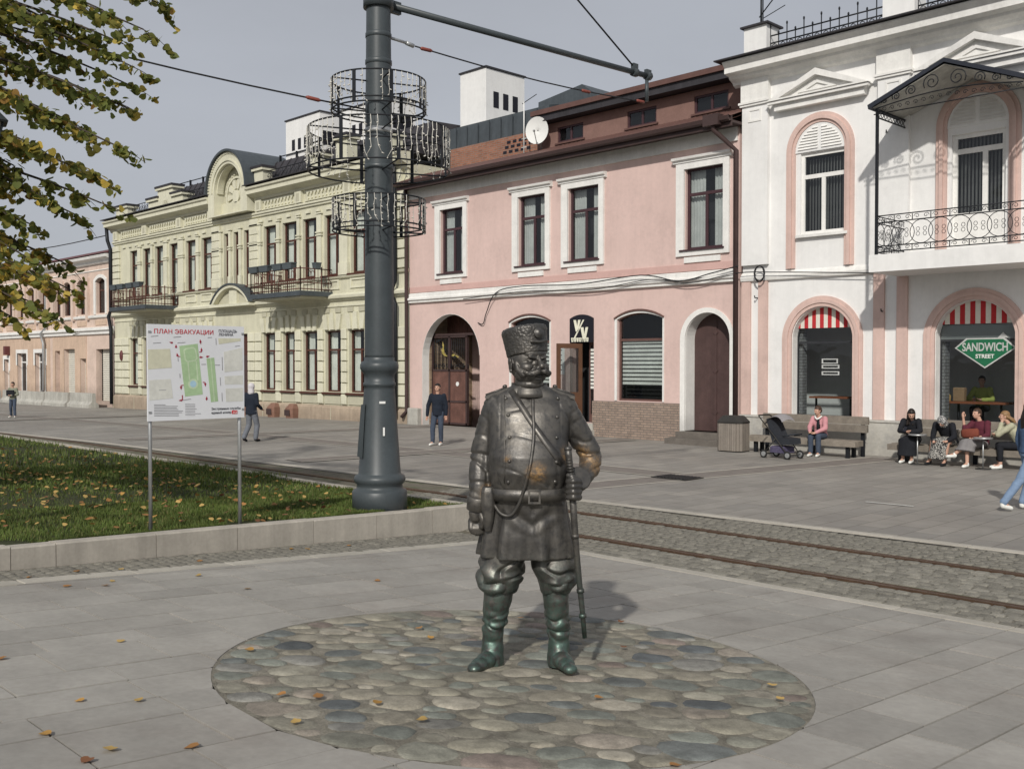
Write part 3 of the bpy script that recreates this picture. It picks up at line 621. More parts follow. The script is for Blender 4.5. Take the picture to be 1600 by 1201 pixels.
# parapet posts, railing and mansard roof
def ppost(u0, u1, z1, y0=FY-.1, y1=FY+.4, cap=M['dkroof']):
    g = G(); g.box(u0, u1, y0, y1, 10.4, z1-.22); p = g.obj('parapet_post', M['yelt'], Y); g = G(); g.box(u0-.1, u1+.1, y0-.1, y1+.1, z1-.22, z1-.1); g.obj('post_cap', M['yelt'], p); g = G(); g.box(u0-.13, u1+.13, y0-.13, y1+.13, z1-.1, z1); g.obj('post_sheet', cap, p)
for u0, u1, z1 in ((-56.5, -55.0, 11.15), (-52.4, -51.3, 11.12), (-51.3, -49.6, 11.6), (-49.6, -48.5, 11.12), (-41.5, -40.75, 11.3), (-36.9, -36.2, 11.3), (-35.0, -34.2, 11.7), (-31.9, -31.2, 11.3)): ppost(u0, u1, z1)
letters('1906', .3, M['yelpan'], Y, (-50.45, FY-.105, 10.62), depth=.01)
for a, b in ((-55.0, -52.4), (-48.5, -46.2), (-40.75, -36.9)):
    g = G(); g.tube([(a, FY+.15, 11.05), (b, FY+.15, 11.05)], .02, 6); g.tube([(a, FY+.15, 10.5), (b, FY+.15, 10.5)], .02, 6); n = int((b-a)/.3)
    for i in range(n):
        u = a+(b-a)*(i+.5)/n; g.tube(scroll((u, 10.78), .16, 1.3, 1 if i % 2 else -1, 12, FY+.15), .012, 5); g.tube([(u+.15, FY+.15, 10.5), (u+.15, FY+.15, 11.05)], .012, 5)
    g.obj('roof_railing', M['iron'], Y)
g = G(); g.prism([(FY+.45, 10.4), (FY+1.3, 11.75), (FY+5, 11.9), (FY+5, 10.4)], -52.0, -30.4, 'x'); rf = g.obj('mansard_roof', M['dkroof'], Y)
for i in range(36): u = -52+i*.6; g = G(); g.prism([(FY+.43, 10.42), (FY+1.28, 11.78), (FY+1.32, 11.78), (FY+.47, 10.42)], u, u+.025, 'x'); g.obj('seam', M['dkroof'], rf)
for a, b, us in ((-52, -46.1, (-51.9, -50.5, -49.1, -47.7, -46.3)), (-41.6, -36, (-41.6, -40.2, -38.8, -37.4))):
    g = G(); g.tube([(a, FY+1.35, 12.0), (b, FY+1.35, 12.0)], .025, 6)
    for u in us: g.box(u-.03, u+.03, FY+1.3, FY+1.4, 11.7, 12.05)
    g.obj('snow_rail', M['iron'], rf)
# balconies
def ybalcony(a, b, p, pots):
    g = G(); g.box(a, b, FY-p, FY, 5.08, 5.28); bal = g.obj('balcony', M['slate'], Y); g = G(); g.box(a+.1, b-.1, FY-p+.1, FY-.01, 5.0, 5.08); g.obj('balcony_soffit', M['yelpan'], bal)
    for (p0, p1) in (((a+.06, FY-p+.06), (b-.06, FY-p+.06)), ((a+.06, FY-p+.06), (a+.06, FY)), ((b-.06, FY-p+.06), (b-.06, FY))):
        P0, P1 = Vector(p0), Vector(p1); n = max(4, int((P1-P0).length/.16)); g = G()
        for z in (5.36, 5.62, 6.2): g.tube([(*p0, z), (*p1, z)], .024, 6)
        for i in range(n+1):
            q = P0.lerp(P1, i/n); r = .03 if i % 6 == 0 else .012; g.tube([(q.x, q.y, 5.28), (q.x, q.y, 6.28 if i % 6 == 0 else 6.2)], r, 6)
            if i < n and i % 6 in (2, 3): c = P0.lerp(P1, (i+.5)/n); d = (P1-P0).normalized(); g.tube([(c.x+d.x*.09*math.cos(t*PI/6), c.y+d.y*.09*math.cos(t*PI/6), 5.92+.2*math.sin(t*PI/6)) for t in range(12)], .014, 5, True)
        g.obj('balcony_railing', M['rustrail'], bal)
M['rustrail'] = mat('rust_red_iron', (.1, .04, .03), .6, metal=.2, var=.2, vs=5)
ybalcony(-53.6, -49.3, 1.75, 0); ybalcony(-39.4, -35.4, 1.6, 0)
M['tub'] = mat('grey_planter', (.075, .09, .098), .6, var=.1)
def tub(x, y, w, label):
    t = empty('planter_box', (x, y, 6.22), 0, label, 'planter', 'grey planters on the yellow house balconies')
    g = G(); g.loft([[(sx*w*k, sy*.13*k2, z) for sx, sy in ((-1, -1), (1, -1), (1, 1), (-1, 1))] for k, k2, z in ((.42, .8, -.02), (.5, 1, .2), (.53, 1.08, .2), (.53, 1.08, .24), (.47, .9, .24), (.46, .88, .2))], False); g.obj('tub', M['tub'], t)
    g = G(); g.box(-w*.45, w*.45, -.1, .1, .19, .21); g.obj('earth', M['soil'], t)
for i, x in enumerate((-53.1, -52.2, -51.1, -50.2)): tub(x, FY-1.75+.06, .72, 'grey planter on the left balcony rail, number %s from its left end' % ('one', 'two', 'three', 'four')[i])
for i, x in enumerate((-39.0, -38.15, -37.1, -36.3)): tub(x, FY-1.6+.06, .72, 'grey planter on the right balcony rail, number %s from its left end' % ('one', 'two', 'three', 'four')[i])
tub(-35.46, FY-.75, .3, 'grey planter on the side rail of the right balcony')
for u in (-42.0, -39.6, -38.1):
    h = empty('vent_hood', (u, FY-.15, 0)); h.parent = Y; g = G(); g.loft([[(.28*s*k, -q, z) for s, q in ((-1, 0), (-1, .28*k), (-.5, .4*k), (.5, .4*k), (1, .28*k), (1, 0))] for k, z in ((.8, -.3), (1, .15), (1.0, .36), (.55, .55))], False); g.obj('hood', M['vent'] if 'vent' in M else M.setdefault('vent', mat('vent_brown', (.2, .11, .08), .8, var=.15)), h)
    g = G(); g.prism([(-.2, .05), (.2, .05), (.2, .3), (-.2, .3)], -.41, -.395); g.obj('slot', M['brown'], h)
pipe(Y, [(-30.9, FY-.3, 10.1), (-30.9, FY-.25, 9.4), (-30.9, FY-.22, 5.5), (-31.05, FY-.25, 5.2), (-31.05, FY-.25, 4.9), (-30.9, FY-.22, 4.6), (-30.9, FY-.22, .2)], .075, M['iron'])
pipe(Y, [(-30.3, FY-.2, 9.0), (-30.3, FY-.16, 8.4), (-30.3, FY-.16, .5), (-30.45, FY-.3, .25)], .07, M['brown'])
pipe(Y, [(-57.25, FY-.35, 10.0), (-57.25, FY-.3, 9.3), (-57.1, FY-.2, 8.8), (-57.1, FY-.2, 5.3), (-57.3, FY-.25, 5.0), (-57.05, FY-.22, 4.2), (-57.05, FY-.22, .0)], .1, M['iron'])
g = G(); g.ell((-55.9, FY-.12, 2.75), (.16, .1, .3)); g.obj('wall_bracket', M['redroof'], Y)
# white chimneys
def chimney(u, y, w, d, z0, z1, label, holes=3):
    c = empty('chimney', (u, y, z0), 0, label, 'chimney'); g = G(); g.box(-w/2, w/2, -d/2, d/2, 0, z1-z0); g.obj('shaft', M['whitew'], c); g = G(); g.box(-w/2-.05, w/2+.05, -d/2-.05, d/2+.05, z1-z0, z1-z0+.06); g.obj('cap', M['dkroof'], c)
    for i in range(holes):
        s = i-(holes-1)/2; g = G(); g.box(w/2-.01, w/2+.015, s*d/holes*.75-.14, s*d/holes*.75+.14, (z1-z0)*.5, (z1-z0)*.5+.62); g.obj('flue_opening', M['black'], c)
        g = G(); g.box(s*.5-.12, s*.5+.12, -d/2-.015, -d/2+.01, (z1-z0)*.5, (z1-z0)*.5+.5); g.obj('flue_opening', M['black'], c) if w > 1.6 else None
# ================================================================== pink house
K = empty('pink_house', (0, 0, 0), 0, 'pink plastered two-storey house with white window frames and brown attic', 'building')
kw = [(-28.45, -27.2), (-24.38, -23.12), (-22.1, -20.8), (-17.52, -16.2)]
ops = [(a, b, 5.6, 7.95, 0, .16) for a, b in kw]
gate = (-29.55, -26.36, -.05, 2.6, 1.52, .33); wb = (-24.75, -22.94, 1.16, 3.68, .18, .16); dr = (-22.05, -21.03, .42, 3.74, .13, .3); wr = (-20.07, -18.32, 1.16, 3.66, .18, .16); ad = (-17.5, -15.97, .34, 3.0, .765, .5)
ops += [gate, wb, dr, wr, ad]
wall(-30.3, -15.7, -.4, 8.9, ops).obj('wall', M['pink'], K)
backing(K, -26.2, -15.8, 0, 8.8, FY+1.0)
for i, o in enumerate(ops[:4]):
    w = window(K, o, FY+.16, M['brownw'] if 'brownw' in M else M.setdefault('brownw', mat('maroon_frame', (.06, .03, .035), .45)), M['glassd'], 7.2, (.5,), .075, 'two')
    g = G(); a, b = o[0], o[1]; g.ring(outline(a-.3, b+.2, 5.42, 8.12), outline(a-.02, b+.0, 5.6, 7.93), FY-.07, FY+.03); g.obj('surround', M['white'], w)
    moulding(a-.4, b+.3, [(.0, 8.1), (.1, 8.12), (.1, 8.17), (.17, 8.2), (.19, 8.27), (.0, 8.3)]).obj('crown', M['white'], w)
    g = G(); g.box(a-.02, b-.1, FY-.05, FY+.01, 5.22, 5.38); g.obj('apron', M['white'], w)
    g = G(); g.box(a-.15, b+.05, FY-.12, FY+.1, 5.56, 5.6); g.obj('sill', M['brownw'], w)
moulding(-30.25, -15.75, [(.0, 4.58), (.1, 4.6), (.1, 4.66), (.16, 4.7), (.16, 4.76), (.08, 4.8), (.08, 4.93), (.0, 4.97)]).obj('string_course', M['white'], K)
g = G(); g.box(-30.25, -15.75, FY-.04, FY+.01, 4.975, 5.18); g.obj('band', M['pinkd'], K)
g = G(); g.box(-30.25, -15.75, FY-.06, FY+.01, 8.5, 8.92); g.obj('frieze', M['white'], K)
# eaves: soffit, gutter, tiled skirt roof
g = G(); g.box(-30.3, -15.55, FY-.6, FY+.2, 8.88, 8.95); g.obj('soffit', M['brown'], K)
g = G(); g.box(-30.3, -15.55, FY-.64, FY-.6, 8.78, 9.06); g.obj('fascia', M['brown'], K)
g = G(); g.prism([(FY-.64, 8.94), (FY-.72, 8.9), (FY-.8, 8.94), (FY-.82, 9.04), (FY-.79, 9.05), (FY-.77, 8.97), (FY-.72, 8.93), (FY-.66, 8.96)], -30.3, -15.55, 'x'); g.obj('gutter', M['brown'], K)
n = 400; g = G(); V = []
for k, (y_, z_) in enumerate(((FY-.7, 9.06), (FY-.1, 9.28), (FY+.75, 9.6))):
    V += [(-30.3+14.75*i/n, y_, z_+.025*math.sin(i*14.75/n*2*PI/.19)) for i in range(n+1)]
g.add(V, [(r*(n+1)+i, r*(n+1)+i+1, (r+1)*(n+1)+i+1, (r+1)*(n+1)+i) for r in range(2) for i in range(n)], True); g.add([(-30.3, FY-.66, 8.95), (-15.55, FY-.66, 8.95), (-15.55, FY+.75, 9.5), (-30.3, FY+.75, 9.5)], [(0, 1, 2, 3)]); g.obj('skirt_roof', M['tile'], K)
AY = FY+.8
at = [(-23.35, -22.2), (-20.35, -19.2), (-17.8, -16.6)]
wall(-24.3, -15.7, 9.4, 10.42, [(a, b, 9.72, 10.24, 0, .1) for a, b in at], AY, .1).obj('attic_wall', M['attic'], K)
for i, (a, b) in enumerate(at):
    w = window(K, (a, b, 9.72, 10.24, 0), AY+.1, M['brownw'], M['glassd'], None, (.5,), .06)
    g = G(); g.box(a-.08, b+.08, AY-.06, AY+.02, 9.66, 9.715); g.obj('sill', M['tile'], w)
backing(K, -24, -15.9, 9.5, 10.4, AY+.7)
g = G(); g.prism([(AY-.42, 10.44), (AY-.42, 10.7), (AY+2.5, 11.5), (AY+2.5, 10.44)], -24.1, -15.6, 'x'); g.obj('attic_roof', M['dkroof'], K)
g = G(); g.box(-24.15, -15.55, AY-.5, AY-.42, 10.66, 10.82); g.obj('attic_gutter', M['tile'], K)
pipe(K, [(-16.1, FY-.72, 8.95), (-16.1, FY-.7, 8.75), (-15.72, FY-.15, 8.2), (-15.72, FY-.13, .15)], .075, M['brown'])
g = G(); g.box(-16.35, -15.85, FY-.85, FY-.55, 8.84, 9.14); g.obj('hopper', M['brown'], K)
# gateway
gd = empty('gateway'); gd.parent = K
g = G(); o_ = outline(*gate[:5], 20)[2:]; i_ = outline(gate[0]-.14, gate[1]+.14, gate[2], gate[3], gate[4]+.14, 20)[2:]; 
g = G(); g.box(-30.0, -25.9, FY+3.0, FY+3.1, -.1, 4.3); g.obj('yard_wall', M['oldbrick'], gd)
for a in (-29.6, -26.4): g = G(); g.box(a, a+.1, FY+.33, FY+3, -.1, 4.3); g.obj('passage_wall', M['oldbrick'], gd)
g = G(); g.box(-29.55, -26.35, FY+.3, FY+3, 4.12, 4.2); g.obj('passage_ceiling', M['oldbrick'], gd)
g = G(); g.box(-29.5, -27.55, FY+.45, FY+.5, .08, 2.05); lf = g.obj('gate_leaf', M['metalgate'], gd)
g = G()
for u in (-29.5, -28.5, -27.55): g.box(u-.04, u+.04, FY+.42, FY+.53, .05, 3.3)
for z in (.08, .9, 2.05, 3.3): g.box(-29.5, -27.5, FY+.42, FY+.53, z-.035, z+.035)
g.obj('gate_frame', M['brown'], gd)
for i in range(17): g = G(); u = -29.4+i*.112; g.tube([(u, FY+.47, 2.05), (u, FY+.47, 3.3)], .013, 5); g.obj('gate_bar', M['iron'], gd)
for i in range(9): g = G(); g.tube(scroll((-29.3+i*.22, 2.2), .1, 1.2, 1 if i % 2 else -1, 10, FY+.46), .014, 5); g.obj('gate_scroll', M['iron'], gd)
M['gold'] = mat('gilt_ornament', (.42, .34, .1), .5, metal=.3)
RG = random.Random(8)
for k in range(11):
    g = G(); c = Vector((-28.95+.09*k*RG.uniform(.5, 1.1), 0, 2.98-.05*k+RG.uniform(-.2, .22))); t = RG.uniform(-2.4, 2.4); d = Vector((math.sin(t), 0, math.cos(t))); e = Vector((d.z, 0, -d.x)); L = RG.uniform(.18, .34); P = [c-d*.03, c+d*L*.4+e*.05, c+d*L, c+d*L*.4-e*.05]; g.prism([(p.x, p.z) for p in P], FY+.39+.006*k, FY+.394+.006*k); g.obj('gilt_leaf', M['gold'] if k % 3 else M['iron'], gd)
g = G(); g.box(-29.55, -26.36, FY+.4, FY+.6, 3.34, 3.42); g.obj('gate_lintel', M['brown'], gd)
g = G(); g.prism([(-28.05+.08*math.cos(i*PI/6), 1.55+.08*math.sin(i*PI/6)) for i in range(12)], FY+.43, FY+.45); g.obj('number_disc', M['paper'], gd)
for i in range(22): g = G(); u = -29.5+i*.146; g.box(u, u+.13, FY+1.2, FY+1.24, 3.42, 4.1); g.obj('fanlight_board', M['metalgate'], gd)
g = G(); g.ring([(gate[0]-.005, -.05)]+[(gate[0]-.005, 2.6)], [(gate[0]-.0, -.05)]+[(gate[0], 2.6)], FY-.01, FY+.3, False)
g = G(); a = outline(gate[0]+.004, gate[1]-.004, -.05, 2.6, 1.515, 20)[2:]; b = outline(gate[0]+.012, gate[1]-.012, -.05, 2.6, 1.505, 20)[2:]; a.append((gate[0]+.004, -.05)); b.append((gate[0]+.012, -.05)); g.ring(a, b, FY-.004, FY+.32, False); g.obj('gate_reveal', M['white'], gd)
# ground floor shop: windows, doorway, open leaf
for o in (wb, wr):
    w = window(K, o, FY+.16, M['tile'], M['glassc'], 3.03, (), .06)
    for i in range(11):
        z = 1.66+i*.125; g = G(); g.box(o[0]+.08, o[1]-.08, FY+.17, FY+.185, z, z+.085); g.obj('blind_strip', M['blind'], w)
    g = G(); a = outline(o[0]-.09, o[1]+.05, 1.1, o[3]+.03, o[4]+.05)[2:]; b = outline(o[0]-.005, o[1]+.0, 1.1, o[3], o[4])[2:]; a = [(a[0][0], o[2])]+a+[(a[-1][0], o[2])]; b = [(b[0][0], o[2])]+b+[(b[-1][0], o[2])]; g.ring(a, b, FY-.03, FY+.02, False); g.obj('surround', M['white'], w)
    g = G(); a = outline(o[0]-.1, o[1]+.06, 1.1, o[3]+.05, o[4]+.07)[2:]; b = outline(o[0]-.09, o[1]+.05, 1.1, o[3]+.01, o[4]+.055)[2:]; g.ring(a, b, FY-.07, FY-.02, False); g.obj('drip', M['tile'], w)
g = G(); g.prism(outline(dr[0]+.01, dr[1]-.01, 2.98, dr[3], dr[4]), FY-.03, FY+.1); sg = g.obj('shop_sign', M['black'], label='black arched shop sign with cream double letters above the doorway', cat='sign')
for pts in ([(-21.86, 3.7), (-21.76, 3.7), (-21.7, 3.48), (-21.66, 3.7), (-21.56, 3.7), (-21.66, 3.33), (-21.76, 3.33)], [(-21.56, 3.46), (-21.44, 3.46), (-21.4, 3.22), (-21.34, 3.46), (-21.24, 3.46), (-21.34, 3.08), (-21.46, 3.08)], [(-21.46, 3.7), (-21.4, 3.7), (-21.8, 3.1), (-21.86, 3.1)]):
    g = G(); g.prism(pts, FY-.045, FY-.03); g.obj('emblem', M['cream'], sg)
for i, w in enumerate((.1, .09, .08, .1, .05, .09, .09)):
    g = G(); u = -21.97+sum((.1, .09, .08, .1, .05, .09, .09)[:i])+i*.022; g.ring([(u+.02, 3.0), (u+w, 3.0), (u+w+.01, 3.13), (u, 3.13)], [(u+.045, 3.025), (u+w-.03, 3.025), (u+w-.03, 3.105), (u+.04, 3.105)], FY-.04, FY-.03); g.obj('letter_mark', M['cream'], sg)
g = G(); g.box(dr[1]-.42, dr[1]-.02, FY+.26, FY+.3, .44, 3.0); sd_ = g.obj('fixed_leaf', M['tile'], K); g = G(); g.box(dr[1]-.34, dr[1]-.06, FY+.245, FY+.26, .7, 2.9); g.obj('pane', M['glassd'], sd_)
for i in range(11): g = G(); z = 1.5+i*.12; g.box(dr[1]-.34, dr[1]-.06, FY+.238, FY+.244, z, z+.08); g.obj('blind_strip', M['blind'], sd_)
dl = empty('open_door', (-21.55, FY+.02, .44), math.atan2(-.85, -.28)); dl.parent = K; Wd = .92
g = G(); g.ring([(0, 0), (Wd, 0), (Wd, 2.5), (0, 2.5)], [(.13, .95), (Wd-.13, .95), (Wd-.13, 2.35), (.13, 2.35)], -.03, .03); g.obj('leaf_frame', M['doorw'] if 'doorw' in M else M.setdefault('doorw', mat('door_wood', (.11, .055, .032), .5, var=.15, vs=4)), dl)
g = G(); g.box(.1, Wd-.1, -.02, .02, .1, .95); g.obj('lower_panel', M['doorw'], dl); g = G(); g.box(.13, Wd-.13, -.005, .005, .95, 2.35); g.obj('pane', M['glassc'], dl)
g = G(); g.tube([(Wd-.08, -.03, 1.05), (Wd-.08, -.08, 1.05), (Wd-.2, -.08, 1.05)], .012, 6); g.obj('handle', M['iron'], dl)
g = G(); g.box(-22.62, -22.28, FY-.02, FY, 1.95, 2.85); ns = g.obj('notice_board', M['paper'], label='white price notice on the pink wall beside the open door', cat='notice')
for i in range(5): g = G(); g.box(-22.57, -22.38, FY-.024, FY-.02, 2.72-i*.16, 2.75-i*.16); g.obj('print_line', M['black'], ns)
g = G(); g.box(-21.05, -17.68, FY-.06, FY+.01, -.2, 1.13); g.obj('brick_plinth', M['clinker'], K)
g = G(); g.box(-22.1, -20.95, FY-.35, FY+.3, -.2, .2); g.box(-22.1, -21.0, FY-.1, FY+.3, .2, .41); g.obj('shop_step', M['concrete'], K)
g = G(); g.box(-30.2, -29.6, FY-.2, FY+.01, -.2, .62, .03); g.obj('rubble_plinth', M['concrete'], K); g = G(); g.box(-26.3, -24.9, FY-.03, FY+.01, -.2, .3); g.obj('rubble_plinth', M['concrete'], K)
# arched door
g = G(); a = outline(ad[0]-.17, ad[1]+.13, 0, ad[3], ad[4]+.14, 20)[2:]; b = outline(ad[0], ad[1], 0, ad[3], ad[4], 20)[2:]; a = [(a[0][0], .3)]+a+[(a[-1][0], .3)]; b = [(b[0][0], .3)]+b+[(b[-1][0], .3)]; g.ring(a, b, FY-.05, FY+.02, False); g.obj('door_surround', M['white'], K)
g = G(); a = outline(ad[0]+.004, ad[1]-.004, 0, ad[3], ad[4]-.004, 20)[2:]; b = outline(ad[0]+.014, ad[1]-.014, 0, ad[3], ad[4]-.014, 20)[2:]; a = [(a[0][0], .35)]+a+[(a[-1][0], .35)]; b = [(b[0][0], .35)]+b+[(b[-1][0], .35)]; g.ring(a, b, FY-.004, FY+.49, False); g.obj('door_reveal', M['white'], K)
g = G(); g.prism(outline(ad[0]+.02, ad[1]-.02, .34, ad[3], ad[4]-.02, 20), FY+.42, FY+.5); dr2 = g.obj('arched_door', M['doorbr'], K)
g = G(); g.box(-16.78, -16.7, FY+.4, FY+.43, .36, 3.6); g.obj('cover_strip', M['doorbr'], dr2)
for z in (.9, 2.1, 3.2): g = G(); g.prism([(-16.74, z-.09), (-16.65, z), (-16.74, z+.09), (-16.83, z)], FY+.385, FY+.4); g.obj('stud', M['doorbr'], dr2)
g = G(); g.box(-17.7, -15.9, FY-.75, FY+.5, -.2, .17, .01); st = g.obj('door_step', M['stepm'] if 'stepm' in M else M.setdefault('stepm', mat('dark_step', (.13, .115, .1), .7, var=.2, vs=4)), K); g = G(); g.box(-17.55, -15.9, FY-.42, FY+.5, .17, .34, .01); g.obj('upper_step', M['stepm'], st)
# firewall, sheet roof, chimney, dish and aerial behind the eaves
g = G(); g.box(-29.3, -24.5, FY+1.2, FY+1.5, 9.4, 10.45); bw = g.obj('brick_firewall', M['redbrick'], K)
for i in range(5):
    for j in range(3): g = G(); g.box(-26.4+i*.3+j*.1, -26.22+i*.3+j*.1, FY+1.19, FY+1.21, 9.85+j*.17, 9.95+j*.17); g.obj('brick_gap', M['black'], bw)
g = G(); g.prism([(FY+1.6, 10.35), (FY+1.7, 11.4), (FY+6, 12.4), (FY+6, 10.3)], -31.5, -24.6, 'x'); rs = g.obj('sheet_roof', M['slate'], K)
for i in range(11): g = G(); u = -31.3+i*.62; g.box(u, u+.03, FY+1.57, FY+1.62, 10.4, 11.35); g.obj('seam', M['slate'], rs)
g = G(); g.prism([(-25.6, 10.4), (-22.6, 10.4), (-22.6, 11.35), (-23.5, 12.0), (-25.6, 11.75)], FY+2.2, FY+4); g.obj('roof_dormer', M['slate'], K)
chimney(-29.5, FY+3.6, 1.5, 2.1, 10.8, 13.75, 'tall white chimney block with three flues above the pink house')
chimney(-39.8, FY+2.0, 2.8, 1.2, 10.7, 13.55, 'white chimney block on the yellow house roof, left of the tram pole', 4)
chimney(-35.9, FY+2.7, 3.6, 1.4, 11.0, 13.5, 'wide white chimney block seen behind the light rings of the pole', 4)
ds = empty('satellite_dish', (-23.85, FY+.35, 10.15), math.radians(20), 'off-white satellite dish in front of the brown attic', 'dish')
g = G(); rr = [0.02, .15, .3, .42]; n = 24; V = [(r*math.cos(2*PI*j/n), -.02-.35*(.42-r)*0+.5*r*r-.1, r*1.1*math.sin(2*PI*j/n)) for r in rr for j in range(n)]
V = [(x, -y-.1, z) for x, y, z in V]; g.add(V, [(i*n+j, i*n+(j+1) % n, (i+1)*n+(j+1) % n, (i+1)*n+j) for i in range(3) for j in range(n)]+[tuple(range(n))], True); g.obj('reflector', M['paper'], ds, norm=False)
g = G(); g.tube([(0, -.08, -.42), (.1, -.5, -.15)], .015, 6); g.ell((.1, -.52, -.12), (.04, .06, .04), 8, 6); g.obj('feed_arm', M['galv'], ds); g = G(); g.tube([(0, .05, 0), (0, .3, -.2), (0, .3, -.7)], .03, 6); g.obj('mount', M['galv'], ds)
an = empty('roof_aerial', (-24.55, FY+.4, 9.5), 0, 'thin white aerial mast beside the satellite dish', 'antenna'); g = G(); g.tube([(0, 0, 0), (0, 0, 1.75)], .022, 6); g.obj('mast', M['paper'], an); g = G(); g.tube([(-.08, 0, 1.7), (.6, 0, 1.9)], .014, 5); g.obj('boom', M['iron'], an)
for z in (.2, .5): g = G(); g.tube([(-.12, 0, z), (.12, 0, z)], .015, 5); g.obj('clamp', M['paper'], an)
# cables over the string course
def cable(pts, r, label, m=None):
    P = [Vector(p) for p in pts]; Q = []
    for i in range(len(P)-1):
        for k in range(6):
            t = k/6; a, b, c, d = P[max(i-1, 0)], P[i], P[i+1], P[min(i+2, len(P)-1)]
            Q.append(.5*((2*b)+(c-a)*t+(2*a-5*b+4*c-d)*t*t+(3*b-a-3*c+d)*t**3))
    Q.append(P[-1]); g = G(); g.tube(Q, r, 5); return g.obj('utility_cable', m or M['wire'], label=label, cat='cable')
cable([(-26.4, FY-.05, 3.75), (-26.1, FY-.08, 3.7), (-25.9, FY-.1, 4.1), (-25.3, FY-.2, 4.75), (-24, FY-.2, 4.9), (-21.5, FY-.2, 4.82), (-19, FY-.22, 4.95), (-17.6, FY-.2, 4.7), (-16.5, FY-.2, 4.85), (-15.6, FY-.2, 5.0)], .018, 'black cable wandering along the white band of the pink house')
cable([(-27, FY-.2, 4.6), (-24, FY-.2, 4.72), (-21, FY-.2, 4.62), (-18.6, FY-.22, 4.8), (-17.2, FY-.2, 4.62), (-15.7, FY-.2, 4.8), (-14.4, FY-.2, 4.75), (-11.6, FY-.2, 4.55)], .014, 'thin lower cable crossing from the pink house to the white house')
g = G(); g.tube([(-14.9+.16*math.cos(t*PI/8), FY-.25, 4.75+.2*math.sin(t*PI/8)) for t in range(16)], .02, 5, True); g.tube([(-14.92+.14*math.cos(t*PI/8), FY-.22, 4.73+.22*math.sin(t*PI/8)) for t in range(16)], .016, 5, True); g.obj('cable_coil', M['wire'], label='coil of black cable hung at the corner of the white house', cat='cable')
# ================================================================== white house
Wh = empty('white_house', (0, 0, 0), 0, 'white two-storey house with pink arch surrounds and an iron balcony', 'building')
bays = [-13.14, -9.26, -5.4]
ops = []; lowo = []; upo = []
for i, c in enumerate(bays):
    h = .85 if i == 0 else .9
    lowo.append((c-h-.06, c+h-.02, .9, 3.02, .78, .3)); 
    upo.append((c-.68, c+.62, 5.7, 7.84, 0, .12) if i != 1 else (c-.6, c+.62, 5.06, 7.7, 0, .15))
WY = FY
wall(-15.58, -3.2, -.2, 10.3, lowo+upo, WY).obj('wall', M['whitew'], Wh)
backing(Wh, -15.4, -3.4, 4.8, 10, WY+1.0)
def archring(c, r0, r1, z0, zs, ri0, ri1, y0, y1, m, par, name, n=24):
    a = outline(c-r0, c+r0, z0, zs, ri0, n)[2:]; b = outline(c-r1, c+r1, z0, zs, ri1, n)[2:]; a = [(a[0][0], z0)]+a+[(a[-1][0], z0)]; b = [(b[0][0], z0)]+b+[(b[-1][0], z0)]
    g = G(); g.ring(a, b, y0, y1, False); return g.obj(name, m, par)
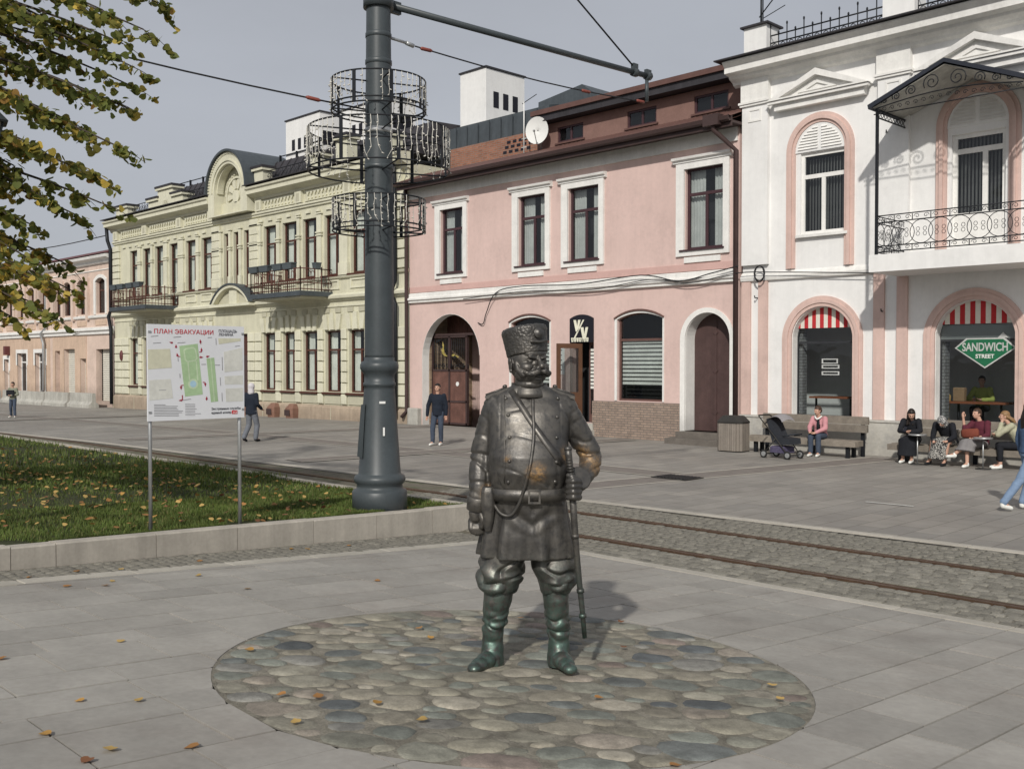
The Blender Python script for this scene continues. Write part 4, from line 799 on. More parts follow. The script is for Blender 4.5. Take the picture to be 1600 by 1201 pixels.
for i, c in enumerate(bays):
    # ground floor: pink arch mouldings, shop glass, striped lunette
    h = (lowo[i][1]-lowo[i][0])/2; cc = (lowo[i][0]+lowo[i][1])/2
    for k, (e0, e1, p) in enumerate(((.27, .18, .05), (.18, .09, .08), (.09, .0, .05))): archring(cc, h+e0, h+e1, .92, 3.02, .78+e0, .78+e1, WY-p, WY+.01, M['roset'], Wh, 'arch_moulding')
    archring(cc, h-.003, h-.02, .9, 3.02, .777, .76, WY+.0, WY+.3, M['white'], Wh, 'arch_reveal')
    w = window(Wh, lowo[i], WY+.3, M['dkframe'] if 'dkframe' in M else M.setdefault('dkframe', mat('dark_frame', (.03, .032, .036), .5)), M['glassc'], 2.86, (), .05, name='shop_window', dep=.05)
    L = outline(lowo[i][0]+.03, lowo[i][1]-.03, 3.24, 3.25, .53, 24)[2:]; n = 15; x0, x1 = L[-1][0], L[0][0]
    aw = empty('striped_lunette', (0, 0, 0)); aw.parent = Wh
    def zt(u):
        for p, q in zip(L, L[1:]):
            if q[0] <= u <= p[0]: return q[1]+(p[1]-q[1])*(u-q[0])/max(1e-6, p[0]-q[0])
        return 3.25
    for k in range(n):
        a, b = x0+(x1-x0)*k/n, x0+(x1-x0)*(k+1)/n; m_ = (a+b)/2; g = G(); P = [(a, 3.24), (b, 3.24), (b, max(3.26, zt(b-1e-4))), (m_, max(3.26, zt(m_))), (a, max(3.26, zt(a+1e-4)))]; g.prism(P, WY+.2, WY+.21); g.obj('stripe', M['awred'] if k % 2 == 0 else M['awwhite'], aw) if 'awred' in M else None
        if k == 0 and 'awred' not in M:
            M['awred'] = mat('awning_red', (.45, .03, .035), .8, var=.1); M['awwhite'] = mat('awning_white', (.68, .66, .58), .8, var=.08); g.obj('stripe', M['awred'], aw)
    # upper floor surround, louvred lunette, window
    z0 = 4.83 if i != 1 else 5.03
    for k, (r0, r1, p) in enumerate(((.96, .87, .05), (.87, .78, .1), (.78, .7, .05))): archring(c-.12 if i == 0 else c, r0, r1, z0, 7.86, r0+.03, r1+.03, WY-p, WY+.01, M['roset'], Wh, 'arch_moulding')
    cu = c-.12 if i == 0 else c
    g = G(); g.prism(outline(cu-.7, cu+.7, 7.86, 7.88, .7, 20), WY-.03, WY+.02); lu = g.obj('louvre_panel', M['whitew'], Wh)
    for k in range(8):
        z = 7.95+k*.075; wv = math.sqrt(max(0, .66**2-(z-7.86)**2))-.03
        for a, b in ((cu-wv, cu-.05), (cu+.05, cu+wv)):
            if b-a > .05: g = G(); g.prism([(WY-.03, z), (WY-.06, z-.02), (WY-.03, z+.035)], a, b, 'x'); g.obj('louvre', M['white'], lu)
    if i != 1:
        w = window(Wh, upo[i], WY+.12, M['white'], M['glassd'], 7.22, (.48,), .09, None)
        g = G(); g.box(upo[i][0]-.08, upo[i][1]+.08, WY-.12, WY+.1, 5.62, 5.69); g.obj('sill', M['white'], w)
    else:
        w = window(Wh, upo[i], WY+.15, M['white'], M['glassd'], 7.3, (.6,), .1, None, name='balcony_door')
        g = G(); g.box(upo[i][0]+.1, upo[i][1]-.1, WY+.1, WY+.14, 5.1, 5.85); g.obj('door_panel', M['white'], w)
    for k in range(14):
        a = upo[i][0]+.1+k*.085; g = G(); g.add([(a, WY+.3, upo[i][2]+.1), (a+.06, WY+.26, upo[i][2]+.1), (a+.06, WY+.26, 7.7), (a, WY+.3, 7.7)], [(0, 1, 2, 3)]); g.obj('vertical_blind', M['blindg'] if 'blindg' in M else M.setdefault('blindg', mat('grey_blind', (.3, .29, .27), .9)), w, norm=False)
    # pediment
    pc, ph = cu+.02, 1.42
    g = G(); g.prism([(pc-ph+.15, 9.05), (pc+ph-.15, 9.05), (pc+ph-.15, 9.22), (pc+ph, 9.3), (pc, 9.9), (pc-ph, 9.3), (pc-ph+.15, 9.22)], WY-.2, WY+.01); pd = g.obj('pediment', M['white'], Wh)
    g = G(); g.ring([(pc-ph-.03, 9.3), (pc+ph+.03, 9.3), (pc, 9.93)], [(pc-ph+.35, 9.34), (pc+ph-.35, 9.34), (pc, 9.76)], WY-.34, WY-.19); g.obj('pediment_cornice', M['white'], pd)
    g = G(); g.ring([(pc-.55, 9.4), (pc+.55, 9.4), (pc, 9.64)], [(pc-.32, 9.44), (pc+.32, 9.44), (pc, 9.57)], WY-.24, WY-.19); g.obj('pediment_inset', M['white'], pd)
    g = G(); g.box(pc-ph, pc+ph, WY-.3, WY-.19, 9.22, 9.29); g.obj('pediment_base', M['white'], pd)
# pilasters
for u0, u1 in ((-15.55, -14.75), (-11.65, -10.85), (-7.65, -6.85), (-4.0, -3.2)):
    g = G(); g.box(u0, u1, WY-.12, WY+.01, 5.0, 9.4); p = g.obj('upper_pilaster', M['whitew'], Wh); g = G(); g.box(u0-.08, u1+.08, WY-.2, WY-.02, 9.4, 9.46); g.box(u0-.05, u1+.05, WY-.17, WY-.02, 9.34, 9.4); g.box(u0-.03, u1+.03, WY-.15, WY+.01, 9.46, 10.1); g.obj('capital', M['white'], p)
    g = G(); g.ring(outline(u0+.2, u1-.2, 8.9, 9.25), outline(u0+.25, u1-.25, 8.95, 9.2), WY-.14, WY-.1); g.obj('inset_frame', M['white'], p)
for u0, u1 in ((-15.58, -15.3), (-15.05, -14.77), (-11.75, -11.47), (-11.15, -10.88), (-7.6, -7.3), (-7.1, -6.8)):
    g = G(); g.box(u0, u1, WY-.07, WY+.01, .9, 4.55); g.obj('pink_strip', M['roset'], Wh)
moulding(-15.6, -3.2, [(.0, 4.55), (.08, 4.57), (.1, 4.66), (.05, 4.75), (.0, 4.8)]).obj('string_course', M['white'], Wh)
moulding(-15.85, -3.1, [(.0, 9.95), (.1, 10.0), (.14, 10.06), (.3, 10.14), (.34, 10.2), (.55, 10.24), (.55, 10.4), (.66, 10.5), (.66, 10.54), (.05, 10.56)]).obj('cornice', M['white'], Wh)
g = G(); g.box(-16.05, -3.0, WY-.78, WY+.5, 10.565, 10.6); g.obj('cornice_sheet', M['dkroof'], Wh)
moulding(-15.6, -3.2, [(.0, -.2), (.1, -.2), (.1, .82), (.13, .84), (.13, .89), (.0, .9)]).obj('plinth', M['marble'], Wh)
for i in range(10): g = G(); u = -15.5+i*1.2; g.box(u, u+.012, WY-.104, WY-.09, -.1, .82); g.obj('plinth_joint', M['concrete'], Wh)
g = G(); g.box(-15.6, -3.2, WY-.104, WY-.09, .3, .312); g.obj('plinth_joint', M['concrete'], Wh)
for u0, u1, z1 in ((-15.45, -14.75, 11.45), (-11.5, -10.7, 11.75), (-7.6, -6.8, 11.75)):
    g = G(); g.box(u0, u1, WY-.2, WY+.45, 10.58, z1); p = g.obj('roof_post', M['whitew'], Wh); g = G(); g.box(u0-.08, u1+.08, WY-.28, WY+.53, z1, z1+.05); g.obj('post_sheet', M['dkroof'], p)
for a, b in ((-14.75, -11.5), (-10.7, -7.6)):
    g = G()
    for z in (10.75, 10.95, 11.15): g.tube([(a, WY, z), (b, WY, z)], .02, 6)
    n = 13
    for k in range(n+1):
        u = a+(b-a)*k/n; zt_ = 11.4 if k % 2 == 0 else 11.2; g.tube([(u, WY, 10.6), (u, WY, zt_)], .016, 5); g.ell((u, WY, zt_), (.03, .03, .05), 6, 4)
        if k < n: g.tube([(u+(b-a)/n*.5+.07*math.cos(t*PI/4), WY, 10.85+.07*math.sin(t*PI/4)) for t in range(8)], .012, 5, True)
    g.obj('roof_railing', M['iron'], Wh)
ta = empty('tv_aerial', (-15.1, WY+.1, 11.45), math.radians(-30), 'black television aerial on the corner post of the white house', 'antenna')
g = G(); g.tube([(0, 0, 0), (0, 0, 1.1)], .03, 6); g.tube([(.1, 0, .05), (.1, 0, .9)], .018, 6); g.obj('mast', M['iron'], ta); g = G(); g.tube([(-.1, 0, .35), (.75, 0, .62)], .018, 5); g.obj('boom', M['iron'], ta); g = G(); g.tube([(-.1, .1, .32), (1.1, .1, .28)], .012, 5); g.obj('element', M['iron'], ta)
# balcony with canopy
bal = empty('balcony'); bal.parent = Wh; BX0, BX1, BP = -11.1, -7.4, 1.65
g = G(); g.box(BX0, BX1, WY-BP, WY, 4.44, 4.84); g.obj('balcony_slab', M['whitew'], bal)
def lace(p0, p1):
    P0, P1 = Vector(p0), Vector(p1); L = (P1-P0).length; d = (P1-P0)/L; n = max(3, round(L/.44)); g = G(); D = lambda s, z: (P0.x+d.x*s, P0.y+d.y*s, z)
    for z in (4.9, 5.03, 5.58, 5.74): g.tube([D(0, z), D(L, z)], .014, 5)
    for k in range(n):
        s = L*(k+.5)/n; r = L/n*.62
        g.tube([D(min(max(s+r*math.cos(t*PI/9), 0), L), 5.305+.27*math.sin(t*PI/9)) for t in range(18)], .009, 5, True)
        for q in (-1, 1):
            for zz in (5.25, 5.36): g.tube([D(s+q*.08+.04*math.cos(t*PI/5), zz+.045*math.sin(t*PI/5)) for t in range(10)], .006, 4, True)
            g.tube([D(s+q*L/n*.25+q*.07*(1-.8*t/9)*math.cos(t*.8), 5.66+.06*(1-.8*t/9)*math.sin(t*.8)) for t in range(10)], .007, 4)
            g.tube([D(s+q*L/n*.25+q*.07*(1-.8*t/9)*math.cos(t*.8), 4.965+.05*(1-.8*t/9)*math.sin(t*.8)) for t in range(10)], .007, 4)
        for zz in (4.9, 5.58): g.tube([D(L*k/n, zz), D(L*k/n, zz+.14)], .012, 4)
    g.obj('balcony_railing', M['iron'], bal)
yb = WY-BP+.07; lace((BX0+.15, yb), (BX1-.15, yb)); lace((BX0+.15, yb), (BX0+.15, WY)); lace((BX1-.15, yb), (BX1-.15, WY))
for u in (BX0+.15, BX1-.15): g = G(); g.box(u-.03, u+.03, yb-.03, yb+.03, 4.84, 8.24); g.obj('canopy_post', M['iron'], bal)
ca, cz0, cz1 = (BX0+BX1)/2-.12, 8.24, 8.98
for s in (-1, 1):
    ue = BX0-.02 if s < 0 else BX1-.2; g = G(); g.prism([(ue, cz0), (ca, cz1), (ca, cz1+.09), (ue-.02*(-s), cz0+.1)], WY-BP-.05, WY, 'y'); g.obj('canopy_roof', M['canroof'] if 'canroof' in M else M.setdefault('canroof', mat('canopy_sheet', (.03, .034, .045), .45, metal=.2)), bal)
    g = G(); g.prism([(ue+.1*(-s), cz0+.02), (ca, cz1-.05), (ca, cz1-.04), (ue+.1*(-s), cz0+.03)], WY-BP, WY-.02); g.obj('canopy_lining', M['concrete'], bal)
g = G(); yc = WY-BP-.0
for s in (-1, 1):
    hw = (BX1-BX0)/2-.2
    for du, r in ((.28, .2), (.75, .13), (1.1, .1), (1.38, .07)):
        zc = cz0+.08+(cz1-cz0)*(1-du/hw)*.45; g.tube(scroll((ca+s*du, zc), r, 1.7, s, 20, yc, -.6), .013, 5)
    g.tube([(ca+s*hw*t/10, yc, cz0-.02+.16*math.cos(t/10*PI/2)) for t in range(11)], .016, 5)
    for k in range(9): g.tube(scroll((ca+s*hw*(k+.5)/9, cz0-.08+.1*(1-k/9)), .06, 1.2, s, 8, yc), .008, 4)
g.tube([(BX0+.1, yc, cz0-.14), (BX1-.1, yc, cz0-.14)], .014, 5); g.obj('canopy_scrolls', M['iron'], bal)
for u in (BX0+.15, BX1-.15):
    g = G(); g.tube([(u, yb, 8.22), (u, WY, 8.22)], .025, 5); g.tube([(u, yb, 8.04), (u, WY, 8.04)], .02, 5)
    for k in range(9): g.tube([(u, yb+(k+.5)*.17+.06*math.cos(t*.8), 8.13+.06*math.sin(t*.8)) for t in range(8)], .01, 4, True)
    g.obj('canopy_bracket', M['iron'], bal)
# shop sign hung behind the right window, sticker on the left one
M['green'] = mat('sign_green', (.015, .13, .06), .5); M['silver'] = mat('sign_silver', (.55, .56, .54), .4, metal=.2)
sc = (-9.14, 2.63); yq = WY+.22
def dia(w, zt_, h): return [(sc[0]-w, sc[1]+.04), (sc[0], sc[1]-h), (sc[0]+w, sc[1]+.04), (sc[0]+w*.62, sc[1]+zt_), (sc[0]-w*.62, sc[1]+zt_)]
g = G(); g.prism(dia(.7, .27, .44), yq, yq+.03); sg = g.obj('shop_sign', M['silver'], label='green diamond shop sign with silver edge in the right shop window', cat='sign')
g = G(); g.prism(dia(.65, .24, .4), yq-.006, yq+.001); g.obj('green_field', M['green'], sg)
g = G(); g.prism([(sc[0]+.28, sc[1]+.27), (sc[0]+.52, sc[1]+.27), (sc[0]+.4, sc[1]+.4)], yq, yq+.02); g.obj('triangle', M['silver'], sg)
letters('SANDWICH', .27, M['silver'], sg, (sc[0], yq-.008, sc[1]-.03), sx=.72, bold=.006)
letters('STREET', .13, M['paper'], sg, (sc[0], yq-.008, sc[1]-.2), bold=.003)
stk = empty('window_sticker', (-13.08, WY+.262, 2.1), 0, 'small grey lettered sticker on the left shop window', 'sticker')
for z, h, w in ((.2, .13, .46), (.07, .1, .5), (-.1, .1, .5)): g = G(); g.ring([(-.24, z), (-.24+w, z), (-.24+w, z+h), (-.24, z+h)], [(-.2, z+.025), (-.28+w, z+.025), (-.28+w, z+h-.025), (-.2, z+h-.025)], -.004, .0); g.obj('print_block', M['silver'], stk)
# the cafe room behind the glass
cr = empty('cafe_room'); cr.parent = Wh
M['cafewall'] = mat('cafe_wall', (.3, .3, .32), .9); M['greybrick'] = brickmat('grey_brick', (.3, .3, .3), (.22, .22, .23), (.12, .12, .12), .24, .08)
g = G(); g.box(-15.3, -3.4, WY+3.4, WY+3.5, 0, 4.4); g.box(-15.3, -15.2, WY+.3, WY+3.4, 0, 4.4); g.box(-15.3, -3.4, WY+.35, WY+3.4, .6, .66); g.box(-15.3, -3.4, WY+.35, WY+3.4, 3.95, 4.0); g.obj('cafe_shell', M['cafewall'], cr)
for i, c in enumerate(bays):
    h = (lowo[i][1]-lowo[i][0])/2; cc = (lowo[i][0]+lowo[i][1])/2
    g = G(); g.box(cc-h-.25, cc-h+.1, WY+.36, WY+.62, .9, 3.7); g.obj('inner_pier', M['greybrick'], cr)
M['counter'] = mat('counter_wood', (.26, .09, .045), .5, var=.15)
for u0, u1, z in ((-13.9, -12.8, 1.42), (-10.3, -8.75, 1.38)):
    t = empty('window_table', ((u0+u1)/2, WY+.95, .66), 0, 'reddish wooden counter table behind the %s shop window' % ('left' if u0 < -12 else 'right'), 'table'); g = G(); g.box(-(u1-u0)/2, (u1-u0)/2, -.3, .3, z-.66-.05, z-.66); g.obj('top', M['counter'], t)
    for s in (-1, 1): g = G(); g.tube([(s*.5, 0, 0), (s*.5, 0, z-.72)], .03, 6); g.obj('leg', M['iron'], t)
M['bag'] = mat('paper_bag', (.3, .2, .12), .9)
g = G(); g.loft([[(-.13, -.07, 0), (.13, -.07, 0), (.13, .07, 0), (-.13, .07, 0)], [(-.14, -.07, .3), (.14, -.07, .3), (.14, .07, .3), (-.14, .07, .3)], [(-.13, -.05, .33), (.13, -.05, .33), (.13, .05, .33), (-.13, .05, .33)]], False); g.obj('paper_bag', M['bag'], label='brown paper bag on the counter of the right shop window', cat='bag', loc=(-10.0, WY+.95, 1.385))
M['rattan'] = mat('rattan', (.45, .28, .1), .7)
chx = empty('cafe_chair', (-10.42, WY+.8, .66), math.radians(25), 'yellow bentwood chair beside the counter in the right window', 'chair')
g = G(); g.tube([(-.2, 0, .45), (-.23, .05, .85), (-.12, .08, .98), (.12, .08, .98), (.23, .05, .85), (.2, 0, .45)], .022, 6); g.obj('backrest', M['rattan'], chx)
g = G(); g.lathe([(.05, .43), (.22, .44), (.22, .47), (.05, .48)], n=16); g.obj('seat', M['rattan'], chx)
for sx in (-1, 1):
    for sy in (-1, 1): g = G(); g.tube([(sx*.16, -.15+sy*.13, .44), (sx*.21, -.15+sy*.18, 0)], .02, 6); g.obj('leg', M['rattan'], chx)
g = G(); g.box(lowo[1][0]+.04, lowo[1][1]-.04, WY+.245, WY+.25, 2.88, 3.22); g.obj('pale_band', glassmat('pale_glass', (.7, .75, .75), (.22, .25, .25), .55, .2), Wh)  # paler see-through strip over the upper pane of the right shop window
# wall hooks
for u, z in ((-11.5, 3.6), (-11.4, 8.0), (-15.1, 4.1)): g = G(); g.tube([(u, WY, z), (u, WY-.15, z), (u, WY-.17, z+.06)], .016, 5); g.obj('wall_hook', M['iron'], Wh)
# ================================================================== peach house at the far left
F = empty('peach_house', (0, 0, 0), 0, 'low peach and pale pink house with roller shutters beyond the yellow house', 'building'); z_ = -.2
uw = [(-59.6, -58.25), (-62.3, -61.14), (-64.5, -63.35), (-66.1, -64.95), (-68.6, -67.5), (-70.6, -69.5), (-72.7, -71.5), (-74.8, -73.6), (-77.0, -75.8), (-79.2, -78.0), (-81.6, -80.2)]
ops = [(a, b, 5.25, 7.1, .2, .25) for a, b in uw]
lo = [(-59.7, -57.55, .1, 3.15, 0, .35), (-62.0, -61.12, .1, 2.6, 0, .35), (-64.6, -62.82, .1, 3.2, 0, .35), (-66.0, -65.2, .1, 3.1, 0, .5), (-69.5, -67.6, .4, 3.0, 0, .3), (-72.8, -71.0, .4, 3.0, 0, .3), (-75.4, -74.4, .1, 2.6, 0, .3), (-79.5, -77.5, .4, 3.0, 0, .3)]
wall(-86, -57.1, -.8, 8.3, [o for o in ops]+lo, FY).obj('wall', M['peachl'], F); backing(F, -85, -57.2, -.3, 8.2, FY+1.0)
for a, b, c_ in ((-66.4, -61.05, 3.95), (-76.5, -66.9, 3.95)):       # darker ground-floor rendering
    us = sorted([o[0] for o in lo if a < o[0] < b]+[o[1] for o in lo if a < o[0] < b]); E_ = [a]+us+[b]; g = G()
    for k in range(0, len(E_)-1, 2): g.box(E_[k], E_[k+1], FY-.03, FY+.01, -.5, c_)
    for o in lo:
        if a < o[0] < b: g.box(o[0], o[1], FY-.03, FY+.01, o[3], c_)
    g.obj('ground_floor_render', M['peach'], F)
for o in ops:
    w = window(F, o, FY+.25, M['woodfr'], M['glassd'], 6.6, (.5,), .07)
    g = G(); a = outline(o[0]-.25, o[1]+.2, 5.2, 7.2, .3)[2:]; b = outline(o[0]-.02, o[1]+.02, 5.2, 7.1, .21)[2:]; a = [(a[0][0], 5.2)]+a+[(a[-1][0], 5.2)]; b = [(b[0][0], 5.2)]+b+[(b[-1][0], 5.2)]; g.ring(a, b, FY-.07, FY+.01, False); g.obj('surround', M['white'] if o[0] > -60 else M['peachl'], w)
    g = G(); g.box(o[0]-.1, o[1]+.1, FY-.05, FY+.01, 4.55, 4.85); g.obj('apron', M['peach'], w)
    if o[0] < -60: g = G(); g.box(o[1]+.3, o[1]+.6, FY-.16, FY+.01, 4.9, 7.4); g.obj('pilaster', M['peachl'], F)
for i, o in enumerate(lo):
    g = G()
    if i in (0, 1, 2):
        for k in range(24): z = o[2]+(o[3]-o[2])*k/24; g.prism([(FY+.3, z), (FY+.27, z+.03), (FY+.3, z+(o[3]-o[2])/24)], o[0]+.3*(i == 0), o[1], 'x')
        g.obj('roller_shutter', M['shutter'], F)
    elif i == 3: g.box(o[0], o[1], FY+.45, FY+.5, o[2], o[3]); g.obj('door', M['peach'], F)
    else: window(F, o[:5], FY+.3, M['white'], M['glassd'], 2.4, (.5,), .07); g.ring(outline(o[0]-.2, o[1]+.2, o[3]-.8, o[3]+.25), outline(o[0], o[1], o[3]-.8, o[3]), FY-.06, FY+.01); g.obj('label_mould', M['white'], F)
moulding(-86, -57.1, [(.0, 4.0), (.12, 4.03), (.14, 4.2), (.25, 4.25), (.25, 4.4), (.0, 4.45)]).obj('string_course', M['white'], F)
moulding(-86, -57.1, [(.0, 4.95), (.12, 5.0), (.14, 5.12), (.0, 5.16)]).obj('sill_course', M['white'], F)
moulding(-86, -57.2, [(.0, 7.7), (.06, 7.75), (.0, 7.8)]).obj('architrave', M['white'], F)
moulding(-86, -57.2, [(.0, 8.1), (.15, 8.15), (.2, 8.3), (.45, 8.4), (.5, 8.55), (.0, 8.6)]).obj('cornice', M['white'], F)
g = G(); g.prism([(FY-.55, 8.6), (FY+5, 10.2), (FY+5, 8.6)], -86, -57.2, 'x'); g.obj('roof', M['redroof'], F)
g = G(); g.box(-59.9, -59.0, FY+1.5, FY+2.2, 8.9, 10.0); g.box(-60.0, -58.9, FY+1.4, FY+2.3, 10.0, 10.12); g.obj('chimney_stack', M['redbrick'], F)
pipe(F, [(-67.4, FY-.2, 8.2), (-67.2, FY-.15, 7.6), (-67.2, FY-.15, 4.6), (-67.7, FY-.3, 4.2), (-67.5, FY-.2, 3.6), (-67.5, FY-.2, .6), (-68.1, FY-.35, .3)], .09, M['galv'])
for u in (-71.2, ): g = G(); g.box(-74.6, -74.2, FY-.35, FY-.05, 2.9, 3.5); g.obj('hanging_sign', M['redroof'], F)
def barrier(x, y, L, label):
    t = empty('concrete_barrier', (x, y, gz(x)), 0, label, 'barrier', 'concrete blocks along the peach house'); g = G(); g.prism([(-.28, 0), (-.28, .18), (-.12, .35), (-.1, .85), (.1, .85), (.12, .35), (.28, .18), (.28, 0)], -L/2, L/2, 'x'); g.obj('block', M['concrete'], t); g = G(); g.box(-L/2+.25, L/2-.25, -.115, -.1, .4, .75); g.obj('recess', M['concrete'], t)
barrier(-59.2, FY-1.0, 3.2, 'concrete block nearest the yellow house corner'); barrier(-63.0, FY-1.0, 3.6, 'concrete block in front of the middle roller shutter'); barrier(-69.0, FY-.9, 7.5, 'long concrete block behind the walker at the far left'); barrier(-77.5, FY-.9, 7.5, 'concrete block farthest left along the peach house')
# ================================================================== tram pole
PX, PY = -10.83, 8.17; PZ = lawn_z(PY)-.03
pole = empty('tram_pole', (PX, PY, PZ), A, 'tall dark grey tram pole with flared cast base on the lawn corner', 'pole')
g = G(); g.lathe([(.365, 0), (.365, .27), (.35, .29), (.31, .31), (.30, .36), (.33, .39), (.345, .43), (.33, .48), (.29, .5), (.28, .52), (.205, 1.62), (.2, 1.66), (.215, 1.67), (.215, 1.71), (.2, 1.72), (.2, 1.82), (.235, 1.86), (.255, 1.9), (.255, 1.95), (.235, 1.99), (.2, 2.0), (.2, 2.04), (.195, 2.05)], n=36); base = g.obj('base', M['pole'], pole)
g = G(); g.lathe([(.195, 2.05), (.195, 2.08), (.183, 4.5), (.16, 6.6), (.15, 10.4), (.13, 10.5)], n=32); shaft = g.obj('shaft', M['pole'], pole)
g = G(); g.loft([[(-.27+.1*s*k-.02+z*.05, -.1-.16*k2, z) for s, k, k2 in ((-1, .4, .2), (-.6, .9, .8), (.6, .9, 1.05), (1, .9, 1.05), (1, .7, .7), (-1, .3, .0))] for z in (.72, .76, 1.42, 1.46)], False)
g = G(); g.add([(-.285, -.1, .74), (-.2, -.205, .72), (-.165, -.175, 1.44), (-.235, -.08, 1.42), (-.255, -.09, .74), (-.18, -.165, .72)], [(0, 1, 2, 3)]); g.obj('hatch_plate', M['pole'], base)
g = G(); g.box(-.012, .012, -.262, -.25, 1.02, 1.13); o = g.obj('sticker', M['paper'], base); o.rotation_euler = (0, 0, .35); g = G(); g.box(-.04, .04, -.225, -.215, 1.44, 1.47); o = g.obj('number_tag', M['paper'], base); o.rotation_euler = (0, 0, .3)
for z in (4.52, 5.0, 5.9, 6.25): g = G(); q_ = .183-.011*(z-4.5); g.lathe([(q_, z), (q_+.01, z+.01), (q_+.01, z+.06), (q_, z+.07)], n=24); g.obj('collar', M['pole'] if z != 5.0 else M['galv'], shaft)
# three tiers of light rings
for z0, z1, r in ((5.62, 6.02, .62), (4.84, 5.37, .93), (4.05, 4.46, .61)):
    z0 -= PZ; z1 -= PZ; fr = empty('garland_frame'); fr.parent = pole
    for z in (z0, (z0+z1)/2 if r > .9 else z0+.06, z1): g = G(); g.tube([(r*math.cos(2*PI*i/40), r*math.sin(2*PI*i/40), z) for i in range(40)], .011, 6, True); g.obj('ring', M['iron'], fr)
    for i in range(8):
        a = 2*PI*(i+.5)/8; g = G(); g.box(-.022, .022, -.008, .008, z0, z1); o = g.obj('strut', M['iron'], fr, loc=(r*math.cos(a), r*math.sin(a), 0)); o.rotation_euler = (0, 0, a+PI/2)
    for z in (z0, z1):
        for i in range(4): a = 2*PI*(i+.25)/4; g = G(); g.tube([(.17*math.cos(a), .17*math.sin(a), z), (r*math.cos(a), r*math.sin(a), z)], .011, 5); g.obj('spoke', M['iron'], fr)
    n = int(r*75)
    for i in range(n):
        if random.random() < .22: continue
        a = 2*PI*i/n; h = (z1-z0)*random.uniform(.7, 1.05); g = G(); P = [(r*1.01*math.cos(a+.01*math.sin(k*2)), r*1.01*math.sin(a+.01*math.sin(k*2)), z1-h*k/5) for k in range(6)]; a2 = a+2*PI/n*random.choice((-.6, .6, 0)); P[-1] = (r*1.01*math.cos(a2), r*1.01*math.sin(a2), z1-h)
        g.tube(P, .0042, 4)
        for k in range(1, 6): p = Vector(P[k]); q = Vector((random.uniform(-.02, .02), random.uniform(-.02, .02), -.008)); g.tube([p, p+q*1.6], .008, 4)
        g.obj('light_string', M['cable_w'], fr)
# bracket arm over the tracks, in world axes under an unrotated carrier
arm = empty('bracket_arm', (0, 0, 0), -A); arm.parent = pole
def pw(*p): return (p[0]-PX, p[1]-PY, p[2]-PZ)
aS, aE = (-10.8, 8.35, 7.06), (-10.44, 13.5, 7.06)
g = G(); g.tube([pw(*aS), pw(*aE)], .045, 10); g.obj('tube', M['pole'], arm)
g = G(); g.tube([pw(-10.46, 13.15, 7.1), pw(-10.83, 8.17, 10.2)], .014, 6); g.obj('tie_rod', M['wire'], arm)
for y, h in ((13.1, .14), (13.42, .1)): g = G(); x = -10.8+.36*(y-8.35)/5.15; g.tube([pw(x, y-.05, 7.06), pw(x, y+.05, 7.06)], .07, 10); g.box(x-PX-.03, x-PX+.03, y-PY-.06, y-PY+.06, 7.06-PZ, 7.06-PZ+h); g.obj('clamp', M['pole'], arm)
g = G(); g.tube([pw(-10.45, 13.4, 7.02), pw(-10.45, 13.4, 6.64)], .03, 8); g.obj('drop_bracket', M['pole'], arm)
g = G(); g.tube([pw(-10.82, 8.3, 6.64), pw(-10.79, 8.6, 6.62)], .02, 6); g.tube([pw(-10.79, 8.6, 6.62), pw(-10.78, 8.72, 6.6)], .03, 8); g.obj('wire_anchor', M['galv'], arm)
g = G(); g.lathe([(.2, 6.98-PZ), (.2, 7.14-PZ)], n=20); g.box(-.03, .03, .1, .36, 6.98-PZ, 7.14-PZ); g.obj('arm_collar', M['pole'], arm)
def span(pts, r, label, ins=()):
    t = empty('span_wire', pts[0], 0, label, 'wire'); P0 = Vector(pts[0]); P = [Vector(p)-P0 for p in pts]; g = G(); Q = []
    for a, b in zip(P, P[1:]):
        for k in range(9): q = a.lerp(b, k/8); q.z -= .15*math.sin(PI*k/8)*((b-a).length/10); Q.append(q)
    g.tube(Q, r, 5); g.obj('cable', M['wire'], t)
    for f in ins:
        q = P[0].lerp(P[-1], f); d = (P[-1]-P[0]).normalized(); q.z -= .15*math.sin(PI*f)*((P[-1]-P[0]).length/10); g = G(); g.tube([q-d*.1, q-d*.07, q+d*.07, q+d*.1], [.012, .026, .026, .012], 8); g.obj('insulator', M['insul'], t)
    return t
span([(-10.77, 8.74, 6.6), (-10.45, 13.38, 6.62)], .011, 'black wire from the pole to the drop bracket with red insulators', (.04, .7, .97))
span([(-10.95, 8.1, 5.66), (-13.0, 2.2, 6.5)], .012, 'black wire running left from the pole past the tree', (.12,))
span([(-57.2, FY-.3, 9.6), (-75, FY-1.5, 9.9)], .03, 'wire from the yellow house corner over the peach house roof')
# ================================================================== evacuation plan board
p0, p1 = Vector((-10.28, 4.74, 0)), Vector((-10.30, 5.82, 0)); dd_ = (p1-p0).normalized(); ang = math.atan2(dd_.y, dd_.x)
M['board'] = mat('board_white', (.66, .67, .69), .45, var=.02); M['mapg'] = mat('map_green', (.36, .5, .29), .5); M['mapl'] = mat('map_pale', (.6, .6, .55), .5); M['mapy'] = mat('map_beige', (.56, .55, .42), .5); M['mapb'] = mat('map_blue', (.35, .52, .62), .5); M['mapr'] = mat('map_red', (.3, .02, .04), .5); M['ink'] = mat('print_ink', (.06, .06, .07), .5); M['redink'] = mat('print_red', (.5, .02, .03), .5); M['grey'] = mat('print_grey', (.3, .3, .31), .5); M['path'] = mat('map_path', (.48, .58, .4), .5)
bd = empty('plan_board', (p0.x, p0.y, lawn_z(p0.y)), ang, 'white evacuation plan board with green map on two steel legs', 'sign')
BW = (p1-p0).length
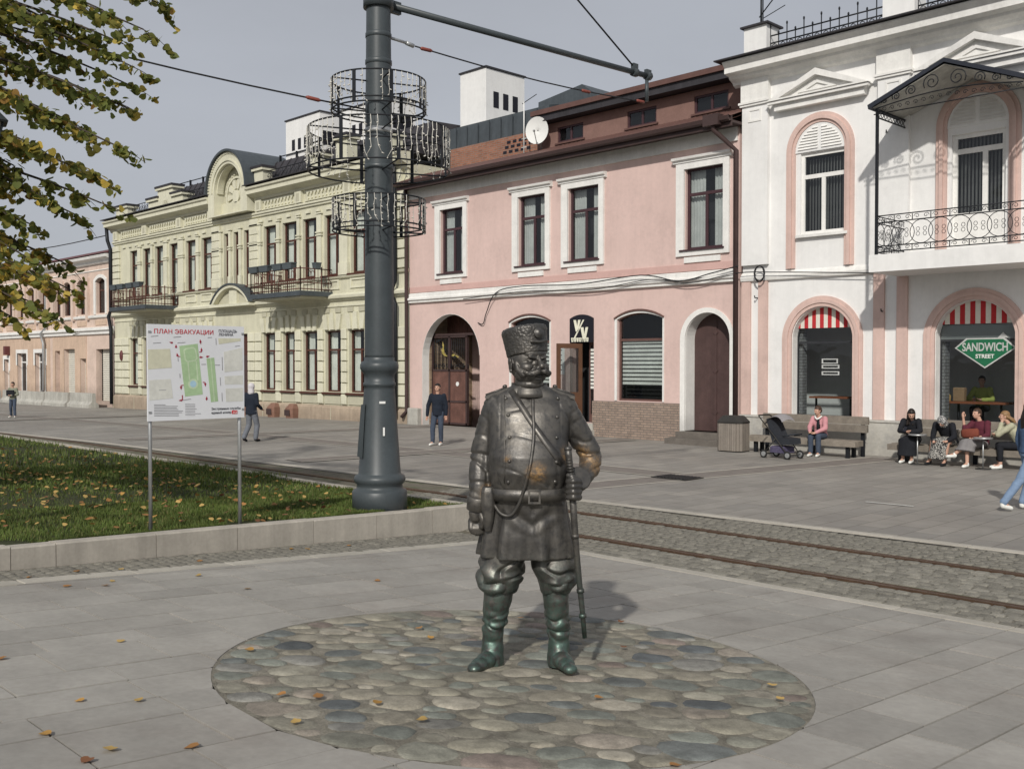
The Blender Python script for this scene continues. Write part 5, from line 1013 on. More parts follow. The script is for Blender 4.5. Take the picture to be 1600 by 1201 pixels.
bx0, bx1, bz0, bz1 = -.02, 1.12, 1.165, 2.19; bw, bh = bx1-bx0, bz1-bz0
g = G(); g.box(bx0, bx1, -.012, .012, bz0, bz1); g.obj('panel', M['board'], bd)
for x in (.02, BW): g = G(); g.tube([(x, .03, -.12), (x, .03, bz1-.1)], .021, 8); g.obj('leg', M['galv'], bd)
for x in (.0, 1.1):
    for z in (1.25, 2.1): g = G(); g.box(x-.015, x+.015, -.02, -.012, z, z+.02); g.obj('bolt', M['galv'], bd)
def bp(u, v): return (bx0+bw*u, bz1-bh*v)          # board fractions from its upper left corner
def patch(P, m, k, name='map_area'): g = G(); g.prism([bp(*p) for p in P], -.0128-.0008*k, -.0118); return g.obj(name, m, bd)
# print (fractions read off the photograph: x over 78..1020, y over 100..1050 of a 1201 px enlargement)
def q(x, y):
    u = (x-78)/942; top = 100+35*u; bot = 1055-30*u; return (u, (y-top)/(bot-top))
patch([q(80, 350), q(285, 345), q(300, 530), q(82, 545)], M['mapy'], 1); patch([q(755, 245), q(985, 250), q(985, 275), q(760, 305)], M['mapy'], 1)
patch([q(372, 318), q(550, 297), q(597, 795), q(425, 815)], M['mapg'], 1); patch([q(635, 442), q(712, 435), q(750, 865), q(678, 872)], M['mapg'], 1)
patch([q(810, 380), q(1000, 340), q(1005, 560), q(815, 580)], M['mapl'], 1); patch([q(815, 620), q(1005, 610), q(1005, 700), q(820, 700)], M['mapl'], 1); patch([q(825, 740), q(1005, 735), q(1005, 865), q(830, 870)], M['mapl'], 1); patch([q(90, 650), q(290, 640), q(310, 830), q(90, 850)], M['mapl'], 1)
patch([q(410, 360), q(430, 340), q(510, 330), q(530, 350), q(548, 440), q(530, 465), q(450, 480), q(425, 460)], M['path'], 2); patch([q(422, 366), q(438, 352), q(505, 343), q(520, 358), q(535, 438), q(520, 455), q(455, 466), q(436, 452)], M['mapg'], 3)
for a, b in ((450, 478), (530, 470)): patch([q(a, b), q(a+10, b-1), q(a+26, 660), q(a+14, 661)], M['path'], 2)
patch([q(672, 440), q(682, 439), q(718, 868), q(708, 869)], M['path'], 2)
patch([q(503+50*math.cos(t*PI/6), 692+52*math.sin(t*PI/6)) for t in range(12)][::-1], M['path'], 2); patch([q(503+32*math.cos(t*PI/6), 692+33*math.sin(t*PI/6)) for t in range(12)][::-1], M['mapb'], 3)
def arrow(P):
    for (x0, y0), (x1, y1) in zip(P, P[1:]):
        if abs(x1-x0) > abs(y1-y0): patch([q(x0, y0-4), q(x1, y1-4), q(x1, y1+4), q(x0, y0+4)], M['mapr'], 2, 'arrow')
        else: patch([q(x0-4, y0), q(x1-4, y1), q(x1+4, y1), q(x0+4, y0)], M['mapr'], 2, 'arrow')
    (x0, y0), (x1, y1) = P[-2], P[-1]; L = math.hypot(x1-x0, y1-y0); ux, uy = (x1-x0)/L, (y1-y0)/L
    patch([q(x1+ux*16, y1+uy*16), q(x1-ux*14-uy*11, y1-uy*14+ux*11), q(x1-ux*14+uy*11, y1-uy*14-ux*11)], M['mapr'], 3, 'arrow_head')
for P in ([(312, 288), (292, 283)], [(342, 338), (341, 318)], [(380, 422), (355, 420), (352, 402)], [(580, 300), (576, 270)], [(565, 380), (588, 378), (586, 352)], [(565, 430), (588, 430)], [(632, 426), (652, 422)], [(410, 703), (386, 706), (386, 732)], [(598, 676), (620, 678), (622, 702)], [(398, 800), (400, 850), (378, 852)], [(634, 855), (635, 830)]): arrow(P)
for P in ((108, 222, 175, 216), (318, 232, 390, 226), (128, 288, 200, 284), (355, 288, 430, 283), (648, 238, 690, 236), (925, 326, 975, 320), (585, 500, 630, 500), (720, 508, 770, 508), (180, 750, 245, 748), (405, 850, 480, 838)): x0, y0, x1, y1 = P; patch([q(x0, y0-3), q(x1, y1-3), q(x1, y1+3), q(x0, y0+3)], M['grey'], 2, 'map_label')
for x, y0, y1 in ((730, 245, 310), (792, 430, 560), (772, 630, 710), (788, 780, 865), (358, 430, 470), (375, 590, 630)): patch([q(x-3, y0), q(x+3, y0), q(x+6, y1), q(x, y1)], M['grey'], 2, 'map_label')
for i in range(8):
    y = 888+i*15.5; w = [105, 220, 210, 225, 270, 260, 230, 230][i]; patch([q(133, y), q(133+w, y+2), q(133+w, y+8), q(133, y+6)], M['grey'], 2, 'print_line'); w2 = [95, 95, 95, 110, 95, 95, 150, 95][i]; patch([q(425, y-2), q(425+w2, y), q(425+w2, y+5), q(425, y+3)], M['grey'], 2, 'print_line')
def btxt(s, x, y, size, m, **k):
    u, v = q(x, y); X, Z = bp(u, v); return letters(s, size, m, bd, (X, -.0145, Z), depth=.0008, align='LEFT', **k)
btxt('ПЛАН ЭВАКУАЦИИ', 133, 192, .066, M['redink'], bold=.0, sx=1.12); btxt('ПЛОЩАДЬ', 757, 187, .042, M['ink'], sx=1.02); btxt('ЛЕНИНА', 757, 222, .042, M['ink'], sx=1.02)
btxt('Экстренные службы', 680, 950, .037, M['ink'], sx=.98); btxt('единый номер', 680, 988, .037, M['ink'], sx=.95); patch([q(890, 955), q(946, 955), q(946, 990), q(890, 990)], M['redink'], 2, 'red_box'); btxt('112', 897, 986, .035, M['paper'], bold=.0004)
# ================================================================== litter bin
M['binw'] = mat('bin_slat', (.2, .175, .15), .75, var=.15, vs=4, cell=.1)
bn = empty('litter_bin', (-14.85, 22.75, 0), math.radians(3), 'grey brown slatted litter bin between the arched door and the bench', 'bin')
oc = [(.36*x, .3*y) for x, y in ((-1, -.6), (-.7, -1), (.7, -1), (1, -.6), (1, .6), (.7, 1), (-.7, 1), (-1, .6))]
g = G(); g.loft([[(x*.94, y*.94, z) for x, y in oc] for z in (.03, .72)], False); g.obj('liner', M['grate'], bn)
for (x0, y0), (x1, y1) in zip(oc, oc[1:]+oc[:1]):
    n = max(1, round(math.hypot(x1-x0, y1-y0)/.065)); a_ = math.atan2(y1-y0, x1-x0)
    for k in range(n): g = G(); w = math.hypot(x1-x0, y1-y0)/n; g.box(-w*.44, w*.44, -.012, .012, .03, .74); t = (k+.5)/n; o = g.obj('slat', M['binw'], bn, loc=(x0+(x1-x0)*t, y0+(y1-y0)*t, 0)); o.rotation_euler = (0, 0, a_)
g = G(); g.loft([[(x*1.05*k, y*1.05*k, z) for x, y in oc] for k, z in ((1, .75), (1, .79), (.68, .93), (.62, .94))], False); g.obj('lid', M['grate'], bn)
# ================================================================== benches
M['plank'] = mat('grey_plank', (.2, .175, .145), .8, var=.2, vs=6, bump=.15, bs=60, cell=.12)
def bench(x0, x1, label):
    L = x1-x0; b = empty('park_bench', ((x0+x1)/2, 23.3, 0), 0, label, 'bench', 'timber benches under the shop windows')
    for i, (y, z) in enumerate(((-.27, .42), (-.05, .43))): g = G(); g.box(-L/2, L/2, y-.1, y+.1, z-.14, z, .008); g.obj('seat_plank', M['plank'], b)
    for y, z, h in ((.32, .62, .17), (.36, .82, .17)): g = G(); g.box(-L/2+.1, L/2-.02, y-.04, y+.04, z-.02, z+h, .008); g.obj('back_plank', M['plank'], b)
    for s in (-.44, 0, .44):
        g = G(); g.box(s*L-.05, s*L+.05, .38, .42, .0, .95); g.obj('back_post', M['iron'], b)
    for s in (-.42, .42):
        for y in (-.25, .05): g = G(); g.box(s*L-.045, s*L+.045, y-.04, y+.04, 0, .29); g.obj('leg', M['iron'], b)
    return b
bench(-14.6, -11.55, 'timber bench beside the litter bin, with the pink jacket girl'); bench(-10.75, -7.3, 'timber bench under the green diamond sign, holding four women')
def sidetable(x, y, label):
    t = empty('side_table', (x, y, 0), 0, label, 'table', 'small trays between the women'); g = G(); g.lathe([(.05, .66), (.2, .665), (.2, .69), (.19, .695)], n=18); g.obj('top', M['galv'], t); g = G(); g.tube([(0, 0, 0.02), (0, 0, .67)], .015, 8); g.obj('stem', M['galv'], t); g = G(); g.lathe([(.16, 0), (.16, .015), (.03, .03)], n=16); g.obj('foot', M['grate'], t)
sidetable(-9.95, 22.75, 'round steel table beside the woman in black reading her phone'); sidetable(-8.5, 22.75, 'round steel table between the burgundy and sage jumpers')
# ================================================================== stroller
sr = empty('stroller', (-12.95, 21.95, 0), A+math.radians(38), 'dark pushchair with grey hood parked before the bench', 'stroller')
M['strd'] = mat('stroller_cloth', (.025, .028, .035), .8); M['strg'] = mat('stroller_hood', (.26, .25, .26), .8, var=.1); M['tyre'] = mat('tyre', (.02, .02, .02), .8); M['purple'] = mat('blanket', (.075, .065, .115), .9, var=.3, vs=20)
for x, y in ((-.25, -.35), (.25, -.35), (-.25, .35), (.25, .35)):
    w = empty('wheel', (x, y, .1)); w.parent = sr; g = G(); g.tube([(0, .085*math.cos(t*PI/10), .085*math.sin(t*PI/10)) for t in range(20)], .02, 8, True); g.obj('tyre', M['tyre'], w); g = G(); g.tube([(-.02, 0, 0), (.02, 0, 0)], .06, 12); g.obj('hub', M['galv'], w)
g = G()
for x in (-.24, .24): g.tube([(x, -.35, .1), (x, .0, .5), (x, .5, 1.0)], .014, 6); g.tube([(x, .35, .1), (x, .0, .5)], .014, 6)
g.tube([(-.24, .5, 1.0), (-.2, .54, 1.03), (.2, .54, 1.03), (.24, .5, 1.0)], .018, 6); g.tube([(-.24, -.35, .1), (.24, -.35, .1)], .012, 6); g.tube([(-.24, .35, .1), (.24, .35, .1)], .012, 6); g.obj('frame', M['grate'], sr)
g = G(); g.loft([[(-.22, y, z), (.22, y, z), (.22, y2, z2), (-.22, y2, z2)] for y, z, y2, z2 in ((-.4, .36, -.38, .5), (-.1, .34, -.08, .52), (.12, .4, -.0, .56), (.3, .95, .2, .98))], False); g.obj('seat', M['strd'], sr)
n = 9; g = G(); V = [(-.25+.5*i/6, .3+.0+.34*math.cos(PI*.25+PI*.62*j/8)*1.0-.18, .72+.36*math.sin(PI*.12+PI*.66*j/8)-.06*abs(i/3-1)**2) for j in range(9) for i in range(7)]; g.add(V, [(j*7+i, j*7+i+1, (j+1)*7+i+1, (j+1)*7+i) for j in range(8) for i in range(6)], True); g.obj('hood', M['strg'], sr)
g = G(); g.box(-.2, .2, -.22, .2, .14, .3, .03); g.obj('basket', M['purple'], sr); g = G(); g.tube([(-.23, -.2, .55), (-.2, -.42, .6), (.2, -.42, .6), (.23, -.2, .55)], .02, 6); g.obj('bumper_bar', M['strd'], sr)
# ================================================================== lantern at the left edge
ln = empty('street_lantern', (-11.64, 3.57, lawn_z(3.6)), A, 'dark street lantern head just cut by the left picture edge', 'lamp')
g = G(); g.lathe([(.05, 0), (.05, .5), (.045, .6), (.04, 3.85), (.09, 3.9)], n=16); g.obj('post', M['pole'], ln)
g = G(); g.loft([[(k*math.cos(t*PI/3), k*math.sin(t*PI/3), z) for t in range(6)] for k, z in ((.25, 4.28), (.26, 4.3), (.1, 4.46), (.03, 4.5), (.02, 4.6))], False); g.obj('lantern_roof', M['pole'], ln)
g = G(); g.loft([[(k*math.cos(t*PI/3), k*math.sin(t*PI/3), z) for t in range(6)] for k, z in ((.1, 3.92), (.19, 4.28))], False); g.obj('lantern_glass', M['shutter'], ln)
for t in range(6): g = G(); g.tube([(.1*math.cos(t*PI/3), .1*math.sin(t*PI/3), 3.9), (.2*math.cos(t*PI/3), .2*math.sin(t*PI/3), 4.29)], .014, 5); g.obj('lantern_bar', M['pole'], ln)
# ================================================================== bronze statue
# local axes: x to the viewer's right, -y towards the viewer; u() turns the photograph's measures into metres
s_ = .004146
def U(px, py, d=0): return Vector(((px-812)*s_, d*s_, (1051-py)*s_))
st = empty('bronze_statue', (-4.66, 4.68, slope_z(4.68)), A, 'dark bronze statue of a stout moustached policeman in fur cap and sabre', 'statue')
def bronze():
    m = bpy.data.materials.new('bronze'); m.use_nodes = True; n = m.node_tree.nodes; l = m.node_tree.links; p = n['Principled BSDF']
    tc = n.new('ShaderNodeTexCoord'); tc.object = st; oc = tc.outputs['Object']
    def nz(sc, d=5, r=.6):
        t = n.new('ShaderNodeTexNoise'); t.inputs['Scale'].default_value = sc; t.inputs['Detail'].default_value = d; t.inputs['Roughness'].default_value = r; l.new(oc, t.inputs['Vector']); return t.outputs['Fac']
    def mr(x, lo, hi, a=0, b=1):
        t = n.new('ShaderNodeMapRange'); t.interpolation_type = 'SMOOTHSTEP'; l.new(x, t.inputs[0]); t.inputs[1].default_value = lo; t.inputs[2].default_value = hi; t.inputs[3].default_value = a; t.inputs[4].default_value = b; return t.outputs[0]
    def mix(f, c0, c1):
        t = n.new('ShaderNodeMix'); t.data_type = 'RGBA'; l.new(f, t.inputs[0])
        for c, k in ((c0, 6), (c1, 7)):
            if isinstance(c, tuple): t.inputs[k].default_value = (*c, 1)
            else: l.new(c, t.inputs[k])
        return t.outputs[2]
    def mul(a, b):
        t = n.new('ShaderNodeMath'); t.operation = 'MULTIPLY'; l.new(a, t.inputs[0]); l.new(b, t.inputs[1]); return t.outputs[0]
    def mx(a, b):
        t = n.new('ShaderNodeMath'); t.operation = 'MAXIMUM'; l.new(a, t.inputs[0]); l.new(b, t.inputs[1]); return t.outputs[0]
    c = mix(mr(nz(3), .35, .65), (.09, .086, .081), (.135, .125, .111)); c = mix(mr(nz(26), .45, .7), c, (.075, .072, .069))
    sp = n.new('ShaderNodeSeparateXYZ'); l.new(oc, sp.inputs[0])
    # green patina creeping up from the ground
    pat = mul(mr(sp.outputs[2], .85, .2), mr(nz(22, 8, .75), .4, .56)); c = mix(pat, c, (.095, .145, .123))
    # hands of passers-by have rubbed it bright
    wear = None
    for (px, py, d, r) in ((832, 738, -70, 15), (843, 571, -60, 6), (818, 572, -50, 5), (882, 712, -40, 14), (918, 735, 0, 20), (757, 772, -20, 12), (738, 1050, -50, 9), (884, 1050, -50, 9), (790, 718, -60, 7), (905, 712, 0, 12)):
        vd = n.new('ShaderNodeVectorMath'); vd.operation = 'DISTANCE'; l.new(oc, vd.inputs[0]); vd.inputs[1].default_value = U(px, py, d); f = mr(vd.outputs['Value'], r*s_*1.5, r*s_*.25); wear = f if wear is None else mx(wear, f)
    wear = mul(wear, mr(nz(38, 7, .75), .4, .6, .15, 1)); c = mix(wear, c, (.42, .26, .12))
    l.new(c, p.inputs['Base Color']); p.inputs['Metallic'].default_value = .7
    l.new(mr(nz(12), .3, .7, .38, .56), p.inputs['Roughness'])
    b = n.new('ShaderNodeBump'); b.inputs['Strength'].default_value = .14; b.inputs['Distance'].default_value = .01; l.new(nz(60, 4), b.inputs['Height']); l.new(b.outputs[0], p.inputs['Normal']); return m
M['bronze'] = bronze()
def sring(cx, py, hw, hd, cd=0, n=40, ex=2.4, fn=None):
    R = []
    for i in range(n):
        t = 2*PI*i/n; c, q = math.cos(t), math.sin(t); k = (abs(c)**ex+abs(q)**ex)**(-1/ex); f = fn(t) if fn else 1
        R.append(U(cx+hw*k*c*f, py, cd+hd*k*q*f))
    return R
def cap(g, p0, r0, p1, r1, n=12): 
    p0, p1 = Vector(p0), Vector(p1); d = (p1-p0).normalized(); P = [p0-d*r0*.9, p0-d*r0*.55, p0]; R = [r0*.42, r0*.83, r0]
    for k in range(1, 5): P.append(p0.lerp(p1, k/5)); R.append(r0+(r1-r0)*k/5)
    P += [p1, p1+d*r1*.55, p1+d*r1*.9]; R += [r1, r1*.83, r1*.42]; g.tube(P, R, n)
def chain(g, pts, radii, n=14):
    for (a, b), (ra, rb) in zip(zip(pts, pts[1:]), zip(radii, radii[1:])): cap(g, a, ra, b, rb, n)
# ---- body under and in the coat, one fused surface
torso = [(875, 818, 75, 48, -2), (845, 818, 71.5, 48, -3), (805, 819, 63, 46, -4), (787, 820, 60, 49, -6), (765, 820, 61, 54, -9), (740, 820, 63, 62, -11), (715, 820, 63.5, 61, -10), (690, 820, 63, 53, -6), (668, 821, 65, 47, -2), (648, 822, 70, 42, 2), (634, 822, 69, 35, 4), (624, 822, 60, 29, 5), (615, 822, 42, 26, 4), (607, 822, 27, 25, 2)]
def coat_fn(py):
    a = max(0, (py-782)/90)*.075
    return lambda t: 1+a*math.sin(9*t+.6)+a*.6*math.sin(15*t+2)
g = G(); g.loft([sring(cx, py, hw, hd, cd, 72, 2.3, coat_fn(py)) for py, cx, hw, hd, cd in torso])
# sleeves
chain(g, [U(773, 642, 4), U(758, 680, 6), U(747.5, 718, 4), U(744, 760, -8), U(742.5, 794, -14)], [25*s_, 22*s_, 20*s_, 17.5*s_, 15.5*s_])
chain(g, [U(873, 642, 4), U(899, 682, 12), U(920, 716, 14), U(917, 738, 2), U(898, 757, -32)], [24.5*s_, 20.5*s_, 18*s_, 17.5*s_, 14*s_])
def ridge(p, w): return max(0, 1-abs(noise.noise(p))*w)
def coat_disp(co, nn):
    px = 812+co.x/s_; py = 1051-co.z/s_; d = 0
    arm = max(0, min(1, (760-px)/6)) if px < 812 else max(0, min(1, (px-885)/6))
    if arm > 0 and py < 805:
        sg = 1 if px < 800 else -1; k = .35+.65*max(0, 1-abs(py-722)/45)+.5*max(0, 1-abs(py-785)/25)
        d += arm*k*(-.014*ridge(Vector((co.x*5+co.z*7*sg, co.y*6, co.z*10+3)), 4.5)+.006*noise.noise((co.x*9, co.y*9, co.z*14)))
    if arm < 1 and py > 788:
        d += .003*noise.noise((co.x*30, co.y*30, co.z*6))
        k = math.exp(-((px-826)/34)**2)*max(0, 1-abs(py-812)/26); d += .011*k*math.sin(abs(px-826)*.16+(py-800)*.2)
    elif arm < 1: d += .002*noise.noise((co.x*8, co.y*8, co.z*8))+.004*math.exp(-((py-757)/7)**2)*math.sin(px*.42+2*noise.noise((px*.05, 0, 0)))-.004*ridge(Vector((co.x*4+co.z*3, co.y*4, co.z*4)), 9)
    if py < 690:                                   # seam where the sleeve is set in
        for c, sg in ((773, -1), (873, 1)): d -= .003*math.exp(-((px-(c-sg*4+sg*(py-640)*.02))/1.6)**2)*(1 if py > 622 else 0)
    return d
coat = remesh(g, 'coat', M['bronze'], st, .0075, 1, coat_disp)
def front(px, py):
    """depth of the coat front at a picture point"""
    for (p0, c0, w0, d0, k0), (p1, c1, w1, d1, k1) in zip(torso, torso[1:]):
        if p1 <= py <= p0:
            t = (py-p1)/(p0-p1); c, w, d, k = (c1+(c0-c1)*t, w1+(w0-w1)*t, d1+(d0-d1)*t, k1+(k0-k1)*t); x = min(.98, abs(px-c)/w); return k-d*(1-x**2.3)**(1/2.3)
    return -30
def on(px, py, out=1): return U(px, py, front(px, py)-out)
# ---- trousers and boots
def leg(sx):
    g = G()
    if sx < 0: R = [(860, 784, 34, 36, 0), (880, 780, 37, 38, 0), (900, 776, 37, 39, 0), (915, 775, 36, 39, 0), (925, 775, 31, 34, 0), (933, 775, 25, 28, 0)]
    else: R = [(860, 856, 34, 36, 0), (880, 860, 37, 38, 0), (900, 864, 35, 39, 0), (915, 866, 32, 38, 0), (925, 867, 27, 33, 0), (933, 865, 22, 28, 0)]
    g.loft([sring(c, p, w, d, k, 40, 2.1) for p, c, w, d, k in R])
    def dsp(co, nn):
        py = 1051-co.z/s_; a = math.atan2(co.y, co.x-U(778 if sx < 0 else 863, 0).x); f = min(1, max(0, (py-868)/25))
        return f*(.009*math.sin(py*.2+2.6*math.sin(a+1.0*sx)+sx+3*noise.noise((co.x*7, co.y*7, co.z*7)))-.024*ridge(Vector((co.x*5+co.z*5*sx, co.y*6, co.z*9+sx)), 4)+.006)-.004
    remesh(g, 'trouser_leg', M['bronze'], st, .0075, 1, dsp)
    g = G(); x = 1 if sx > 0 else -1
    if sx < 0: R = [(924, 775, 24, 26, 2), (945, 772, 23, 26, 2), (968, 769, 20.5, 24, 4), (990, 766, 18, 21, 6), (1008, 764, 16.5, 19, 8), (1024, 764, 17.5, 21, 7), (1040, 763, 18.5, 24, 5), (1050, 763, 19, 26, 5)]; toe = (737, 1041, -46)
    else: R = [(924, 864, 21.5, 26, 2), (945, 864, 20.5, 26, 2), (968, 866, 19.5, 24, 4), (990, 868, 18, 21, 6), (1008, 869, 16.5, 19, 8), (1024, 869, 17.5, 21, 7), (1040, 869, 18.5, 24, 5), (1050, 869, 19, 26, 5)]; toe = (884, 1041, -50)
    g.loft([sring(c, p, w, d, k, 32, 2.1) for p, c, w, d, k in R])
    h = U(763 if sx < 0 else 869, 1034, 0); t = U(*toe)
    for f, r in ((.0, 17), (.35, 15.5), (.7, 13.5), (1, 11)):
        c = h.lerp(t, f); c.z = max(.012+r*s_*.62, c.z if f > .3 else h.z); g.ell(c, (r*s_*1.02, r*s_*1.15, r*s_*.78), 14, 10)
    g.ell(h.lerp(t, .5)+Vector((0, 0, -.02)), (.055, .09, .035), 14, 8, Matrix.Rotation(.5*-x*-1, 3, 'Z'))
    def dsp2(co, nn):
        py = 1051-co.z/s_; f = max(0, 1-abs(py-985)/32); a = math.atan2(co.y, co.x-U(770 if sx < 0 else 866, 0).x)
        return f*(.006*math.sin(py*.36+1.9*math.sin(a*1.0+sx*.8)+3*noise.noise((co.x*9, co.y*9, co.z*9)))-.016*ridge(Vector((co.x*9+co.z*6*sx, co.y*9, co.z*13+5*sx)), 4)+.004)+.004*noise.noise((co.x*22, co.y*22, co.z*22))+(-.003 if co.z < .02 else 0)
    b = remesh(g, 'boot', M['bronze'], st, .0065, 1, dsp2)
    g = G(); g.lathe([(25*s_, 0), (27*s_, .01), (26*s_, .02), (24*s_, .022)], (U(775 if sx < 0 else 864, 930, 2).x, .01, U(0, 930).z), 24)
leg(-1); leg(1)
# ---- head: skull, jowls, brow, nose, moustache, ears, turned to the viewer's right
hd = empty('head', U(821, 574, -4), math.radians(31)); hd.parent = st
def H_(x, y, z): return Vector((x*s_, y*s_, z*s_))
def E(c, r, rot=None, n=18, m=12): g.ell(H_(*c), (r[0]*s_, r[1]*s_, r[2]*s_), n, m, rot)
RY = lambda t: Matrix.Rotation(t, 3, 'Y'); RZ = lambda t: Matrix.Rotation(t, 3, 'Z')
g = G(); E((0, 5, 6), (29, 34, 34), None, 28, 20); E((0, -6, -14), (25.5, 25, 20), None, 24, 16); E((0, -17, -24), (12, 12, 9)); E((0, -5, -31), (21, 21, 11))      # skull, jaw, chin, double chin
E((0, -18, 17), (20, 12, 9))                                                                                                                                   # forehead
for s in (-1, 1):
    E((13*s, -17.5, -4.5), (12, 11, 9.5)); E((17*s, -14, -13), (9, 10, 9))                                                                                         # cheekbone, jowl
    E((10.5*s, -27.2, 10.5), (8.2, 4.2, 2.7), RY(-.28*s))                                                                # frowning brow
    E((29.5*s, 6, -1), (3.2, 7.5, 11), RZ(.3*s)); E((31.5*s, 5, 5), (2.6, 6.2, 5.5), RZ(.3*s)); E((31*s, 3, -10), (2.4, 3.2, 3.4))                                 # ear
    chain(g, [H_(26.5*s, -6, 2), H_(26*s, -11, -8), H_(22*s, -20, -15)], [2.6*s_, 4.2*s_, 5.4*s_], 12)                                                             # whisker
    chain(g, [H_(1.5*s, -34.5, -9.5), H_(7*s, -36.5, -10.6), H_(13*s, -34.5, -13.2), H_(19*s, -30, -14.2), H_(24.5*s, -24.5, -11.5)], [3.2*s_, 4.6*s_, 4.6*s_, 3.6*s_, 1.4*s_], 14)   # moustache
    E((5*s, -33.6, -4.6), (3.4, 4, 2.9))                                                                                                                            # nostril wing
chain(g, [H_(0, -28, 11), H_(0, -33, 4), H_(0, -38.5, -2.5)], [3*s_, 3.5*s_, 4.7*s_], 14)
E((0, -29.5, -18.2), (7, 4.2, 2.3)); E((0, -26, -22.5), (6, 5, 3))                                                                                                # lip, chin boss
g.tube([H_(0, 4, -46), H_(0, 3, -20)], 20*s_, 22)
def hdsp(co, nn):
    x, y, z = co.x/s_, co.y/s_, co.z/s_; d = 0
    if y < -12:
        for s in (-1, 1):
            d -= .013*math.exp(-((x-11.5*s)/6.0)**2-((z-5.2)/3.0)**2)                                    # eye socket
            d -= .004*math.exp(-((x-2.4*s)/.9)**2-((z-13)/4)**2)                                          # frown
            d -= .005*math.exp(-((x-(9+(-4-z)*.8)*s)/1.6)**2)*(1 if -9 < z < -1 else 0)                    # cheek fold
        d -= .0028*math.exp(-((z+15.6)/1.2)**2)*(1 if abs(x) < 9 else 0)
        d -= .002*math.exp(-((z+20.6)/1.4)**2)*(1 if abs(x) < 8 else 0)
    if y < -20 and -18 < z < -7 and 2 < abs(x): d += .0022*math.sin(abs(x)*1.1+z*2.6)                         # strands
    return d
fc = remesh(g, 'face', M['bronze'], hd, .0036, 1, hdsp, .35)
for s in (-1, 1):
    g = G(); g.ell(H_(11.3*s, -22.6, 5.0), (4.6*s_, 4.2*s_, 3.5*s_), 14, 10); g.obj('eye', M['bronze'], hd)
    g = G(); g.tube([H_(11.3*s+5.4*math.cos(t), -25.3+2.3*abs(math.cos(t)), 5.6+1.9*math.sin(t)) for t in [PI*k/8 for k in range(9)]], 1.15*s_, 7); g.obj('eyelid', M['bronze'], hd)
    g = G(); g.tube([H_(11.3*s+5.2*math.cos(t), -25+2.3*abs(math.cos(t)), 4.2-2.0*math.sin(t)) for t in [PI*k/8 for k in range(9)]], .9*s_, 7); g.obj('eyelid', M['bronze'], hd)
ht = empty('cap', H_(0, 4, 15)); ht.parent = hd; ht.rotation_euler = (math.radians(-10), math.radians(-3), 0)
g = G(); R = []
for z, k in ((0, .97), (4, .985), (14, 1.02), (26, 1.06), (37, 1.1), (41, 1.07), (43, .98), (43.5, .6)): R.append([H_(31.5*k*math.cos(2*PI*i/36), 36*k*math.sin(2*PI*i/36), z) for i in range(36)])
g.loft(R); remesh(g, 'fur_cap', M['bronze'], ht, .005, 1, lambda co, n: .003*noise.noise(co*110)+.0045*abs(noise.noise(co*55)))
g = G(); g.ell(H_(0, -41, 27), (9*s_, 3*s_, 9*s_), 12, 8); g.ell(H_(0, -43, 27), (5*s_, 3*s_, 6*s_), 10, 8); chain(g, [H_(-14, -38.5, 15), H_(0, -41.5, 13), H_(14, -38.5, 15)], [2.5*s_]*3, 8); remesh(g, 'badge', M['bronze'], ht, .004, 1)
# ---- uniform details
g = G(); o = [sring(822, 622-3*math.sin(0), 29, 28, 0, 32, 2)] ; rr = []
for py, k in ((626, 1.06), (618, .97), (607, .88), (603, .87)): rr.append([U(822+29*k*math.cos(2*PI*i/32), py+(7 if math.sin(2*PI*i/32) < -.2 and py < 610 else 0)*(-math.sin(2*PI*i/32)), 2+28*k*math.sin(2*PI*i/32)) for i in range(32)])
g.loft(rr, cap=False); o = g.obj('collar', M['bronze'], st); mo = o.modifiers.new('t', 'SOLIDIFY'); mo.thickness = .012; mo.offset = 1
def bandring(p0, p1, grow, name, parent=st):
    g = G(); R0 = []; R1 = []
    for i in range(64):
        t = 2*PI*i/64; c, q = math.cos(t), math.sin(t); k = (abs(c)**2.3+abs(q)**2.3)**(-1/2.3)
        R0.append(U(820+(61+grow)*k*c, p1, -7+(52+grow)*k*q)); R1.append(U(820+(61+grow)*k*c, p0, -8+(53.5+grow)*k*q))
    g.loft([R0, R1], cap=False); o = g.obj(name, M['bronze'], parent); m = o.modifiers.new('t', 'SOLIDIFY'); m.thickness = .011; m.offset = 1; return o
belt = bandring(764, 783, 1.5, 'belt')
g = G(); g.ring([((a-812)*s_, (1051-b)*s_) for a, b in ((819, 785), (838, 785), (838, 763), (819, 763))], [((a-812)*s_, (1051-b)*s_) for a, b in ((822, 782), (835, 782), (835, 766), (822, 766))], (front(828, 773)-6)*s_, (front(828, 773)+2)*s_); g.obj('buckle', M['bronze'], belt)
for px, py in ((785, 627), (789, 652), (791, 685), (791, 720), (789, 752), (866, 627), (864, 655), (863, 686), (862, 722), (860, 752)):
    g = G(); c = on(px, py, 0); g.ell(c, (3.1*s_, 2.6*s_, 3.1*s_), 12, 8); g.obj('button', M['bronze'], st)
def cord(P, r, name): 
    V = [Vector(p) for p in P]; Q = []
    for i in range(len(V)-1):
        for k in range(5):
            t = k/5; a, b, c, d = V[max(i-1, 0)], V[i], V[i+1], V[min(i+2, len(V)-1)]; Q.append(.5*((2*b)+(c-a)*t+(2*a-5*b+4*c-d)*t*t+(3*b-a-3*c+d)*t**3))
    Q.append(V[-1]); g = G(); g.tube(Q, r, 8); return g.obj(name, M['bronze'], st)
cord([on(827, 628, 1), on(827, 650, 1), on(828, 672, 2), on(826, 700, 2), on(821, 730, 2), on(812, 765, 4), on(803, 790, 7), on(792, 804, 8), on(778, 802, 8), on(768, 790, 6)], 2.6*s_, 'lanyard')
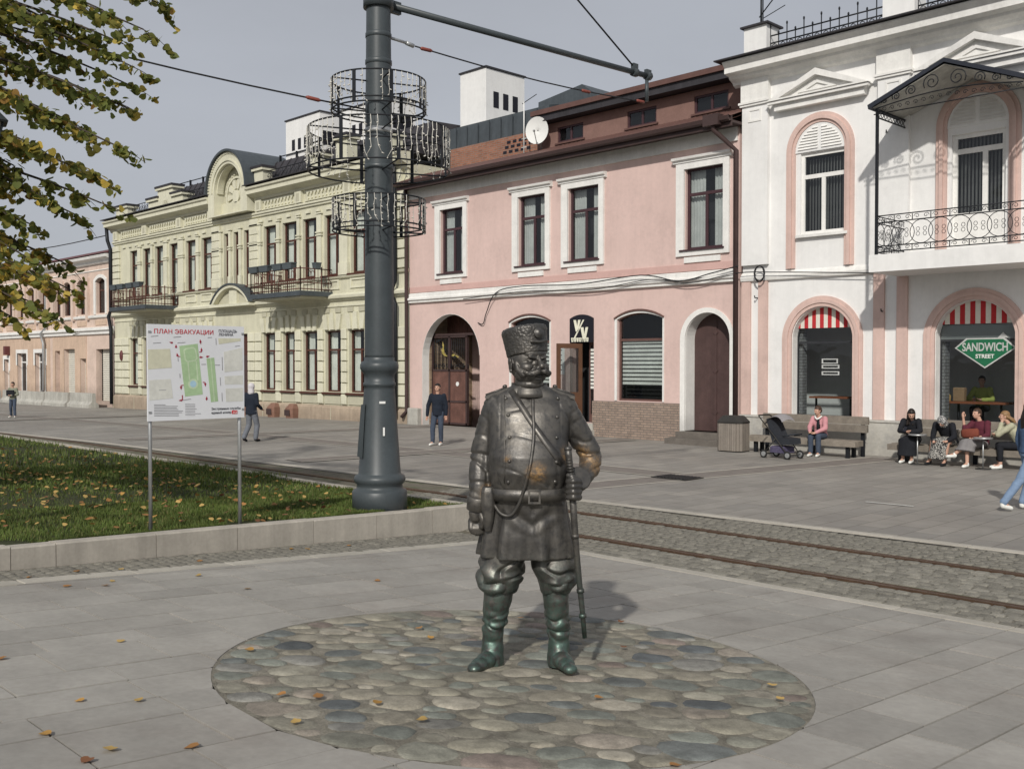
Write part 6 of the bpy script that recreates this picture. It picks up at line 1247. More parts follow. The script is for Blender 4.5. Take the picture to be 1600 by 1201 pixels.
g = G(); P = [(793, 614), (805, 632), (818, 652), (833, 674), (848, 694), (862, 712), (872, 726)]; L = []
for (px, py) in P: L.append((on(px-4.2, py+2.6, 1.6), on(px+4.2, py-2.6, 1.6)))
V = [p for q_ in L for p in q_]; g.add(V, [(2*i, 2*i+1, 2*i+3, 2*i+2) for i in range(len(P)-1)], True); o = g.obj('cross_strap', M['bronze'], st); m_ = o.modifiers.new('t', 'SOLIDIFY'); m_.thickness = .006; m_.offset = 0
g = G(); P = [on(783, y, .6) for y in range(622, 762, 12)]; g.tube(P, 1.0*s_, 6); g.obj('coat_seam', M['bronze'], st)
for sx, px, py in ((-1, 771, 618.5), (1, 875, 618.5)):
    ep = empty('epaulette', U(px, py, 2)); ep.parent = st; ep.rotation_euler = (0, math.radians(20)*sx*1.0, 0); g = G(); g.box(-20*s_, 20*s_, -9*s_, 9*s_, -4*s_, 2*s_, .006); g.obj('board', M['bronze'], ep)
    for k in range(4): g = G(); g.tube([(-18*s_, (-6+4*k)*s_, 3*s_), (18*s_, (-6+4*k)*s_, 3*s_)], 1.4*s_, 6); g.obj('braid', M['bronze'], ep)
    g = G(); g.ell((-sx*15*s_, 0, 5*s_), (4*s_, 4*s_, 3*s_), 10, 6); g.obj('knob', M['bronze'], ep)
for px, py, r, d, tl in ((742.5, 795, 17, -15, .06), (896, 758, 17, -35, .5)):
    g = G(); g.lathe([(r*s_, -12*s_), (r*s_*1.08, -11*s_), (r*s_*1.1, 8*s_), (r*s_, 10*s_)], n=24); o = g.obj('cuff', M['bronze'], st, loc=U(px, py-6, d)); o.rotation_euler = (.15, .08, 0) if px < 800 else (math.radians(55), math.radians(38), 0)
# holster
g = G(); g.loft([[U(758+w*a, y, -34+d*b) for a, b in ((-1, -.6), (-.5, -1), (.5, -1), (1, -.6), (1, .6), (-1, .6))] for y, w, d in ((762, 9, 10), (770, 11, 12), (790, 11, 12), (815, 8, 9), (832, 5, 6))]); remesh(g, 'holster', M['bronze'], st, .006, 2); 
# hands
def hand(wrist, palm, tips, thumb, r):
    g = G(); w, p = Vector(wrist), Vector(palm); chain(g, [w, w.lerp(p, .6), p], [r*1.5, r*1.9, r*1.7], 12)
    for P in tips: chain(g, P, [r*.88, r*.82, r*.72, r*.6][:len(P)], 10)
    chain(g, thumb, [r*1.05, r*.9, r*.7], 10); return remesh(g, 'hand', M['bronze'], st, .0055, 1)
hr = 6.2*s_
hand(U(739, 797, -14), U(738, 812, -15), [[U(731+4.5*i, 818, -8-4*abs(i-1.5)), U(731+5*i, 830, -18), U(733+5*i, 838-2*abs(i-1.5), -17), U(736+4*i, 841-3*abs(i-1.5), -8)] for i in range(4)], [U(745, 803, -22), U(750, 815, -26), U(748, 826, -25)], hr)
hand(U(897, 758, -36), U(890, 763, -44), [[U(897, 752+8.2*i, -52), U(888, 751+8.2*i, -60), U(880, 752+8.2*i, -54), U(880, 753+8.2*i, -47)] for i in range(4)], [U(893, 752, -50), U(886, 745, -56), U(881, 743, -54)], hr)
# sabre
sb = empty('sabre'); sb.parent = st
def scab(P, r, name, n=10): g = G(); g.tube([U(*p) for p in P], r, n); return g.obj(name, M['bronze'], sb)
scab([(886, 757, -50), (890, 810, -44), (894, 860, -38), (899, 910, -31), (904, 955, -25), (908.5, 1001, -18)], [5.6*s_, 5.4*s_, 5*s_, 4.7*s_, 4.4*s_, 3.6*s_], 'scabbard')
scab([(880, 703, -56), (881, 712, -56), (883, 728, -54), (886, 748, -51)], [5.5*s_, 5.6*s_, 4.6*s_, 4.8*s_], 'grip')
for i in range(7): scab([(881.3+i*.7, 717+i*4.4, -55.3+i*.4), (881.5+i*.7, 718.6+i*4.4, -55.2+i*.4)], 5.6*s_, 'grip_wire')
g = G(); g.ell(U(880, 702, -56), (6.5*s_, 6.5*s_, 4.5*s_), 14, 8); g.obj('pommel', M['bronze'], sb)
for p in ((892, 838, -41), (901, 925, -29), (905, 965, -24)): g = G(); c = U(*p); g.tube([c+Vector((-.001, 0, .012)), c-Vector((-.001, 0, .012))], 6*s_, 12); g.obj('scabbard_ring', M['bronze'], sb)
# ================================================================== people
M['skin'] = mat('skin', (.5, .3, .22), .55, var=.06, spec=.35); M['hairb'] = mat('dark_hair', (.018, .013, .011), .5, var=.2, vs=30); M['hairl'] = mat('light_hair', (.22, .13, .06), .5, var=.25, vs=30); M['hairm'] = mat('brown_hair', (.05, .028, .018), .5, var=.2, vs=30)
def cl(name, c, **k): return mat(name, c, .9, var=.12, vs=6, bump=.15, bs=60, **k)
M['eyed'] = mat('eye_dark', (.02, .015, .012), .3)
STAND = dict(pel=(0, 0, .95), chest=(0, 0, 1.28), neck=(0, 0, 1.47), head=(0, -.02, 1.62), shL=(.18, 0, 1.4), elL=(.24, .02, 1.12), wrL=(.25, -.05, .87), shR=(-.18, 0, 1.4), elR=(-.24, .02, 1.12), wrR=(-.25, -.05, .87),
    hipL=(.09, 0, .92), knL=(.1, -.03, .5), anL=(.1, .02, .1), toeL=(.12, -.14, .04), hipR=(-.09, 0, .92), knR=(-.1, -.03, .5), anR=(-.1, .02, .1), toeR=(-.12, -.14, .04))
SIT = dict(pel=(0, 0, .54), chest=(0, -.03, .87), neck=(0, -.06, 1.05), head=(0, -.1, 1.19), shL=(.17, -.05, .98), elL=(.22, -.12, .72), wrL=(.1, -.33, .64), shR=(-.17, -.05, .98), elR=(-.22, -.12, .72), wrR=(-.1, -.33, .64),
    hipL=(.09, -.03, .52), knL=(.1, -.45, .52), anL=(.1, -.44, .1), toeL=(.11, -.6, .04), hipR=(-.09, -.03, .52), knR=(-.1, -.45, .52), anR=(-.1, -.44, .1), toeR=(-.11, -.6, .04))
def rings(g, P, lat, W, n=20):
    """elliptical sections along a bent line; lat = sideways direction"""
    R = []; lat = Vector(lat).normalized()
    for i, p in enumerate(P):
        t = (P[min(i+1, len(P)-1)]-P[max(i-1, 0)]).normalized(); d = t.cross(lat).normalized()
        R.append([p+lat*W[i][0]*math.cos(2*PI*k/n)+d*W[i][1]*math.sin(2*PI*k/n) for k in range(n)])
    g.loft(R)
def person(loc, rz, label, base, J={}, sc=1.0, top=None, bot=None, shoe=None, hair=None, skirt=None, longhair=None, scarf=None, look=0, sleeve=1.0, coat=0, nod=0, wide=1.0, sock=False):
    p = empty('person', loc, rz, label, 'person'); p.scale = (sc, sc, sc); q = dict(base); q.update(J); q = {k: Vector(v) for k, v in q.items()}
    lat = (q['shL']-q['shR']).normalized(); pel, ch, nk, hd_ = q['pel'], q['chest'], q['neck'], q['head']; hr_ = Matrix.Rotation(look, 3, 'Z') @ Matrix.Rotation(nod, 3, 'X')
    # body
    g = G(); rings(g, [pel-(ch-pel)*.3, pel, pel.lerp(ch, .5), ch, ch.lerp(nk, .7)], lat, [(.1, .08), (.14, .1), (.125, .095), (.15, .105), (.08, .06)])
    cap(g, ch.lerp(nk, .6), .05, hd_, .05)
    def hp(x, y, z): return hd_+hr_ @ Vector((x, y, z))
    g.ell(hp(0, .01, .02), (.074, .092, .098), 16, 12, hr_); g.ell(hp(0, -.02, -.045), (.055, .065, .06), 14, 10, hr_); g.ell(hp(0, -.035, -.085), (.03, .028, .022), 10, 8, hr_)
    cap(g, hp(0, -.08, .02), .011, hp(0, -.1, -.012), .017); g.ell(hp(0, -.078, .034), (.05, .015, .01), 12, 6, hr_); g.ell(hp(0, -.077, -.052), (.026, .012, .009), 10, 6, hr_)
    for s in (-1, 1): g.ell(hp(.073*s, .012, -.002), (.012, .022, .032), 8, 8, hr_); g.ell(hp(.04*s, -.062, -.02), (.022, .018, .02), 8, 6, hr_)
    ex = G()
    for S_ in 'LR':
        chain(g, [q['sh'+S_], q['el'+S_], q['wr'+S_]], [.048, .038, .027], 10); chain(g, [q['hip'+S_], q['kn'+S_], q['an'+S_]], [.075, .052, .038], 10); cap(g, q['an'+S_], .036, q['toe'+S_], .03)
        w, e = q['wr'+S_], q['el'+S_]; d = (w-e).normalized(); sx = (lat-d*lat.dot(d)).normalized(); dn = d.cross(sx).normalized(); cap(g, w, .027, w+d*.06, .032)
        for i in range(4): a = w+d*.075+sx*(.024-.016*i); L = (.07, .08, .075, .058)[i]; ex.tube([a, a+d*L*.5+dn*.012, a+d*L*.85+dn*.035], [.0095, .009, .007], 6)
        t0 = w+d*.03+sx*.03*(1 if S_ == 'R' else -1); ex.tube([t0, t0+d*.03+sx*.022*(1 if S_ == 'R' else -1)+dn*.01, t0+d*.06+sx*.02*(1 if S_ == 'R' else -1)+dn*.02], [.012, .01, .008], 6)
    remesh(g, 'body', M['skin'], p, .011, 2, extra=ex)
    for s in (-1, 1): g = G(); g.ell(hp(.03*s, -.083, .018), (.012, .006, .007), 8, 6, hr_); g.obj('eye', M['eyed'], p)
    # clothing
    if top:
        g = G(); lo_ = pel-(ch-pel)*(.12+coat); rings(g, [lo_, pel, pel.lerp(ch, .5), ch, ch.lerp(nk, .55), ch.lerp(nk, .9)], lat, [(.175*wide, .135), (.172*wide, .13), (.158*wide, .122), (.19*wide, .13), (.165, .095), (.066, .066)])
        for S_ in 'LR':
            e = q['el'+S_].lerp(q['wr'+S_], max(0, (sleeve-.5)*2)*.96) if sleeve > .5 else q['sh'+S_].lerp(q['el'+S_], sleeve*2); P = [q['sh'+S_], q['el'+S_], e] if sleeve > .5 else [q['sh'+S_], e]; chain(g, P, [.072, .06, .048][:len(P)], 12)
        remesh(g, 'top', top, p, .014, 2, lambda co, n: .007*noise.noise(co*11)+.004*noise.noise(co*25))
    if bot and not skirt:
        g = G(); rings(g, [pel-(ch-pel)*.28, pel-(ch-pel)*.05, pel+(ch-pel)*.18], lat, [(.15, .115), (.165, .12), (.15, .11)])
        for S_ in 'LR': h = q['kn'+S_].lerp(q['an'+S_], .95 if not sock else .72); chain(g, [q['hip'+S_], q['kn'+S_], h], [.095*wide, .074*wide, .06*wide*wide], 12)
        remesh(g, 'trousers', bot, p, .014, 2, lambda co, n: .006*noise.noise(co*12)+.004*noise.noise(Vector((co.x*10, co.y*10, co.z*30))))
    if skirt:
        g = G(); km = (q['knL']+q['knR'])/2; am = (q['anL']+q['anR'])/2; hm = km.lerp(am, skirt); rings(g, [pel+(ch-pel)*.12, pel-Vector((0, .0, .02)), pel.lerp(km, .5), km+Vector((0, -.03, .0)), km.lerp(hm, .5), hm], lat, [(.16, .12), (.18, .13), (.2, .12), (.21, .12), (.2, .14), (.23, .17)])
        remesh(g, 'skirt', bot, p, .015, 2, lambda co, n: .012*noise.noise((co.x*14, co.y*6, co.z*3)))
    if shoe:
        for S_ in 'LR':
            a, t = q['an'+S_], q['toe'+S_]; g = G(); hl = Vector((a.x, a.y, a.z-.04)); cap(g, hl, .042, hl.lerp(t, .6), .042); cap(g, hl.lerp(t, .6), .042, t, .034); cap(g, a, .042, hl, .044); b = (a-t); b.z = 0
            remesh(g, 'shoe', shoe, p, .009, 1)
    if hair:
        g = G(); g.ell(hp(0, .022, .038), (.084, .1, .098), 16, 12, hr_); g.ell(hp(0, .05, .0), (.078, .07, .08), 14, 10, hr_)
        if longhair:
            for i in range(5): a = (i-2)*.5; b = hp(.075*math.sin(a), .02+.065*math.cos(a), .0); chain(g, [b, b+Vector(longhair)*.5+Vector((0, .02, 0)), b+Vector(longhair)], [.032, .034, .02], 8)
        bm = remesh(g, 'hair', hair, p, .01, 1, lambda co, n: .004*noise.noise(Vector((co.x*60, co.y*60, co.z*14))))
        inv = hr_.inverted(); me = bm.data                     # comb the fringe back from the face
        for v in me.vertices:
            l_ = inv @ (v.co-hd_)
            if l_.y < -.03 and l_.z < .055: v.co = v.co+hr_ @ Vector((0, .035+.3*min(.05, .055-l_.z), 0))
    if scarf:
        g = G(); g.ell(hp(0, .015, .025), (.098, .108, .11), 18, 14, hr_); cap(g, hp(0, .03, -.03), .085, nk+Vector((0, .0, .0)), .1); remesh(g, 'headscarf', scarf, p, .012, 2, lambda co, n: .006*noise.noise(co*18))
    return p
navy = cl('navy_cloth', (.012, .017, .028)); black = cl('black_cloth', (.012, .013, .017)); white = cl('white_shoe', (.7, .7, .66)); denim = cl('blue_denim', (.17, .24, .35)); dkjean = cl('dark_denim', (.05, .065, .095)); greyt = cl('grey_trousers', (.13, .14, .16)); grey = cl('grey_wool', (.2, .19, .19)); burg = cl('burgundy_knit', (.09, .018, .03)); sage = cl('sage_knit', (.36, .35, .25)); pinkj = cl('pink_jacket', (.5, .24, .26)); lilac = cl('white_hood', (.55, .53, .55)); olive = cl('olive_vest', (.2, .21, .16)); green = cl('yellow_green_jacket', (.4, .45, .12)); rust = cl('rust_leather', (.17, .045, .028)); blacks = cl('black_shoe', (.015, .015, .017)); djack = cl('denim_jacket', (.06, .1, .18))
def pattern(name, a, b, sc):
    m = cl(name, a); n = m.node_tree.nodes; l = m.node_tree.links; p = n['Principled BSDF']; v = n.new('ShaderNodeTexVoronoi'); v.feature = 'DISTANCE_TO_EDGE'; v.inputs['Scale'].default_value = sc; g = n.new('ShaderNodeNewGeometry'); l.new(g.outputs['Position'], v.inputs['Vector']); r = n.new('ShaderNodeMapRange'); l.new(v.outputs[0], r.inputs[0]); r.inputs[1].default_value = .12; r.inputs[2].default_value = .2; x = n.new('ShaderNodeMix'); x.data_type = 'RGBA'; l.new(r.outputs[0], x.inputs[0]); x.inputs[6].default_value = (*a, 1); x.inputs[7].default_value = (*b, 1); l.new(x.outputs[2], p.inputs['Base Color']); return m
chk = pattern('black_white_print', (.015, .015, .017), (.6, .58, .53), 38); scf = pattern('grey_print_scarf', (.12, .12, .12), (.55, .54, .52), 22)
person((-48.3, 15.9, gz(-48.3)), A-.15, 'walker in olive vest and dark jeans at the far left', STAND, dict(knL=(.16, -.12, .5), anL=(.24, -.2, .1), toeL=(.32, -.34, .07), knR=(-.12, 0, .5), anR=(-.2, .14, .1), toeR=(-.22, 0, .04), elL=(.27, -.02, 1.13), wrL=(.08, -.24, 1.1), elR=(-.27, -.02, 1.13), wrR=(-.06, -.24, 1.1)), .93, olive, dkjean, white, M['hairb'])
bo = G(); bo.box(-.17, .17, -.03, .03, -.12, .14, .01); k_ = bo.obj('chest_bag', black, label='small black bag held at the chest by the far left walker', cat='bag', loc=(-48.3+.14, 15.9-.16, gz(-48.3)+1.12)); k_.rotation_euler = (0, 0, A)
person((-26.64, 15.4, 0), A+math.radians(155), 'woman in white headscarf and navy jacket walking away behind the plan board', STAND, dict(knR=(-.13, -.1, .5), anR=(-.14, -.02, .1), toeR=(-.15, -.18, .04), knL=(.1, -.02, .5), anL=(.1, .22, .13), toeL=(.1, .1, .04), wrL=(.2, -.22, .98), wrR=(-.22, -.2, .98)), .99, navy, greyt, blacks, None, scarf=lilac, coat=.28, wide=1.1)
person((-21.7, 18.4, 0), A-.25, 'man in dark jumper and jeans with white trainers in front of the gateway', STAND, dict(wrR=(-.32, .02, .84), elR=(-.29, .03, 1.13), wrL=(.24, .02, .86), anR=(-.13, -.06, .1), toeR=(-.16, -.22, .04), knR=(-.12, -.08, .5), anL=(.07, .08, .1), toeL=(.08, -.08, .04)), 1.0, navy, dkjean, white, M['hairb'], coat=.2)
girl = person((-12.62, 23.25, 0), math.radians(8), 'child in pink jacket sitting on the bench beside the pushchair', SIT, dict(chest=(0, -.08, .85), neck=(0, -.14, 1.02), head=(-.02, -.18, 1.16), shL=(.15, -.12, .96), shR=(-.15, -.12, .96), wrL=(.03, -.42, .62), wrR=(-.12, -.45, .64), elL=(.2, -.22, .72), elR=(-.21, -.24, .74)), .97, pinkj, dkjean, white, M['hairm'], look=-.5, nod=.2)
g = G(); g.tube([(-.09, -.19, 1.03), (-.05, -.25, .98), (0, -.27, .95), (.05, -.25, .98), (.09, -.19, 1.03)], .022, 8); g.obj('collar', white, girl); g = G(); g.loft([[(w*x, -.12-.1*d-.06*(z-.6), z) for x, d in ((-1, .6), (-.5, 1), (.5, 1), (1, .6))] for w, z in ((.045, .64), (.05, .8), (.03, .95))]); g.obj('shirt_front', black, girl)
person((-10.25, 23.25, 0), math.radians(5), 'woman in long black robe on the bench looking at her phone', SIT, dict(chest=(0, -.12, .85), neck=(.02, -.24, 1.03), head=(.05, -.34, 1.13), shL=(.17, -.2, .97), shR=(-.17, -.2, .97), elL=(.24, -.3, .76), elR=(-.22, -.32, .74), wrL=(.08, -.5, .74), wrR=(.0, -.5, .74)), 1.0, black, black, white, M['hairb'], skirt=.8, longhair=(-.02, -.02, -.3), look=.4, nod=.55)
person((-9.42, 23.25, 0), math.radians(-4), 'woman in patterned headscarf and checked skirt bent forward on the bench', SIT, dict(chest=(0, -.18, .83), neck=(.02, -.34, .95), head=(.04, -.46, 1.0), shL=(.19, -.28, .92), shR=(-.19, -.28, .92), elL=(.25, -.3, .66), elR=(-.24, -.32, .66), wrL=(.2, -.52, .58), wrR=(-.12, -.52, .56), knL=(.17, -.45, .53), knR=(-.18, -.45, .53), anR=(-.26, -.42, .1), toeR=(-.28, -.56, .04)), 1.0, black, chk, blacks, None, skirt=.85, scarf=scf, nod=.8, wide=1.1)
c_ = person((-8.72, 23.25, 0), math.radians(-12), 'laughing woman in burgundy jumper and grey skirt on the bench', SIT, dict(head=(-.05, -.12, 1.18), elR=(-.27, -.22, .8), wrR=(-.28, -.26, 1.08), elL=(.23, -.14, .72), wrL=(.06, -.3, .66), knL=(.02, -.5, .56), anL=(-.24, -.62, .3), toeL=(-.38, -.68, .24), knR=(-.06, -.45, .5), anR=(-.02, -.5, .1), toeR=(-.02, -.65, .04)), 1.0, burg, grey, white, M['hairm'], skirt=.5, look=-.2, sleeve=.7)
g = G(); g.loft([[(w*math.cos(t*PI/5)*.2, .05*math.sin(t*PI/5)*k, z) for t in range(10)] for w, k, z in ((.7, .6, -.1), (1, 1, -.06), (1, 1, .05), (.85, .5, .1))]); b_ = g.obj('handbag', rust, label='rust red handbag on the lap of the woman in burgundy', cat='bag', loc=(-8.85, 22.93, .76)); b_.rotation_euler = (0, math.radians(-6), 0)
person((-7.85, 23.2, 0), math.radians(-62), 'woman in sage jumper and black trousers leaning on her hand at the bench end', SIT, dict(chest=(0, -.18, .84), neck=(0, -.28, 1.02), head=(0, -.36, 1.15), shL=(.17, -.24, .96), shR=(-.17, -.24, .96), elL=(.16, -.5, .76), wrL=(.05, -.42, 1.0), elR=(-.14, -.5, .76), wrR=(.06, -.56, .76)), 1.0, sage, black, white, M['hairl'], longhair=(.0, .14, -.12), look=0, coat=.2, sock=True)
person((-5.62, 16.93, 0), A+math.radians(98), 'woman in denim jacket and pale jeans stepping out at the right edge', STAND, dict(knL=(.1, -.1, .52), anL=(.1, .05, .1), toeL=(.1, -.12, .04), knR=(-.1, .22, .5), anR=(-.1, .52, .13), toeR=(-.1, .38, .05)), .98, djack, denim, white, M['hairb'], longhair=(0, .05, -.3))
person((-9.75, FY+1.75, .66), math.radians(4), 'customer in yellow green jacket seated behind the right shop window', SIT, dict(elL=(.28, -.2, .74), elR=(-.28, -.2, .74), wrL=(.1, -.4, .74), wrR=(-.12, -.4, .74)), 1.02, green, black, blacks, M['hairb'])
g = G(); g.box(-.035, .035, -.006, .006, -.07, .07); ph = g.obj('phone', M['black'], label='dark phone in the hands of the woman in black', cat='phone', loc=(-10.2, 22.66, .8)); ph.rotation_euler = (-.6, 0, 0)
# ================================================================== grass, leaves, tree
def stuffmesh(name, V, F, mats, mi=None, parent=None, kind='stuff', smooth=False):
    me = bpy.data.meshes.new(name); V = np.asarray(V, dtype=np.float32); nf, k = F.shape
    me.vertices.add(len(V)); me.vertices.foreach_set('co', V.ravel()); me.loops.add(nf*k); me.loops.foreach_set('vertex_index', F.ravel().astype(np.int32)); me.polygons.add(nf); me.polygons.foreach_set('loop_start', np.arange(0, nf*k, k, dtype=np.int32)); me.polygons.foreach_set('loop_total', np.full(nf, k, dtype=np.int32))
    for m in mats: me.materials.append(m)
    if mi is not None: me.polygons.foreach_set('material_index', mi.astype(np.int32))
    me.update(calc_edges=True); me.validate(); return tag(link(name, me, parent), kind=kind)
def leafmat(name, c, tr=.35):
    m = bpy.data.materials.new(name); m.use_nodes = True; n = m.node_tree.nodes; l = m.node_tree.links; p = n['Principled BSDF']; g = n.new('ShaderNodeNewGeometry'); t = n.new('ShaderNodeTexNoise'); t.inputs['Scale'].default_value = 1.6; t.inputs['Detail'].default_value = 5; l.new(g.outputs['Position'], t.inputs['Vector'])
    r = n.new('ShaderNodeMapRange'); l.new(t.outputs['Fac'], r.inputs[0]); r.inputs[1].default_value = .3; r.inputs[2].default_value = .7; r.inputs[3].default_value = .65; r.inputs[4].default_value = 1.35
    x = n.new('ShaderNodeMix'); x.data_type = 'RGBA'; x.blend_type = 'MULTIPLY'; x.inputs[0].default_value = 1; x.inputs[6].default_value = (*c, 1); l.new(r.outputs[0], x.inputs[7]); l.new(x.outputs[2], p.inputs['Base Color']); p.inputs['Roughness'].default_value = .6; p.inputs['Specular IOR Level'].default_value = .2
    d = n.new('ShaderNodeBsdfTranslucent'); l.new(x.outputs[2], d.inputs[0]); mx = n.new('ShaderNodeMixShader'); mx.inputs[0].default_value = tr; o = n['Material Output']; l.new(p.outputs[0], mx.inputs[1]); l.new(d.outputs[0], mx.inputs[2]); l.new(mx.outputs[0], o.inputs[0]); return m
gm = [leafmat('grass', c, .25) for c in ((.095, .135, .03), (.125, .16, .042), (.07, .105, .026), (.18, .17, .065))]
N = 95000; rr_ = rng.random(N)
# more blades where they are near
gx = -10.0-np.concatenate([rng.random(N//2)*3.2, rng.random(N//4)*9, rng.random(N-N//2-N//4)*24]); gy = rng.uniform(1.5, 9.55, N); gx = gx-.1*gy+.8-.0; kx = -9.5-.1*gy-.2; gx = np.minimum(gx, kx-rng.random(N)*.05)
tuft = np.array([noise.noise((a*1.1, b*1.1, 0)) for a, b in zip(gx, gy)]); bare = np.array([noise.noise((a*.35+9, b*.5, 4)) for a, b in zip(gx, gy)])
hgt = (.025+.035*rng.random(N)+.035*np.clip(tuft, 0, 1))*(1+.8*(np.hypot(gx, gy) > 18)); wd = .004+.004*rng.random(N)+.006*(np.hypot(gx, gy) > 16); a = rng.uniform(0, 2*PI, N); ln_ = rng.uniform(.2, .9, N)*hgt
keep = bare < .42; gz_ = .75-.047*gy-.02
dx, dy = np.cos(a), np.sin(a); b0 = np.stack([gx-dy*wd, gy+dx*wd, gz_], 1); b1 = np.stack([gx+dy*wd, gy-dx*wd, gz_], 1); t = np.stack([gx+dx*ln_, gy+dy*ln_, gz_+hgt], 1)
V = np.stack([b0, b1, t], 1)[keep].reshape(-1, 3); F = np.arange(len(V)).reshape(-1, 3); mi = rng.choice(4, len(F), p=[.38, .3, .22, .1])
tag(stuffmesh('grass', V, F, gm, mi), 'short green grass of the kerbed lawn', 'grass')
LEAF = np.array([(0, -.42), (.2, -.47), (.4, -.33), (.46, -.08), (.36, .16), (.2, .33), (.02, .56), (-.19, .35), (-.37, .15), (-.47, -.09), (-.39, -.34), (-.2, -.46)])
def leaves(P, size, mats, p, name, parent=None, flat=.0, curl=.18):
    n = len(P); P = np.asarray(P); k = len(LEAF); a = rng.uniform(0, 2*PI, n); sz = size*rng.uniform(.65, 1.25, n)
    if flat: nx = rng.normal(0, flat, n); ny = rng.normal(0, flat, n); nzv = np.ones(n)
    else: nx, ny, nzv = rng.normal(0, .6, n), rng.normal(0, .6, n), rng.normal(.55, .45, n)
    nn = np.stack([nx, ny, nzv], 1); nn /= np.linalg.norm(nn, axis=1)[:, None]; up = np.stack([np.cos(a), np.sin(a), np.zeros(n)], 1); e1 = np.cross(nn, up); e1 /= np.linalg.norm(e1, axis=1)[:, None]+1e-9; e2 = np.cross(nn, e1)
    lx, ly = LEAF[:, 0], LEAF[:, 1]; cz = curl*(lx**2*2+ly**2)
    V = P[:, None]+sz[:, None, None]*(lx[None, :, None]*e1[:, None]+ly[None, :, None]*e2[:, None]+cz[None, :, None]*nn[:, None]*rng.uniform(-1, 1.5, n)[:, None, None])
    C = P[:, None]-0*V[:, :1]; V = np.concatenate([C, V], 1).reshape(-1, 3); idx = np.arange(n)*(k+1); i = np.arange(k)
    F = np.stack([np.broadcast_to(idx[:, None], (n, k)), idx[:, None]+1+i, idx[:, None]+1+(i+1) % k], 2).reshape(-1, 3); mi = np.repeat(rng.choice(len(mats), n, p=p), k); return stuffmesh(name, V, F, mats, mi, parent)
fm = [leafmat('fallen_leaf', c, .2) for c in ((.42, .24, .07), (.34, .17, .06), (.5, .34, .12), (.22, .1, .05))]
n = 1700; w = rng.random(n); lx_ = -10.3-rng.random(n)**1.3*14; ly_ = rng.uniform(2.0, 9.3, n); far = ((lx_+17)/7)**2+((ly_-5.5)/4)**2; kp = rng.random(n) < .12+.88*np.exp(-far*1.3); lx_, ly_ = lx_[kp], ly_[kp]; lx_ = np.minimum(lx_, -9.5-.1*ly_-.25)
tag(leaves(np.stack([lx_, ly_, .75-.047*ly_+.02+rng.random(len(lx_))*.03], 1), .066, fm, [.4, .3, .2, .1], 'lawn_leaves', None, .35), 'dry ochre leaves scattered through the lawn grass', 'leaves')
# single leaves on the paving and cobbles (picture points)
def ray_pt(px, py, zf):
    aa = (px-800)/1580; b = -(py-600.5)/1580; pp = math.atan(32.5/1580); Yc = math.cos(pp)+b*math.sin(pp); Zc = -math.sin(pp)+b*math.cos(pp); r = (aa*math.cos(A)-Yc*math.sin(A), aa*math.sin(A)+Yc*math.cos(A), Zc); k = (.64-2.3)/(r[2]+.069*r[1]); return (r[0]*k, r[1]*k)
spots = [(125, 1095, 0), (218, 1095, 2), (72, 1148, 0), (172, 1172, 2), (135, 1190, 3), (300, 1167, 1), (387, 920, 0), (590, 1103, 0), (660, 1130, 2), (390, 1020, 0), (440, 1090, 1), (497, 1092, 1), (655, 985, 1), (672, 1000, 0), (970, 975, 3), (813, 968, 1), (935, 1094, 1), (1205, 1075, 2), (1218, 1096, 2), (1055, 1197, 1), (165, 915, 1), (105, 916, 1), (175, 908, 2), (45, 903, 1), (190, 890, 2), (310, 900, 2), (312, 877, 1), (590, 908, 1), (545, 853, 1), (480, 858, 0), (455, 858, 0), (120, 893, 1), (188, 1002, 2), (2, 1030, 1), (975, 1015, 3), (462, 1132, 2)]
ORD = ('first', 'second', 'third', 'fourth', 'fifth', 'sixth', 'seventh', 'eighth', 'ninth', 'tenth', 'eleventh', 'twelfth', 'thirteenth', 'fourteenth', 'fifteenth', 'sixteenth', 'seventeenth', 'eighteenth', 'nineteenth', 'twentieth'); seen = {}
def where(px, py):
    x, y = ray_pt(px, py, 0); return 'on the cobbled circle' if math.hypot(x-CX, y-CY) < CR else ('on the sett strip below the kerb' if x < xb(y) else 'on the grey slabs')
for i, (px, py, c) in enumerate(sorted(spots)):
    x, y = ray_pt(px, py, 0); g = G(); sz = random.uniform(.05, .075); V = [(0, 0, .004)]; cu_ = random.uniform(.1, .5)
    for lx2, ly2 in LEAF: V.append((lx2*sz, ly2*sz, .003+cu_*sz*(lx2**2*1.6+ly2**2*.8)+random.uniform(0, .003)))
    g.add(V, [(0, 1+k, 1+(k+1) % 12) for k in range(12)], True); z = slope_z(y)+(.016 if math.hypot(x-CX, y-CY) < CR else .003)
    o = g.obj('fallen_leaf', fm[c], label='%s fallen leaf %s, %s such from the left' % (('ochre', 'rusty', 'yellow', 'dark red')[c], where(px, py), ORD[seen.setdefault((c, where(px, py)), 0)]), cat='leaf', group='fallen leaves on the square', norm=False, loc=(x, y, z)); o.rotation_euler = (random.uniform(-.15, .15), random.uniform(-.15, .15), random.uniform(0, 6.28)); seen[(c, where(px, py))] += 1
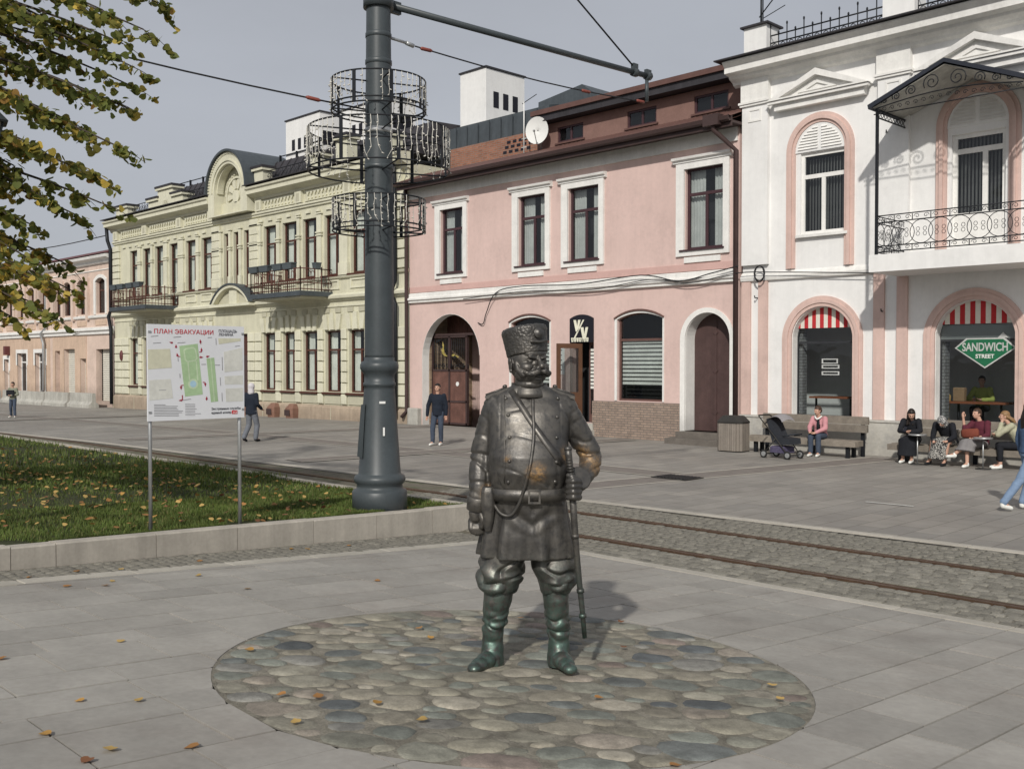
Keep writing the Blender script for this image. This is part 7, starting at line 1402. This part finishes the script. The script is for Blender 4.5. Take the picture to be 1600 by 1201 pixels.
# ---- tree: trunk left of the picture, boughs reaching right
TX, TY = -14.75, 2.15; T0 = Vector((TX, TY, lawn_z(TY)-.1)); tree = empty('linden_tree', tuple(T0), 0, 'autumn tree with green and yellow leaves reaching in from the left', 'tree')
M['bark'] = mat('bark', (.06, .048, .036), .9, var=.3, vs=8, bump=.6, bs=40)
g = G(); g.tube([(0, 0, 0), (.02, .03, 1.2), (.0, .05, 2.4), (.08, .0, 4.5), (.05, .1, 7), (0, 0, 9.5)], [.28, .21, .18, .15, .1, .03], 12); g.obj('trunk', M['bark'], tree)
tw = []; R3 = random.Random(5)
def bez(a, b, c, n): return [a*(1-t)**2+b*2*t*(1-t)+c*t*t for t in [i/n for i in range(n+1)]]
def spray(O, T, r, g, dens=1.0):
    """a bough that lifts from the trunk and droops to its tip, with side twigs in a loose flat fan"""
    mid = O.lerp(T, .5)+Vector((R3.uniform(-.15, .15), R3.uniform(-.15, .15), .12+.07*(T-O).length)); P = bez(O, mid, T, 12); g.tube(P, [r*(1-.85*i/12)+.003 for i in range(13)], 5)
    for i in range(4, 13):
        d = (P[i]-P[i-1]).normalized(); sd_ = d.cross(Vector((0, 0, 1))).normalized()
        for s in (-1, 1):
            if R3.random() > .85*dens: continue
            L = (.28+.55*(1-i/13))*R3.uniform(.6, 1.2); nd = (d*.9+sd_*s*R3.uniform(.2, .9)+Vector((0, 0, R3.uniform(-.45, .12)))).normalized(); Q = [P[i]]
            for k in range(4): Q.append(Q[-1]+nd*L/4); nd = (nd+Vector((0, 0, -.12))+Vector((R3.uniform(-.1, .1), R3.uniform(-.1, .1), 0))).normalized()
            g.tube(Q, [.006, .005, .004, .003, .002], 4)
            for k in range(1, 5): tw.extend([(Q[k-1].lerp(Q[k], R3.random()), 2) for _ in range(R3.choice((1, 2, 2, 3)))])
    tw.extend([(P[12].lerp(P[11], R3.random()*1.5), 2) for _ in range(5)])
def at3(px, py, Yd):
    X = (px-800)/1580*Yd; return Vector((X*math.cos(A)-Yd*math.sin(A), X*math.sin(A)+Yd*math.cos(A), 2.3+(568-py)/1580*Yd))-T0
tips = [(248, 8), (228, 50), (196, 72), (212, 108), (202, 134), (226, 182), (186, 230), (148, 274), (160, 318), (120, 336), (62, 304), (48, 350), (104, 412), (110, 452), (78, 492), (28, 500), (132, 62), (92, 128), (122, 196), (52, 226), (165, 20), (60, 30), (20, 90), (30, 160), (10, 270), (5, 330), (40, 400), (10, 450), (70, 175), (150, 150), (90, 250), (-40, 60), (-60, 180), (-50, 300), (-60, 420), (110, -40), (200, -60), (30, -60), (60, 440), (0, 410), (-20, 120), (90, 90), (-10, 200), (-10, 20), (15, 370), (45, 470), (25, 260)]
for k, (px, py) in enumerate(tips):
    Tp = at3(px, py, 11.6+R3.uniform(-1.1, 1.3)); O = Vector((.04, .04, min(9.2, Tp.z+.1+.24*(Tp-Vector((0, 0, Tp.z))).length+R3.uniform(-.25, .25)))); g = G(); spray(O, Tp, .035, g); g.obj('branch', M['bark'], tree)
for k in range(30):                                  # the side of the crown away from the picture
    a_ = 2.2+R3.random()*3.6; z = R3.uniform(3.0, 9.5); L = 3.2*math.sqrt(max(.1, 1-((z-5.5)/5)**2)); g = G(); spray(Vector((.03, .03, z-.4)), Vector((L*math.cos(a_), L*math.sin(a_), z)), .04, g); g.obj('branch', M['bark'], tree)
lm = [leafmat('tree_leaf', c, .45) for c in ((.14, .165, .045), (.2, .21, .055), (.28, .255, .065), (.46, .36, .08), (.6, .44, .09), (.34, .2, .06))]
pts = np.array([tuple(p) for p, l in tw]); P = np.repeat(pts, 3, 0)[rng.random(len(pts)*3) < .72]; P = P+rng.normal(0, .03, P.shape); P[:, 2] -= .025
yel = np.array([noise.noise((p[0]*1.3, p[1]*1.3, p[2]*1.3)) for p in P])+.35*noise.noise((1, 2, 3))+.10*(4.5-P[:, 2])
lf = leaves(P[yel < .18], .088, lm, [.42, .32, .16, .06, .02, .02], 'crown', tree); leaves(P[yel >= .18], .088, lm, [.12, .2, .26, .2, .15, .07], 'crown', tree)
print('LEAVES', len(P), 'objs', len(bpy.data.objects))
